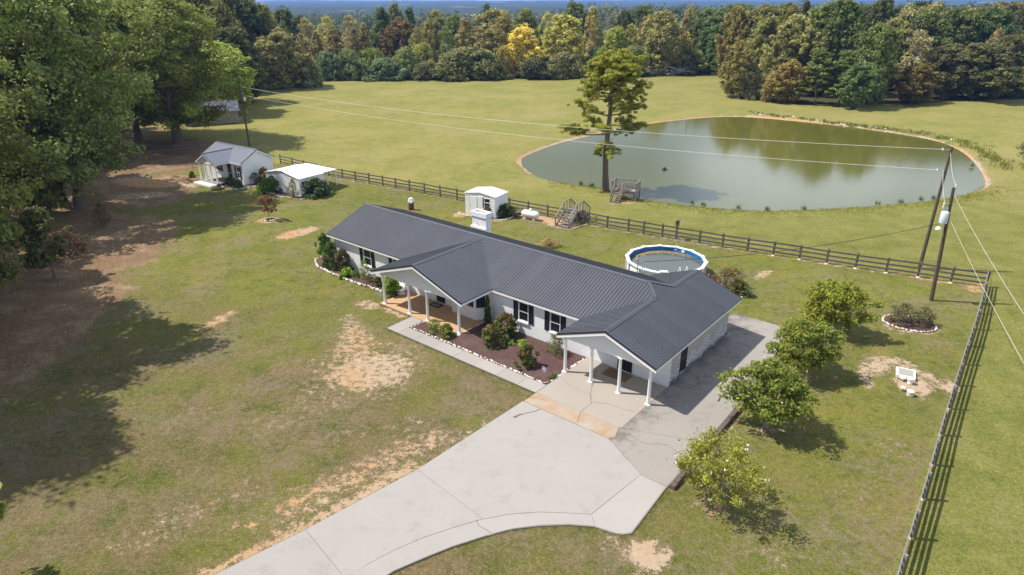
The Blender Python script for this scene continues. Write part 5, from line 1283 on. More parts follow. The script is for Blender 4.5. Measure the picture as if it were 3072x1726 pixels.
# ------------------------------------------------------------------ vegetation
def unit(v): return v / (np.linalg.norm(v, axis=-1, keepdims=True) + 1e-9)
def leaves(g, cen, rad, n_per, leaf, flat=.75, up=.35, fill=.5, aspect=.55, droop=0.0):
    m = len(cen); n = m * n_per
    c = np.repeat(cen, n_per, 0); r = np.repeat(rad, n_per)
    d = unit(g.normal(size=(n, 3)))
    rr = (fill + (1 - fill) * g.random(n) ** .6) * r
    p = c + d * rr[:, None] * np.array([1, 1, flat])
    nm = unit(d * .7 + np.array([0, 0, up]) + g.normal(size=(n, 3)) * .45)
    tg = unit(np.cross(nm, g.normal(size=(n, 3)))); tg[:, 2] -= droop; bt = np.cross(nm, tg)
    s = leaf * g.uniform(.65, 1.35, n)[:, None]
    v = np.stack([p - tg * s, p + bt * s * aspect, p + tg * s, p - bt * s * aspect], 1).reshape(-1, 3)
    tint = np.clip(np.repeat(g.normal(.5, .2, m), n_per) + g.normal(0, .16, n), 0, 1)
    return v, tint
def clumps(g, H, Rr, base, n, prof, lob=.22, inner=.4):
    t = g.random(n); az = g.random(n) * 2 * math.pi
    p1, p2, p3 = g.random(3) * 6.28
    lobe = 1 + lob * np.sin(2 * az + p1 + 2 * t) + lob * .8 * np.sin(3 * az + p2 - 3 * t) + lob * .5 * np.sin(5 * az + p3 + 5 * t)
    rad = Rr * prof(t) * lobe * (inner + (1 - inner) * g.random(n) ** .5)
    return np.stack([rad * np.cos(az), rad * np.sin(az), H * (base + (1 - base) * t)], 1), t
PROF = {'round': lambda t: np.sin(np.pi * (t * .86 + .10)) ** .65, 'oval': lambda t: np.sin(np.pi * (t * .80 + .17)) ** .9, 'cone': lambda t: .12 + .88 * (1 - t) ** .85,
        'spread': lambda t: np.sin(np.pi * (t * .62 + .28)) ** 1.2, 'dome': lambda t: np.sqrt(np.clip(1 - t ** 2, 0.02, 1)), 'vase': lambda t: .35 + .65 * np.sin(np.pi * (t * .8 + .05)) ** .8}
def limb_mesh(g, H, cen, r0, nl, top=.85, stems=1, base=.25, name='trunk', mat='bark'):
    mb = MB()
    if stems == 1:
        k = 6; pts = [(g.normal(0, .012 * H) * (i > 0), g.normal(0, .012 * H) * (i > 0), H * top * i / k) for i in range(k + 1)]
        mb.tube(pts, [r0 * (1.35 if i == 0 else 1) * (1 - .82 * i / k) for i in range(k + 1)], 8, cap=False)
        for j in g.choice(len(cen), min(nl, len(cen)), False):
            c = Vector(cen[j]); h = min(c.z * .8, H * top * .9) * g.uniform(.55, .95); h = max(h, H * base * .7)
            i = h / (H * top) * k; i0 = min(int(i), k - 1); a = Vector(pts[i0]).lerp(Vector(pts[i0 + 1]), i - i0)
            mid = a.lerp(c, .5) + Vector((g.normal(0, .02 * H), g.normal(0, .02 * H), .03 * H)); rb = r0 * .38 * (1 - h / H)
            mb.tube([a, mid, c], [rb, rb * .65, rb * .2], 5, cap=False)
    else:
        for s_ in range(stems):
            j = g.integers(len(cen)); c = Vector(cen[j]); a = Vector((g.normal(0, r0 * 1.3), g.normal(0, r0 * 1.3), 0)); f = Vector((c.x * .35, c.y * .35, c.z * .55))
            mb.tube([a, f, c], [r0, r0 * .7, r0 * .2], 6, cap=False)
            for _ in range(max(1, nl // stems)):
                e = Vector(cen[g.integers(len(cen))]); mb.tube([f, f.lerp(e, .5) + Vector((0, 0, .03 * H)), e], [r0 * .5, r0 * .3, r0 * .1], 5, cap=False)
    return mb.mesh(name, MT[mat])
PROTO = {}
def proto(key, seed, H, Rr, base, nc, npc, leaf, prof='round', cr=.2, r0=None, nl=12, stems=1, mat='leaf', flat=.75, up=.35, lob=.22, inner=.4, bark='bark', top=.85, aspect=.55, fill=.5):
    g = np.random.default_rng(seed)
    cen, t = clumps(g, H, Rr, base, nc, PROF[prof], lob, inner)
    rad = Rr * cr * g.uniform(.65, 1.35, nc)
    v, ti = leaves(g, cen, rad, npc, leaf, flat, up, fill, aspect)
    if key[:3] in ('big', 'mid', 'ova', 'bus', 'cre', 'pin') and key != 'bigleaf0':
        # loose sprays that break the outline of the clumps
        c2 = cen + g.normal(0, 1, cen.shape) * rad[:, None] * .55
        v2, t2 = leaves(g, c2, rad * 1.55, max(6, int(npc * .34)), leaf * .9, flat, up, .15, aspect)
        v = np.concatenate([v, v2]); ti = np.concatenate([ti, t2])
    v[:, 2] = np.maximum(v[:, 2], 0.02)
    PROTO[key] = (np_mesh('crown_' + key, v, 4, MT[mat], ti), limb_mesh(g, H, cen, r0 or H * .018, nl, top, stems, base, mat=bark), H, Rr, cen)
for i in range(3): proto('big%d' % i, 11 + i, 22, 7.5, .16, 290, 165, .19, 'round', .135, .48, 26, lob=.3)
for i in range(4): proto('mid%d' % i, 31 + i, 16, 5, .08, 210, 58, .33, 'round', .155, .26, 10, lob=.3)
for i in range(3): proto('oval%d' % i, 51 + i, 16, 3.8, .06, 180, 55, .32, 'oval', .17, .22, 9, lob=.25)
for i in range(2): proto('pine%d' % i, 61 + i, 18, 4, .18, 120, 80, .42, 'cone', .20, .24, 10, mat='needle', flat=.35, up=.6, lob=.35, aspect=.3)
for i in range(2): proto('thin%d' % i, 71 + i, 16, 4.4, .12, 100, 26, .34, 'oval', .26, .22, 45, lob=.3, bark='bark_pale', fill=.2)
proto('dead0', 75, 16, 3.6, .2, 70, 4, .26, 'vase', .2, .2, 70, bark='bark_pale', fill=.2)
for i in range(4): proto('bush%d' % i, 81 + i, 6, 4.2, .04, 190, 58, .27, 'dome', .16, .12, 8, stems=4, lob=.3)
for i in range(3): proto('shrub%d' % i, 91 + i, 1.5, .75, .05, 70, 60, .075, 'dome', .27, .025, 8, stems=4, lob=.3)
for i in range(2): proto('twig%d' % i, 101 + i, 1.4, .8, .05, 60, 26, .05, 'dome', .3, .018, 46, stems=9, lob=.25, fill=.15)
proto('ball0', 111, 1.0, .55, .02, 90, 60, .045, 'dome', .2, .02, 4, stems=3, lob=.04)
proto('cone0', 112, 2.3, .34, .02, 120, 60, .05, 'cone', .3, .03, 3, lob=.05, up=.6)
proto('bigleaf0', 113, 1.6, .75, .05, 60, 26, .15, 'dome', .26, .03, 6, stems=4, lob=.2)
proto('tuft0', 114, .3, .35, .0, 26, 50, .06, 'dome', .35, .01, 2, stems=3, lob=.2)
for i in range(2): proto('crepe%d' % i, 121 + i, 3.5, 1.75, .28, 190, 46, .085, 'round', .16, .05, 26, stems=6, lob=.26, bark='bark_pale', inner=.35)
proto('sapling0', 131, 2.4, .75, .32, 40, 42, .07, 'round', .28, .03, 14, lob=.3)
proto('small0', 132, 5.5, 1.7, .2, 70, 70, .14, 'oval', .26, .08, 10, lob=.3)

BR = 1.15
def plant(name, key, label, cat, loc, h=None, w=None, rz=None, col=(.06, .09, .03), group=None, tilt=0):
    cm_, tm_, H, Rr, _ = PROTO[key]
    t_ = thing(name, label, cat, loc, random.uniform(0, 6.28) if rz is None else rz, group)
    sz = (h / H) if h else 1; sx = (w / 2 / Rr) if w else sz
    t_.scale = (sx, sx, sz)
    if tilt: t_.rotation_euler[0] = tilt
    tr = link_mesh('trunk' if cat in ('tree', 'pine tree') else 'stems', tm_, t_)
    c_ = link_mesh('crown' if cat in ('tree', 'pine tree') else 'foliage', cm_, t_)
    c_.color = lin(tuple(a * BR for a in col))
    return t_
def blossoms(t_, key, n, mat, size, seed, part='blossoms', topw=.5):
    g = np.random.default_rng(seed); cen = PROTO[key][4]; H, Rr = PROTO[key][2], PROTO[key][3]
    k = cen[g.choice(len(cen), n)]; d = unit(np.abs(g.normal(size=(n, 3))) * np.sign(k + 1e-6)); d[:, 2] = np.abs(d[:, 2]) + topw
    p = k + unit(d) * Rr * .26
    v = []
    for q_ in p:
        nm = unit(g.normal(size=3) + np.array([0, 0, 1.2])); tg = unit(np.cross(nm, g.normal(size=3))); bt = np.cross(nm, tg)
        for a in range(3):
            c_ = q_ + g.normal(0, size * .6, 3); s_ = size * g.uniform(.6, 1.2); v += [c_ - tg * s_, c_ + bt * s_, c_ + tg * s_, c_ - bt * s_]
    o = link_mesh(part, np_mesh(part, np.array(v), 4, MT[mat]), t_, kind='stuff'); return o

DG, MG, LG, OL, GG = (.052, .066, .022), (.072, .092, .026), (.095, .130, .030), (.115, .115, .036), (.085, .095, .048)
TAN, YEL, RED, ORG, GRY, DK, TEAL, PALE = (.165, .135, .062), (.30, .255, .060), (.130, .062, .036), (.190, .100, .034), (.160, .135, .105), (.038, .046, .020), (.062, .086, .048), (.165, .165, .060)
TR = 'tree'
# --- big trees on the left
BIG = [('big0', -46.6, 69.0, 24, 17, (.075, .10, .04), 'tall grey-green oak with the thick leaning trunk on the bare ground at left'),
       ('big1', -54.5, 62.0, 19, 13, DG, 'dark glossy-leaved tree in front of the tall oak at the left edge'),
       ('mid0', -48.6, 67.2, 17, 7, DG, 'slimmer tree standing close behind the thick oak trunk at left'),
       ('pine0', -62.0, 80.0, 29, 15, (.045, .075, .020), 'tall dark pine in the upper left corner'),
       ('big2', -52.3, 104.5, 20.5, 20.5, MG, 'broad green oak leaning over the old barn and the cottage'),
       ('big1', -59.5, 106.5, 24, 15, (.07, .10, .032), 'lighter green oak rising behind the oak by the barn'),
       ('big0', -63.5, 97.0, 25, 16, (.05, .08, .03), 'deep green oak left of the barn trees'),
       ('big2', -73.0, 138.0, 23, 13, DG, 'dark oak behind the barn roof'),
       ('mid2', -55.5, 134.0, 13, 11, LG, 'pale green bushy tree just beyond the barn'),
       ('mid3', -70.0, 146.0, 24, 15, (.055, .07, .028), 'dark rounded tree on the far left woodland edge'),
       ('mid1', -59.0, 150.0, 15, 10, DK, 'near-black tree behind the pale bush beyond the barn'),
       ('big1', -48.5, 48.5, 18, 13, DK, 'very dark tree cut off by the left edge over the leaf litter'),
       ('big0', -37.5, 38.5, 19, 13, DG, 'tree outside the left edge whose shadow crosses the middle lawn'),
       ('big2', -37.3, 28.3, 20, 15, DG, 'tree outside the left edge shading the near lawn'),
       ('big1', -46.0, 33.0, 21, 14, DG, 'tree outside the left edge behind the two shading trees'),
              ('big0', -45.5, 40.5, 20, 13, DG, 'tree outside the left edge shading the leaf litter'),
       ('big2', -46.5, 27.0, 19, 13, DG, 'tree outside the left edge, nearest of those shading the leaf litter'),
       ('mid1', -22.6, 16.4, 9, 6, MG, 'tree outside the lower left corner casting the leafy corner shadow'),
       ('small0', -36.97, 49.42, 5.6, 3.4, DK, 'small slender dark tree standing alone in the leaf litter'),
       ('big0', -72, 110, 27, 17, MG, 'tall oak behind the upper left pine'), ('big2', -74, 88, 26, 16, (.075, .105, .03), 'yellowish green oak behind the upper left pine'),
       ('mid2', -78, 135, 26, 15, OL, 'olive oak at the top edge left of centre'), ('mid0', -83, 165, 25, 15, MG, 'green oak at the top edge beyond the olive oak')]
for k, x, y, h, w, c, lab in BIG: plant('oak_tree' if 'pine' not in k else 'pine_tree', k, lab, TR, (x, y, 0), h, w, None, tuple(a * b for a, b in zip(c, (1.7, 1.62, 1.35))))
plant('red_shrub', 'twig0', 'red-leaved shrub in the leaf litter beside the small dark tree', 'shrub', (-38.6, 54.0, 0), 2.4, 3.2, None, (.075, .045, .03))
plant('leafy_sapling', 'twig1', 'thin sapling on the shaded bare ground right of the oak trunk', 'sapling', (-40.6, 63.0, 0), 2.2, 1.6, None, (.09, .07, .03))

# --- far edge of the pasture, placed by bearing, crown top and depth
ZM = {'Q3': (700, 0, .31056), 'Q4': (1450, 0, .31056), 'Q5': (2150, 0, .35792)}
def PT(zm, x, yt, w, Y, key, col, label):
    ox, oy, s_ = ZM[zm]
    X_, zt = unproj(ox + x * s_, oy + yt * s_, Y)
    if col[0] > col[1] * 1.05: k_ = .3 if col is YEL else (.72 if zm == 'Q3' else .66); col = tuple(a * (1 - k_) + b * k_ for a, b in zip(col, (.108, .110, .052)))
    wm = w * s_ * math.hypot(Y, X_) / 1983.7 * .96
    if zm == 'Q5' and col[1] > col[0]: col = (col[0] * 1.22, col[1] * .93, col[2] * .85)
    col = tuple(a * (.88 if col is YEL else 1.55) for a in col)
    nm = {'pine': 'pine_tree', 'bush': 'field_bush', 'dead': 'dead_tree'}.get(key[:4], 'edge_tree')
    plant(nm, key, label, 'bush' if key.startswith('bush') else TR, (X_, Y, 0), max(zt, 2.5), wm, None, col)
EDGE = [
 ('Q3', 70, 590, 260, 172, 'bush0', GG, 'grey-green bush at the left foot of the russet-topped tree'),
 ('Q3', 410, 325, 390, 173, 'mid1', (.085, .066, .024), 'dark tree with an orange-brown top alone at the pasture corner'),
 ('Q3', 700, 545, 260, 178, 'bush1', GG, 'grey-green bush just right of the russet-topped tree'),
 ('Q3', 890, 515, 240, 192, 'bush2', TEAL, 'green bush left of centre on the far pasture edge'),
 ('Q3', 1100, 500, 260, 193, 'bush3', (.075, .095, .045), 'tall grey-green bush on the far pasture edge, fourth from the left'),
 ('Q3', 1450, 575, 330, 192, 'bush0', TEAL, 'low bluish green bush in the middle of the far edge'),
 ('Q3', 1340, 490, 260, 197, 'bush1', MG, 'green bush behind the low bluish one'),
 ('Q3', 1660, 480, 280, 197, 'bush2', (.08, .10, .04), 'broad dull green bush on the far edge'),
 ('Q3', 1850, 610, 260, 193, 'bush3', (.06, .065, .035), 'dark brownish bush before the dull green ones'),
 ('Q3', 1830, 440, 260, 200, 'bush0', OL, 'olive bush above the dark brownish bush'),
 ('Q3', 2260, 480, 560, 194, 'bush1', (.075, .082, .036), 'very wide olive green bush left of the golden tree'),
 ('Q3', 150, 200, 270, 190, 'thin0', RED, 'red-brown thinning tree behind the russet-topped tree'),
 ('Q3', 150, 330, 220, 180, 'dead0', GRY, 'bare grey tree left of the russet-topped tree'),
 ('Q3', 250, 55, 270, 212, 'mid2', OL, 'tall olive tree above the red-brown one'),
 ('Q3', 60, 15, 250, 220, 'mid3', (.10, .10, .035), 'olive tree at the left end of the far woods'),
 ('Q3', 475, 220, 120, 205, 'oval0', MG, 'narrow bright green tree right of the red-brown one'),
 ('Q3', 690, 185, 200, 225, 'thin1', TAN, 'tan thinning tree in the far woods'),
 ('Q3', 640, 330, 110, 203, 'oval1', (.15, .085, .03), 'small rust-gold tree at the woods edge'),
 ('Q3', 790, 315, 130, 206, 'oval2', RED, 'small dark red tree beside the rust-gold one'),
 ('Q3', 945, 265, 170, 208, 'oval0', (.105, .045, .024), 'deep maroon oval tree in the far woods'),
 ('Q3', 890, 165, 190, 232, 'thin0', PALE, 'pale yellow-green tree behind the maroon one'),
 ('Q3', 1120, 160, 230, 222, 'thin1', GRY, 'grey-brown half bare tree in the far woods'),
 ('Q3', 1150, 280, 130, 207, 'oval1', (.11, .055, .034), 'dull red tree right of the maroon one'),
 ('Q3', 1260, 240, 140, 210, 'oval2', (.09, .07, .03), 'brown-green tree between the dull red and the tall olive'),
 ('Q3', 1420, 88, 190, 240, 'mid0', (.05, .065, .028), 'tall dark olive tree in the far woods'),
 ('Q3', 1555, 52, 150, 246, 'mid1', (.085, .10, .04), 'tallest pale olive tree left of the dark pine'),
 ('Q3', 1695, 80, 160, 243, 'pine0', (.035, .06, .03), 'dark pine in the far woods'),
 ('Q3', 1870, 225, 140, 215, 'oval0', (.17, .11, .03), 'golden brown tree in the far woods'),
 ('Q3', 1950, 105, 210, 238, 'mid2', (.10, .105, .042), 'olive tree behind the golden brown one'),
 ('Q3', 1770, 270, 150, 212, 'thin0', OL, 'thin olive tree left of the golden brown one'),
 ('Q3', 2050, 260, 170, 212, 'thin1', (.08, .10, .04), 'thin green tree right of the golden brown one'),
 ('Q3', 2240, 185, 200, 214, 'oval1', (.15, .095, .045), 'copper-brown tree left of the big tan one'),
 ('Q3', 2130, 150, 190, 235, 'mid3', MG, 'green tree behind the copper-brown one'),
 ('Q4', 40, 30, 150, 250, 'pine1', (.035, .055, .025), 'dark pointed pine standing above the big tan tree'),
 ('Q4', 130, 110, 360, 206, 'mid0', TAN, 'big tan-brown tree left of the golden tree'),
 ('Q4', 370, 275, 330, 199, 'mid1', YEL, 'golden yellow rounded tree at the far edge of the pasture'),
 ('Q4', 190, 470, 180, 196, 'bush2', (.24, .17, .035), 'small yellowing bush at the left foot of the golden tree'),
 ('Q4', 400, 95, 250, 232, 'mid2', (.075, .085, .03), 'dark olive tree behind the golden one'),
 ('Q4', 500, 560, 400, 195, 'bush3', (.05, .055, .028), 'dark wide bush under the golden tree'),
 ('Q4', 80, 540, 330, 195, 'bush0', (.06, .07, .032), 'dark green bush left of the golden tree foot'),
 ('Q4', 620, 125, 160, 222, 'thin0', PALE, 'pale slim tree right of the golden one'),
 ('Q4', 790, 155, 380, 202, 'mid3', (.16, .16, .048), 'large yellow-olive tree above the lone pine'),
 ('Q4', 780, 520, 360, 195, 'bush1', (.07, .065, .03), 'brownish bush beneath the large yellow-olive tree'),
 ('Q4', 890, 48, 300, 252, 'mid1', DG, 'dark green tree on the skyline above the yellow-olive tree'),
 ('Q4', 1060, 88, 170, 224, 'oval2', (.20, .16, .045), 'yellow-brown tree next to the tall bare one'),
 ('Q4', 1060, 230, 150, 212, 'thin1', (.15, .09, .045), 'coppery thin tree below the yellow-brown one'),
 ('Q4', 1200, 42, 180, 220, 'dead0', GRY, 'tall bare grey tree on the far edge'),
 ('Q4', 1280, 275, 250, 204, 'mid3', (.125, .145, .035), 'small bright yellow-green tree by the bare one'),
 ('Q4', 1380, 108, 210, 250, 'mid2', DK, 'dark tree behind the bright yellow-green one'),
 ('Q4', 1570, 65, 220, 255, 'mid0', DG, 'dark green rounded tree on the skyline right of centre'),
 ('Q4', 1440, 240, 220, 208, 'thin0', OL, 'olive thin tree right of the bright yellow-green one'),
 ('Q4', 1590, 165, 190, 222, 'thin1', (.16, .11, .08), 'pinkish brown thin tree near the fallen branches'),
 ('Q4', 1740, 120, 370, 205, 'mid3', (.13, .12, .042), 'big olive-gold tree left of the fallen branches'),
 ('Q4', 1130, 480, 260, 199, 'bush2', (.06, .085, .03), 'green bush behind the top of the lone pine'),
 ('Q4', 1440, 470, 280, 198, 'bush3', (.07, .09, .035), 'green bush right of the lone pine crown'),
 ('Q4', 1720, 500, 340, 206, 'bush1', (.085, .08, .032), 'olive bush behind the fallen branches'),
 ('Q4', 1950, 175, 130, 212, 'oval1', (.13, .065, .035), 'red-brown pointed tree at the far edge'),
 ('Q4', 1970, 325, 150, 207, 'oval2', (.30, .25, .028), 'small yellow tree by the red-brown pointed one'),
 ('Q4', 2020, 95, 160, 232, 'mid1', TAN, 'tan tree behind the red-brown pointed one'),
 ('Q4', 2010, 490, 320, 207, 'bush0', (.085, .10, .03), 'yellow-green bush under the small yellow tree'),
 ('Q4', 2180, 88, 290, 218, 'mid2', (.055, .075, .03), 'dark green tree where the far woods meet the right woods'),
 ('Q4', 2310, 240, 250, 209, 'mid0', (.05, .085, .032), 'green tree at the right corner of the far pasture'),
 ('Q4', 2470, 80, 280, 216, 'mid3', (.06, .08, .032), 'tall green tree behind the dead snag'),
 ('Q4', 2230, 520, 240, 206, 'bush2', DG, 'dark bush at the right corner of the far pasture'),
 # right-hand woods
 ('Q5', 215, 365, 260, 153, 'mid1', (.075, .09, .035), 'olive green tree beside the dead snag'),
 ('Q5', 300, 620, 200, 151, 'bush0', TEAL, 'dark teal bush at the foot of the dead snag'),
 ('Q5', 440, 170, 300, 172, 'mid0', (.068, .095, .036), 'bright green rounded tree in the right woods'),
 ('Q5', 190, 65, 250, 190, 'mid2', (.075, .085, .032), 'olive tree behind the snag on the skyline'),
 ('Q5', 600, 85, 260, 195, 'mid3', MG, 'green tree behind the bright rounded one'),
 ('Q5', 760, 18, 130, 188, 'pine0', (.03, .045, .02), 'dark spiky pine top above the right woods'),
 ('Q5', 700, 140, 360, 158, 'mid2', (.11, .11, .045), 'large olive-tan tree in the right woods'),
 ('Q5', 480, 620, 170, 147, 'bush1', (.14, .10, .045), 'small tan bush at the front of the right woods'),
 ('Q5', 640, 540, 270, 145, 'mid1', (.09, .095, .036), 'olive tree at the front of the right woods'),
 ('Q5', 900, 400, 260, 142, 'pine1', (.045, .075, .024), 'green pine with a bare pale trunk at the woods edge'),
 ('Q5', 1090, 8, 340, 158, 'mid3', (.04, .07, .024), 'tallest dark green tree of the right woods'),
 ('Q5', 1110, 430, 230, 140, 'pine0', (.04, .07, .022), 'darker pine beside the pale-trunked one'),
 ('Q5', 1390, 225, 330, 143, 'mid0', (.048, .08, .028), 'rounded green tree at the front right of the pond woods'),
 ('Q5', 1420, 15, 230, 178, 'mid1', (.035, .055, .022), 'dark tree on the skyline above the front green one'),
 ('Q5', 1240, 530, 260, 136, 'mid2', (.045, .085, .034), 'low leafy green tree hanging over the grass at the woods edge'),
 ('Q5', 1660, 60, 270, 172, 'mid3', (.105, .105, .05), 'olive-tan tree on the skyline of the right woods'),
 ('Q5', 1850, 28, 280, 178, 'thin0', (.13, .115, .055), 'tan feathery tree on the skyline at right'),
 ('Q5', 1720, 265, 250, 150, 'thin1', GRY, 'half-bare brownish tree in the right woods'),
 ('Q5', 1700, 560, 300, 143, 'mid1', (.055, .06, .022), 'low brown-green tree at the woods edge right of the pines'),
 ('Q5', 2100, 100, 300, 176, 'mid0', (.10, .12, .035), 'yellowish green tree at the upper right'),
 ('Q5', 2000, 380, 320, 150, 'mid2', (.045, .06, .03), 'dark grey-green tree in the right corner woods'),
 ('Q5', 2300, 180, 320, 172, 'mid3', (.05, .065, .028), 'dull green tree at the right end of the woods'),
 ('Q5', 2365, 265, 150, 160, 'oval0', RED, 'red-brown small crown among the dull green trees at right'),
 ('Q5', 2260, 370, 420, 149, 'mid1', (.042, .06, .028), 'wide dark tree at the right edge of the woods'),
 ('Q5', 2500, 50, 260, 200, 'mid0', DK, 'very dark tree at the top right corner'),
 ('Q5', 2490, 300, 300, 155, 'mid3', (.04, .055, .022), 'dark tree cut off by the right edge'),
 ('Q5', 2560, 560, 260, 152, 'bush3', DG, 'dark bush under the trees at the right edge'),
]
for e in EDGE: PT(*e)
# filler deep inside the woods
g = np.random.default_rng(99)
def filler(n, xr, yr, hr, lab, grp, keys, cols, keep=lambda x, y: True):
    k = 0
    while k < n:
        x, y = g.uniform(*xr), g.uniform(*yr)
        if not keep(x, y): continue
        key = keys[g.integers(len(keys))]; c = np.array(cols[g.integers(len(cols))]) * g.uniform(.8, 1.2)
        h = g.uniform(*hr); plant('woodland_tree', key, lab, TR, (x, y, float(ground_z(np.array([x]), np.array([y]))[0]) - .3), h, h * g.uniform(.55, .75), None, tuple(c * 1.25) if c[0] < c[1] else tuple(c * .5 + np.array([.055, .055, .026])), grp); k += 1
filler(70, (-75, 130), (228, 300), (12, 15.5), 'mixed green and rust tree deep in the woods beyond the pasture', 'trees deep in the far woods', ['mid0', 'mid1', 'mid2', 'mid3', 'oval0', 'oval1', 'thin0'], [DG, MG, OL, (.09, .10, .04), (.055, .07, .03), MG, OL, GG, RED], lambda x, y: not (5 < x - .2 * y < 22 and 225 < y < 255))
filler(46, (62, 190), (158, 235), (15, 19), 'green tree deep in the woods at right', 'trees deep in the right woods', ['mid0', 'mid1', 'mid2', 'mid3', 'pine1'], [DG, MG, OL, (.05, .075, .03), DK], lambda x, y: y > 160 + max(0, (x - 80)) * .15)
filler(30, (-125, -66), (115, 260), (17, 24), 'green tree deep in the woods at left', 'trees deep in the left woods', ['mid0', 'mid1', 'mid2', 'mid3', 'big2'], [DG, MG, OL, (.06, .09, .03)], lambda x, y: (y > 152 or x < -84) and x < -64 - (y - 115) * .08)

# --- lone pine at the pond
lp_ = thing('pine_tree', 'lone tall pine with open tiers of branches at the near shore of the pond', 'pine tree', (11.03, 75.6, -.1))
gp = np.random.default_rng(5)
pts = [(0, 0, 0), (-.12, 0, 2), (-.2, .05, 4), (-.1, 0, 6.5), (.05, 0, 9), (.1, 0, 11.5), (.25, 0, 13.4), (.35, 0, 14.6)]
tmb = MB(); tmb.tube(pts, [.46, .34, .31, .28, .23, .17, .10, .03], 10, cap=False)
tuf = []; trd = []
def br(z, az, L, rise, nt, r):
    i = max(j for j in range(len(pts)) if pts[j][2] <= z); j = min(i + 1, len(pts) - 1); f = (z - pts[i][2]) / max(.01, pts[j][2] - pts[i][2]); a = Vector(pts[i]).lerp(Vector(pts[j]), f)
    d = Vector((math.cos(az), math.sin(az), 0)); e = a + d * L + Vector((0, 0, rise)); mid = a.lerp(e, .5) + Vector((gp.normal(0, .1), gp.normal(0, .1), -.12 * L + .1))
    tmb.tube([a, mid, e], [r, r * .65, r * .3], 5, cap=False)
    for q_ in range(nt):
        t_ = gp.uniform(.45, 1.05); c = (a.lerp(mid, t_ * 2) if t_ < .5 else mid.lerp(e, (t_ - .5) * 2)) + Vector((gp.normal(0, .28), gp.normal(0, .28), gp.normal(.18, .16)))
        if q_ % 3 == 0: tmb.tube([a.lerp(e, max(.2, t_ - .3)), c], [r * .3, r * .12], 4, cap=False)
        tuf.append(c); trd.append(gp.uniform(.28, .5))
        for _ in range(2): tuf.append(c + Vector((gp.normal(0, .4), gp.normal(0, .4), gp.normal(0, .18)))); trd.append(gp.uniform(.2, .36))
br(6.5, math.pi, 4.9, .9, 20, .12); br(6.8, -.25, 4.0, .9, 18, .10); br(7.3, 2.4, 3.2, .8, 11, .08); br(7.1, 4.3, 2.8, .6, 10, .07); br(7.5, .6, 3.4, .3, 12, .08)
br(8.5, 2.9, 3.6, 1.3, 14, .10); br(8.6, .1, 3.4, 1.0, 14, .09); br(8.9, 5.2, 2.4, .9, 9, .07); br(9.4, 1.6, 2.2, .9, 9, .07)
for k in range(12): br(9.9 + k * .26, k * 2.4 + .3, gp.uniform(2.9, 4.3) * (1 - k * .025), gp.uniform(.8, 1.3), 12, .07)
for k in range(12): br(11.8 + k * .17, k * 2.4 + 1.1, gp.uniform(2.0, 3.0), .9, 11, .05)
for k in range(14): br(12.9 + k * .1, k * 2.4, gp.uniform(.8, 2.0), .75, 8, .03)
for k in range(6): br(4.0 + k * .22, k * 1.7 + 2.6, gp.uniform(.7, 1.7), .1, 3, .03)
for z_, a_ in ((6.0, 3.0), (5.6, 2.6), (5.8, .2)): br(z_, a_, .9, .15, 0, .03)
tmb.build('trunk', MT['bark'], lp_)
tuf = np.array([tuple(c) for c in tuf]); trd = np.array(trd)
tuf = tuf + gp.normal(0, .12, tuf.shape); v, ti = leaves(gp, tuf, trd * gp.uniform(.8, 1.35, len(trd)), 120, .115, .55, .55, .05, .2)
co = link_mesh('crown', np_mesh('pine_crown', v, 4, MT['needle'], ti), lp_); co.color = lin((.185, .195, .030))

# --- dead snag, brush pile, willow at right
sn = thing('dead_snag', 'broken bare dead trunk standing at the corner of the right woods', TR, (50.82, 151.65, 0))
MB().tube([(0, 0, -.2), (.3, 0, 1.2), (.5, 0, 3.5), (.8, .1, 6), (1.1, .1, 8)], [.75, .42, .34, .26, .08], 8, cap=False).tube([(.8, 0, 5.4), (1.2, 0, 6.2), (1.25, 0, 6.9)], [.16, .1, .04], 5).tube([(.45, 0, 3.2), (-.4, 0, 3.6)], [.1, .03], 5).build('trunk', MT['bark'], sn)
bp2 = thing('fallen_tree', 'bleached fallen tree lying in the grass at the far edge of the pasture', 'fallen tree', (43.3, 201.0, 0))
gb = np.random.default_rng(8); mb = MB()
mb.tube([(-2, 0, .5), (0, .2, 1.2), (2.2, 0, 2.3), (4.2, .2, 1.9), (5.6, 0, .6)], [.3, .26, .22, .16, .08], 6)
mb.tube([(-2.0, 0, .3), (-1.2, -.2, 2.0), (-.4, 0, .4)], [.2, .2, .12], 6)
for k in range(90):
    x = gb.uniform(-6.5, 6.5); a = Vector((x, gb.normal(0, .6), gb.uniform(.1, 1.7))); e = a + Vector((gb.normal(0, 2.0), gb.normal(0, .8), gb.uniform(-.8, .9))); e.z = max(.05, e.z)
    mb.tube([a, a.lerp(e, .5) + Vector((0, 0, .3)), e], [.10, .08, .04], 4, cap=False)
mb.build('branches', MT['bleached'], bp2)
plant('weeping_willow', 'thin0', 'pale drooping young willow at the right edge past the pond', TR, (67.6, 84.8, 0), 3.9, 4.6, None, (.13, .15, .06))

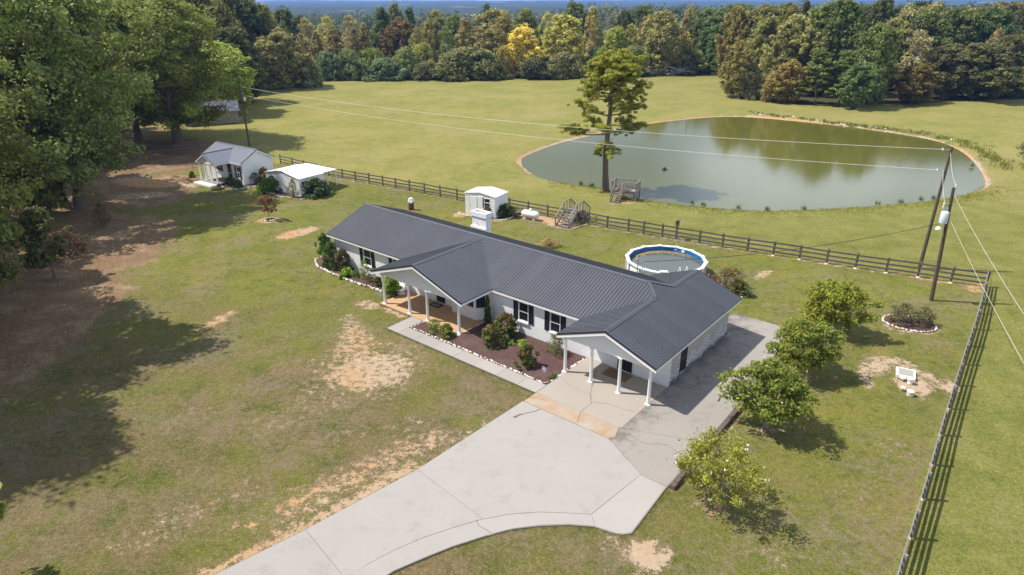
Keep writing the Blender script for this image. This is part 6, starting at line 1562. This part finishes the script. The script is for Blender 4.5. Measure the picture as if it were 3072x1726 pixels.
# --- crepe myrtles
CM = [(21.28, 39.18, 3.45, 3.7, (.130, .150, .022), 'crepe0', 'yellow-green crepe myrtle farthest from the camera, nearest the round twiggy bed', 0),
      (17.09, 33.8, 3.35, 3.6, (.112, .136, .026), 'crepe1', 'dense green crepe myrtle second from the far end of the row', 8),
      (13.11, 28.6, 3.6, 3.7, (.106, .132, .028), 'crepe0', 'large crepe myrtle with a few white blossoms beside the timber edging', 16)]
for i, (x, y, h, w, c, k, lab, nb) in enumerate(CM):
    t_ = plant('crepe_myrtle', k, lab, TR, (x, y, 0), h, w, i * 1.7, c, 'crepe myrtles along the driveway')
    if nb: blossoms(t_, k, nb, 'petal_white', .03, 40 + i)
proto('crepe_thin', 125, 3.5, 1.9, .34, 100, 40, .08, 'vase', .22, .045, 34, stems=7, lob=.3, bark='bark_pale', inner=.3, fill=.2)
t_ = plant('crepe_myrtle', 'crepe_thin', 'sparse crepe myrtle with white blossoms nearest the camera by the end of the timber', TR, (8.82, 22.95, 0), 3.2, 3.2, .6, (.140, .146, .026), 'crepe myrtles along the driveway')
blossoms(t_, 'crepe_thin', 46, 'petal_white', .035, 50)

# --- beds: mulch and stones
STONES = []
gs_ = np.random.default_rng(12)
for i in range(6):
    bm = bmesh.new(); bmesh.ops.create_icosphere(bm, subdivisions=1, radius=.5)
    for v_ in bm.verts: v_.co *= gs_.uniform(.75, 1.15)
    m_ = bpy.data.meshes.new('stone_%d' % i); bm.to_mesh(m_); bm.free(); m_.materials.append(MT['stone'] if i % 3 else MT['stone_warm']); STONES.append(m_)
def stone_row(parent, pts, size=.24, origin=(0, 0), step=None, warm=False):
    pts = [Vector((p[0], p[1], 0)) for p in pts]; step = step or size * 1.12; L = 0
    acc = 0.0
    for a, b in zip(pts, pts[1:]):
        d = (b - a); ln = d.length; d.normalize(); s_ = acc
        while s_ < ln:
            p = a + d * s_; o = link_mesh('stone', STONES[(gs_.integers(6))], parent); k = size * gs_.uniform(.75, 1.3)
            o.location = (p.x - origin[0] + gs_.normal(0, .03), p.y - origin[1] + gs_.normal(0, .03), size * .22); o.rotation_euler = (gs_.normal(0, .2), gs_.normal(0, .2), math.atan2(d.y, d.x) + gs_.normal(0, .3)); o.scale = (k * 1.25, k * .8, k * .65)
            s_ += step * gs_.uniform(.85, 1.2)
        acc = s_ - ln
def bed(label, loc, rz, poly, rows, size=.2, h=.07, mulch='mulch'):
    t_ = thing('flower_bed', label, 'flower bed', loc, rz)
    n = len(poly); mb = MB(); mb.prism(poly, -.03, h); mb.build('mulch', MT[mulch], t_)
    for r_ in rows: stone_row(t_, r_, size)
    return t_
bed('large mulch bed before the front wall, rimmed with small white stones along the walkway', HO, HT_, [(-17.0, -.68), (-13.72, -.68), (-13.72, 2.22), (-5.6, 2.22), (-5.6, -1.6), (-5.75, -1.78), (-17.0, -1.78)],
    [[(-17.05, -.66), (-17.1, -1.78), (-5.75, -1.8)], [(-5.75, -1.8), (-5.55, -1.4), (-5.55, 2.15)], [(-13.75, -.6), (-13.7, 2.1)], [(-13.95, -.66), (-13.6, -.66)]], .17)
gm = np.random.default_rng(77)
lb = [(-33.0, 2.9), (-33.12, 1.8), (-31.7, .95), (-29.7, .78), (-27.5, .68), (-25.5, .77), (-23.4, .92), (-21.95, .98)]
bed('curved mulch bed along the left front wall, edged with white stones', HO, HT_, lb + [(-21.85, 2.22), (-30.85, 2.22), (-31.0, 3.3), (-32.6, 3.4)], [[(-32.4, 3.5)] + lb], .26)
def ring(cx, cy, rx, ry, rot, n=28): return [(cx + rx * math.cos(2 * math.pi * k / n) * math.cos(rot) - ry * math.sin(2 * math.pi * k / n) * math.sin(rot), cy + rx * math.cos(2 * math.pi * k / n) * math.sin(rot) + ry * math.sin(2 * math.pi * k / n) * math.cos(rot)) for k in range(n + 1)]
rg_ = ring(0, 0, 1.62, 1.25, R(-25)); bed('oval bed of twiggy grey shrubs ringed with white stones near the fence corner', (27.2, 40.45, 0), 0, rg_[:-1], [rg_], .2)
rg_ = ring(0, 0, 1.6, 1.15, R(-20)); bed('round stone-rimmed bed of a reddish shrub behind the right end of the house', (16.6, 46.1, 0), 0, rg_[:-1], [rg_], .2)
rg_ = ring(0, 0, .62, .5, 0); bed('small ring of white stones round the red-leaved sapling', (-24.67, 64.5, 0), 0, rg_[:-1], [rg_], .22)
bed('strip of mulch with stones in front of the cottage', (-33.0, 77.2, 0), 0, [(-2.2, 1.6), (-1.4, .2), (.2, -.75), (1.5, -.3), (3.6, 1.7), (1.2, 1.6), (.6, 1.0), (-1.4, 2.2)], [[(-2.3, 1.4), (-1.5, .1), (-.6, -.6), (.3, -.85), (1.5, -.35), (3.6, 1.7)]], .2)
bed('mulch bed with stones wrapping the front corner of the storage shed', (-23.9, 72.6, 0), 0, [(-4.9, 3.1), (-4.5, 2.2), (-3.2, 1.6), (-1.3, .2), (-.2, -.7), (.9, -.4), (2.4, 1.2), (3.1, 2.6), (2.1, 2.5), (0, .3), (-3.9, 3.2)], [[(-4.9, 3.0), (-4.5, 2.1), (-3.4, 1.6)], [(-1.6, .3), (-.2, -.8), (.9, -.5), (2.4, 1.1), (3.1, 2.5)]], .2)
bed('small stone-edged bed at the near corner of the garden shed', (-1.7, 64.4, 0), 0, [(-.9, .4), (-.5, -.3), (.5, -.5), (1.5, .2), (2.3, 1.5), (1.0, 2.0), (.1, .3), (-.6, .7)], [[(-1.0, .3), (-.5, -.4), (.5, -.6), (1.5, .1), (2.3, 1.4)]], .2, .04)
bed('scatter of pale stones at the left corner of the garden shed', (-4.9, 66.1, 0), 0, [(-.5, -.3), (.9, -.75), (1.2, -.5), (.1, .1), (-.2, .5), (-.6, .4)], [[(-.55, .5), (-.6, -.1), (.1, -.6), (.9, -.85)]], .22, .02, 'soil')
ap_ = struct(MB().prism([(-26.9, 74.4), (-25.5, 73.4), (-25.9, 72.7), (-27.0, 73.3)], 0, .04).build('paved_pad', MT['conc_path']), 'pale concrete pad before the storage shed doors')
# --- shrubs
SH = [('shrub0', (-33.3, 3.0), 1.95, 1.35, (.055, .105, .018), 'tall bright green shrub at the far left corner of the house'), ('shrub1', (-30.3, 1.55), 2.2, 1.7, (.055, .085, .026), 'large rounded green shrub in the left bed'),
      ('shrub2', (-29.0, 1.75), 1.85, 1.5, (.070, .062, .034), 'bronze-leaved shrub beside the large rounded green one'), ('tuft0', (-27.9, 1.15), .6, 1.15, (.12, .19, .02), 'low bright yellow-green clump in front of the bronze shrub'),
      ('tuft0', (-27.2, 1.5), .45, .7, (.075, .12, .03), 'small green clump right of the bright yellow-green one'), ('twig0', (-26.4, 1.75), 1.55, .8, (.14, .19, .03), 'lanky pale green rose bush before the left window'),
      ('twig1', (-25.5, 1.55), .7, .95, (.085, .075, .03), 'small brownish shrub in the middle of the left bed'), ('shrub0', (-24.3, 1.4), .8, .8, (.085, .105, .025), 'small mixed green shrub left of the left porch column'),
      ('bigleaf0', (-22.35, 1.05), 1.65, 1.5, (.10, .175, .025), 'big-leaved bright green shrub just inside the left porch column'), ('cone0', (-13.25, 1.75), 2.3, .62, (.045, .085, .016), 'slim pointed evergreen at the inner corner of the porch'),
      ('shrub1', (-11.25, 1.2), 1.65, 1.75, (.075, .088, .028), 'tallest red rose bush under the first window right of the porch'), ('shrub2', (-11.15, -.35), 1.4, 1.45, (.070, .085, .028), 'red rose bush in front of the tallest one'),
      ('shrub0', (-7.75, -.95), 1.5, 1.3, (.070, .092, .026), 'round red rose bush alone in the near mulch'), ('twig0', (-7.25, 1.35), 1.4, 1.4, (.095, .115, .055), 'grey-green rose bush near the second window'),
      ('twig1', (-15.4, -1.2), .85, 1.35, (.105, .140, .026), 'bushy yellow-green plant left of the red flowering one by the walkway'), ('shrub1', (-14.35, -1.2), .85, 1.1, (.105, .125, .028), 'low green plant with orange-red flowers before the right porch column'),
      ('tuft0', (-9.65, 1.05), .3, .75, (.13, .21, .03), 'bright green ground-cover mound in the mulch'), ('tuft0', (-10.2, .55), .24, .5, (.11, .17, .04), 'smaller pale green mound left of the bright one'), ('tuft0', (-5.72, -.95), .2, .4, (.06, .11, .03), 'dark green tuft among the stones by the carport')]
for i, (k, (a, b), h, w, c, lab) in enumerate(SH):
    t_ = plant('garden_shrub', k, lab, 'shrub', HW(a, b, .05), h * .95, w * .84, i * 1.3, c)
    if 'rose bush' in lab and 'lanky' not in lab and 'grey' not in lab: blossoms(t_, k, 70 if 'alone' not in lab else 52, 'petal_red', .034, 60 + i)
    if 'orange-red' in lab: blossoms(t_, k, 14, 'petal_red', .035, 60 + i)
    if 'lanky' in lab or 'grey-green rose' in lab: blossoms(t_, k, 10, 'petal_white' if 'lanky' in lab else 'petal_red', .03, 60 + i)
SH2 = [('twig0', (16.4, 46.2), 1.7, 2.6, (.085, .070, .032), 'reddish shrub in the round bed behind the house'), ('shrub1', (17.2, 45.7), .9, 1.5, (.075, .095, .028), 'green shrub low in the round bed behind the house'),
       ('twig1', (26.7, 40.7), 1.35, 1.9, (.085, .080, .045), 'grey twiggy shrub filling the left of the oval bed'), ('twig0', (27.9, 40.3), 1.3, 1.7, (.090, .085, .050), 'grey twiggy shrub filling the right of the oval bed'),
       ('twig1', (3.3, 56.2), .75, 1.8, (.21, .15, .08), 'dry tan grassy weeds behind the rear roof edge'), ('shrub0', (-.6, 65.2), 1.25, 2.0, (.050, .065, .026), 'dark shrub with reddish blooms at the side of the garden shed'),
       ('shrub2', (-2.4, 65.0), 1.2, 1.1, (.090, .095, .045), 'rose bush with pink blooms under the garden shed window'), ('ball0', (-32.5, 77.0), .95, 1.05, (.05, .085, .018), 'clipped round boxwood at the front corner of the cottage'),
       ('shrub1', (-33.9, 78.2), 1.0, 1.1, (.055, .075, .030), 'loose green shrub by the cottage steps'), ('twig0', (-31.2, 79.2), 1.3, 1.3, (.085, .095, .07), 'grey twiggy shrub against the cottage side wall'),
       ('shrub2', (-30.0, 79.0), 1.9, 1.3, (.105, .085, .028), 'orange-topped shrub between the cottage and the storage shed'), ('shrub0', (-28.0, 75.1), 1.65, 2.1, (.065, .125, .018), 'big bright green shrub left of the storage shed doors'),
       ('tuft0', (-29.4, 76.0), .7, .9, (.13, .17, .03), 'small pale green clump left of the big bright shrub'), ('twig1', (-24.5, 72.5), 2.1, 1.05, (.10, .115, .035), 'narrow feathery shrub right of the storage shed doors'),
       ('shrub1', (-22.3, 73.4), 1.9, 2.7, (.042, .070, .024), 'large dark green shrub against the side of the storage shed'), ('ball0', (-40.4, 82.4), .75, .7, (.045, .06, .018), 'small boxwood in the shade left of the cottage porch')]
for i, (k, (x, y), h, w, c, lab) in enumerate(SH2):
    t_ = plant('garden_shrub', k, lab, 'shrub', (x, y, 0), h, w, i * 1.1, c)
    if 'reddish' in lab or 'pink' in lab: blossoms(t_, k, 16, 'petal_red', .04, 90 + i)
plant('red_sapling', 'sapling0', 'young red-leaved tree in the ring of white stones on the left lawn', TR, (-24.67, 64.5, 0), 2.5, 1.6, None, (.120, .052, .044))

# --- shore weeds, bank stones, grass tufts
def tufts(name, label, P, n_per, h, spread, col, seed, w=.02):
    g_ = np.random.default_rng(seed); n = len(P) * n_per; b = np.repeat(P, n_per, 0) + np.concatenate([g_.normal(0, spread, (n, 2)), np.zeros((n, 1))], 1)
    az = g_.random(n) * 6.28; hh = np.repeat(h if np.ndim(h) else np.full(len(P), h), n_per) * g_.uniform(.5, 1.2, n); ln = g_.uniform(.1, .5, n) * hh
    tip = b + np.stack([np.cos(az) * ln, np.sin(az) * ln, hh], 1); sd_ = np.stack([-np.sin(az), np.cos(az), np.zeros(n)], 1) * (w * g_.uniform(.7, 1.5, n))[:, None]
    v = np.stack([b - sd_, b + sd_, tip], 1).reshape(-1, 3)
    o = link_mesh(name, np_mesh(name, v, 3, MT['grass'], np.clip(g_.normal(.5, .22, n), 0, 1)), kind='stuff', label=label); o.color = lin(col); return o
def along(pts, n, jit, seed):
    g_ = np.random.default_rng(seed); pts = np.array(pts, float); d = np.hypot(*np.diff(pts, axis=0).T); cum = np.concatenate([[0], np.cumsum(d)]); s_ = g_.random(n) * cum[-1]
    i = np.clip(np.searchsorted(cum, s_) - 1, 0, len(d) - 1); f = (s_ - cum[i]) / d[i]; p = pts[i] + (pts[i + 1] - pts[i]) * f[:, None] + g_.normal(0, jit, (n, 2))
    return np.concatenate([p, ground_z(p[:, 0], p[:, 1])[:, None] - .02], 1)
RB = [(46.9, 131.5), (51, 126.5), (55, 122.5), (59.5, 117.5), (64, 113), (68.2, 108.5), (69.4, 103), (68.6, 97), (66.4, 90.5), (64.5, 84.5)]
tufts('bank_weeds', 'rank green weeds on the right bank of the pond', along(RB[3:], 120, .9, 1), 16, .5, .35, (.115, .125, .036), 2, .04)
tufts('bank_weeds', 'thin weeds along the far stony bank of the pond', along(RB[:5], 90, .5, 3), 16, .4, .3, (.10, .115, .03), 4, .05)
tufts('shore_reeds', 'clumps of reeds at the near shore of the pond', np.array([(8.4, 78.2, -.1), (9.5, 77.3, -.1), (9.7, 77.3, -.1), (19.75, 69.9, -.1), (20.8, 69.2, -.15), (24.2, 67.9, -.1), (27, 67.3, -.1), (31, 67.5, -.1), (39.7, 69.2, -.1), (42.5, 69.8, -.1), (45.2, 70.7, -.1), (46.9, 71.2, -.1), (14.0, 72.6, -.1), (61, 86.5, -.1)]), 50, .5, .14, (.085, .11, .03), 5, .025)
near_sh = [(5.5, 79.0), (9.3, 77.0), (11.6, 75.0), (13.8, 71.4), (18, 69.2), (22, 67.7), (26, 66.6), (30, 66.8), (35, 67.4), (39.4, 68.1), (44, 69.2), (48.5, 70.7), (53, 72.6), (57, 76.0)]
tufts('shore_grass', 'taller yellow-green grass on the near bank of the pond', along(near_sh, 1500, 1.1, 6), 8, .18, .16, (.16, .17, .036), 7, .025)
g_ = np.random.default_rng(21)
def field_pts(n, xr, yr, cond):
    p = np.stack([g_.uniform(*xr, n), g_.uniform(*yr, n)], 1); p = p[cond(p[:, 0], p[:, 1])]; return np.concatenate([p, ground_z(p[:, 0], p[:, 1])[:, None] - .01], 1)
def out_fence(x, y): return ((24.5 * (y - 15.6) - 31.1 * (x - 12.0)) < -10)
tufts('pasture_grass', 'uneven pasture grass right of the fence', field_pts(16000, (12, 60), (12, 66), lambda x, y: out_fence(x, y) & (x < 12 + y * .95)), 9, .06, .14, (.20, .20, .045), 8, .012)
def edge(pts, n): return along([HW(a, b)[:2] for a, b in pts], n, .05, n)
tufts('edge_grass', 'grass creeping over the edges of the driveway and walkway', np.concatenate([edge([(-5.53, -3.0), (-5.83, -11.8), (-6.6, -17.4), (-7.7, -23), (-8.8, -30)], 420), edge([(3.9, -9.2), (2.74, -9.58), (1.82, -10.18), (.89, -11.0), (.08, -11.95), (-.49, -12.9), (-1.15, -14.2), (-2.04, -16.5), (-2.6, -22)], 300), edge([(-18.3, -2.95), (-5.5, -2.95)], 260), edge([(4.15, -5.5), (4.15, -8.9), (3.9, -9.2)], 70), edge([(3.3, 11.0), (2.72, 14.15), (-.95, 14.15)], 110), edge([(-18.32, -2.9), (-18.32, -.7), (-21.7, -.65)], 90), edge([(-5.45, 2.3), (-5.45, -1.9)], 16)]), 9, .075, .05, (.12, .135, .026), 61, .014)
bank_stone = thing('bank_stones', 'line of pale broken stones along the far bank of the pond', 'stones', (RB[0][0], RB[0][1], 0))
for p in along(RB[:7], 80, .5, 11):
    o = link_mesh('stone', STONES[g_.integers(6)], bank_stone); k = g_.uniform(.12, .5); o.location = (p[0] - RB[0][0], p[1] - RB[0][1], p[2] + k * .12); o.scale = (k * 1.3, k, k * .6); o.rotation_euler = (0, 0, g_.uniform(0, 6.3))

# ------------------------------------------------------------------ far woods and hills
gf = np.random.default_rng(31)
for nm, n, col, lab in (('distant_forest', 2300, (.050, .070, .030), 'distant green woods running to the hills'), ('distant_forest', 800, (.10, .095, .042), 'olive and tan crowns scattered in the distant woods')):
    yy = 268 + gf.random(n) ** 1.5 * 1500; xx = (gf.random(n) - .48) * (yy * 1.75 + 60); zg = ground_z(xx, yy)
    hh = gf.uniform(9, 15, n) - np.clip((yy - 262) / 300, 0, 1) * 1.0; rr_ = gf.uniform(3.2, 6, n) * (1 + yy / 1500)
    cen = np.stack([xx, yy, zg + hh * .62], 1); cen = np.repeat(cen, 4, 0) + gf.normal(0, 1, (n * 4, 3)) * np.repeat(rr_, 4)[:, None] * np.array([.5, .5, .35])
    v, ti = leaves(gf, cen, np.repeat(rr_, 4) * .62, 14, 1.5, .8, .6, .7, .8)
    o = link_mesh(nm, np_mesh(nm, v, 4, MT['leaf'], ti), kind='stuff', label=lab); o.color = lin(col)
hx = np.linspace(-6500, 8000, 260); hy = np.concatenate([np.linspace(1300, 3000, 34), np.linspace(3080, 7600, 40)])
HX, HY = np.meshgrid(hx, hy); x_, y_ = HX.ravel(), HY.ravel()
def bell(y, c, w): return np.exp(-((y - c) / w) ** 2)
hz = -13 + 9 * bell(y_, 2300 + 300 * (fbm(x_ / 900, x_ * 0, 41) - .5), 420) * (.4 + fbm(x_ / 700, y_ * 0 + 1, 42)) + 17 * bell(y_, 3900, 620) * (.35 + .9 * fbm(x_ / 1300 + 9, y_ * 0 + 2, 43)) + 21 * bell(y_, 6200, 900) * (.4 + .8 * fbm(x_ / 1900 + 4, y_ * 0 + 3, 44)) + (fbm(x_ / 90, y_ / 90, 45) - .5) * 7
mh = bpy.data.meshes.new('hills'); nh = len(hx)
mh.vertices.add(len(x_)); mh.vertices.foreach_set('co', np.stack([x_, y_, hz], 1).astype(np.float32).ravel())
i0 = (np.arange(len(hy) - 1)[:, None] * nh + np.arange(nh - 1)[None, :]).ravel(); q = np.stack([i0, i0 + 1, i0 + 1 + nh, i0 + nh], 1).astype(np.int32)
mh.loops.add(q.size); mh.loops.foreach_set('vertex_index', q.ravel()); mh.polygons.add(len(q)); mh.polygons.foreach_set('loop_start', np.arange(0, q.size, 4, dtype=np.int32)); mh.update(calc_edges=True)
t = NT('hill_woods'); p = t.pos()
c = t.mix(t.noise(p, .02, 5, .7), (.022, .034, .018), (.062, .078, .036))
fm = t.noise(p, .0028, 4, .6)
c = t.mix(t.ramp(fm, [(.62, (0, 0, 0)), (.66, (1, 1, 1))]), c, (.27, .255, .12))
t.col(c).rough(.95, .05); mh.materials.append(t.m)
struct(link_mesh('hills', mh), 'low wooded hills on the horizon with pale fields')

# ------------------------------------------------------------------ air
hb = MB().box2((-7600, -600, -60), (9200, 7900, 45)).mesh('haze', bpy.data.materials.new('haze_air'))
hm = hb.materials[0]; hm.use_nodes = True; hn = hm.node_tree.nodes; hn.remove(hn['Principled BSDF'])
vol = hn.new('ShaderNodeVolumePrincipled'); vol.inputs['Color'].default_value = (.26, .48, 1.0, 1); vol.inputs['Density'].default_value = 1.7e-4; vol.inputs['Anisotropy'].default_value = 0.0
hm.node_tree.links.new(vol.outputs[0], hn['Material Output'].inputs['Volume'])
hz_o = link_mesh('haze', hb, kind='stuff', label='thin blue air over the distance')
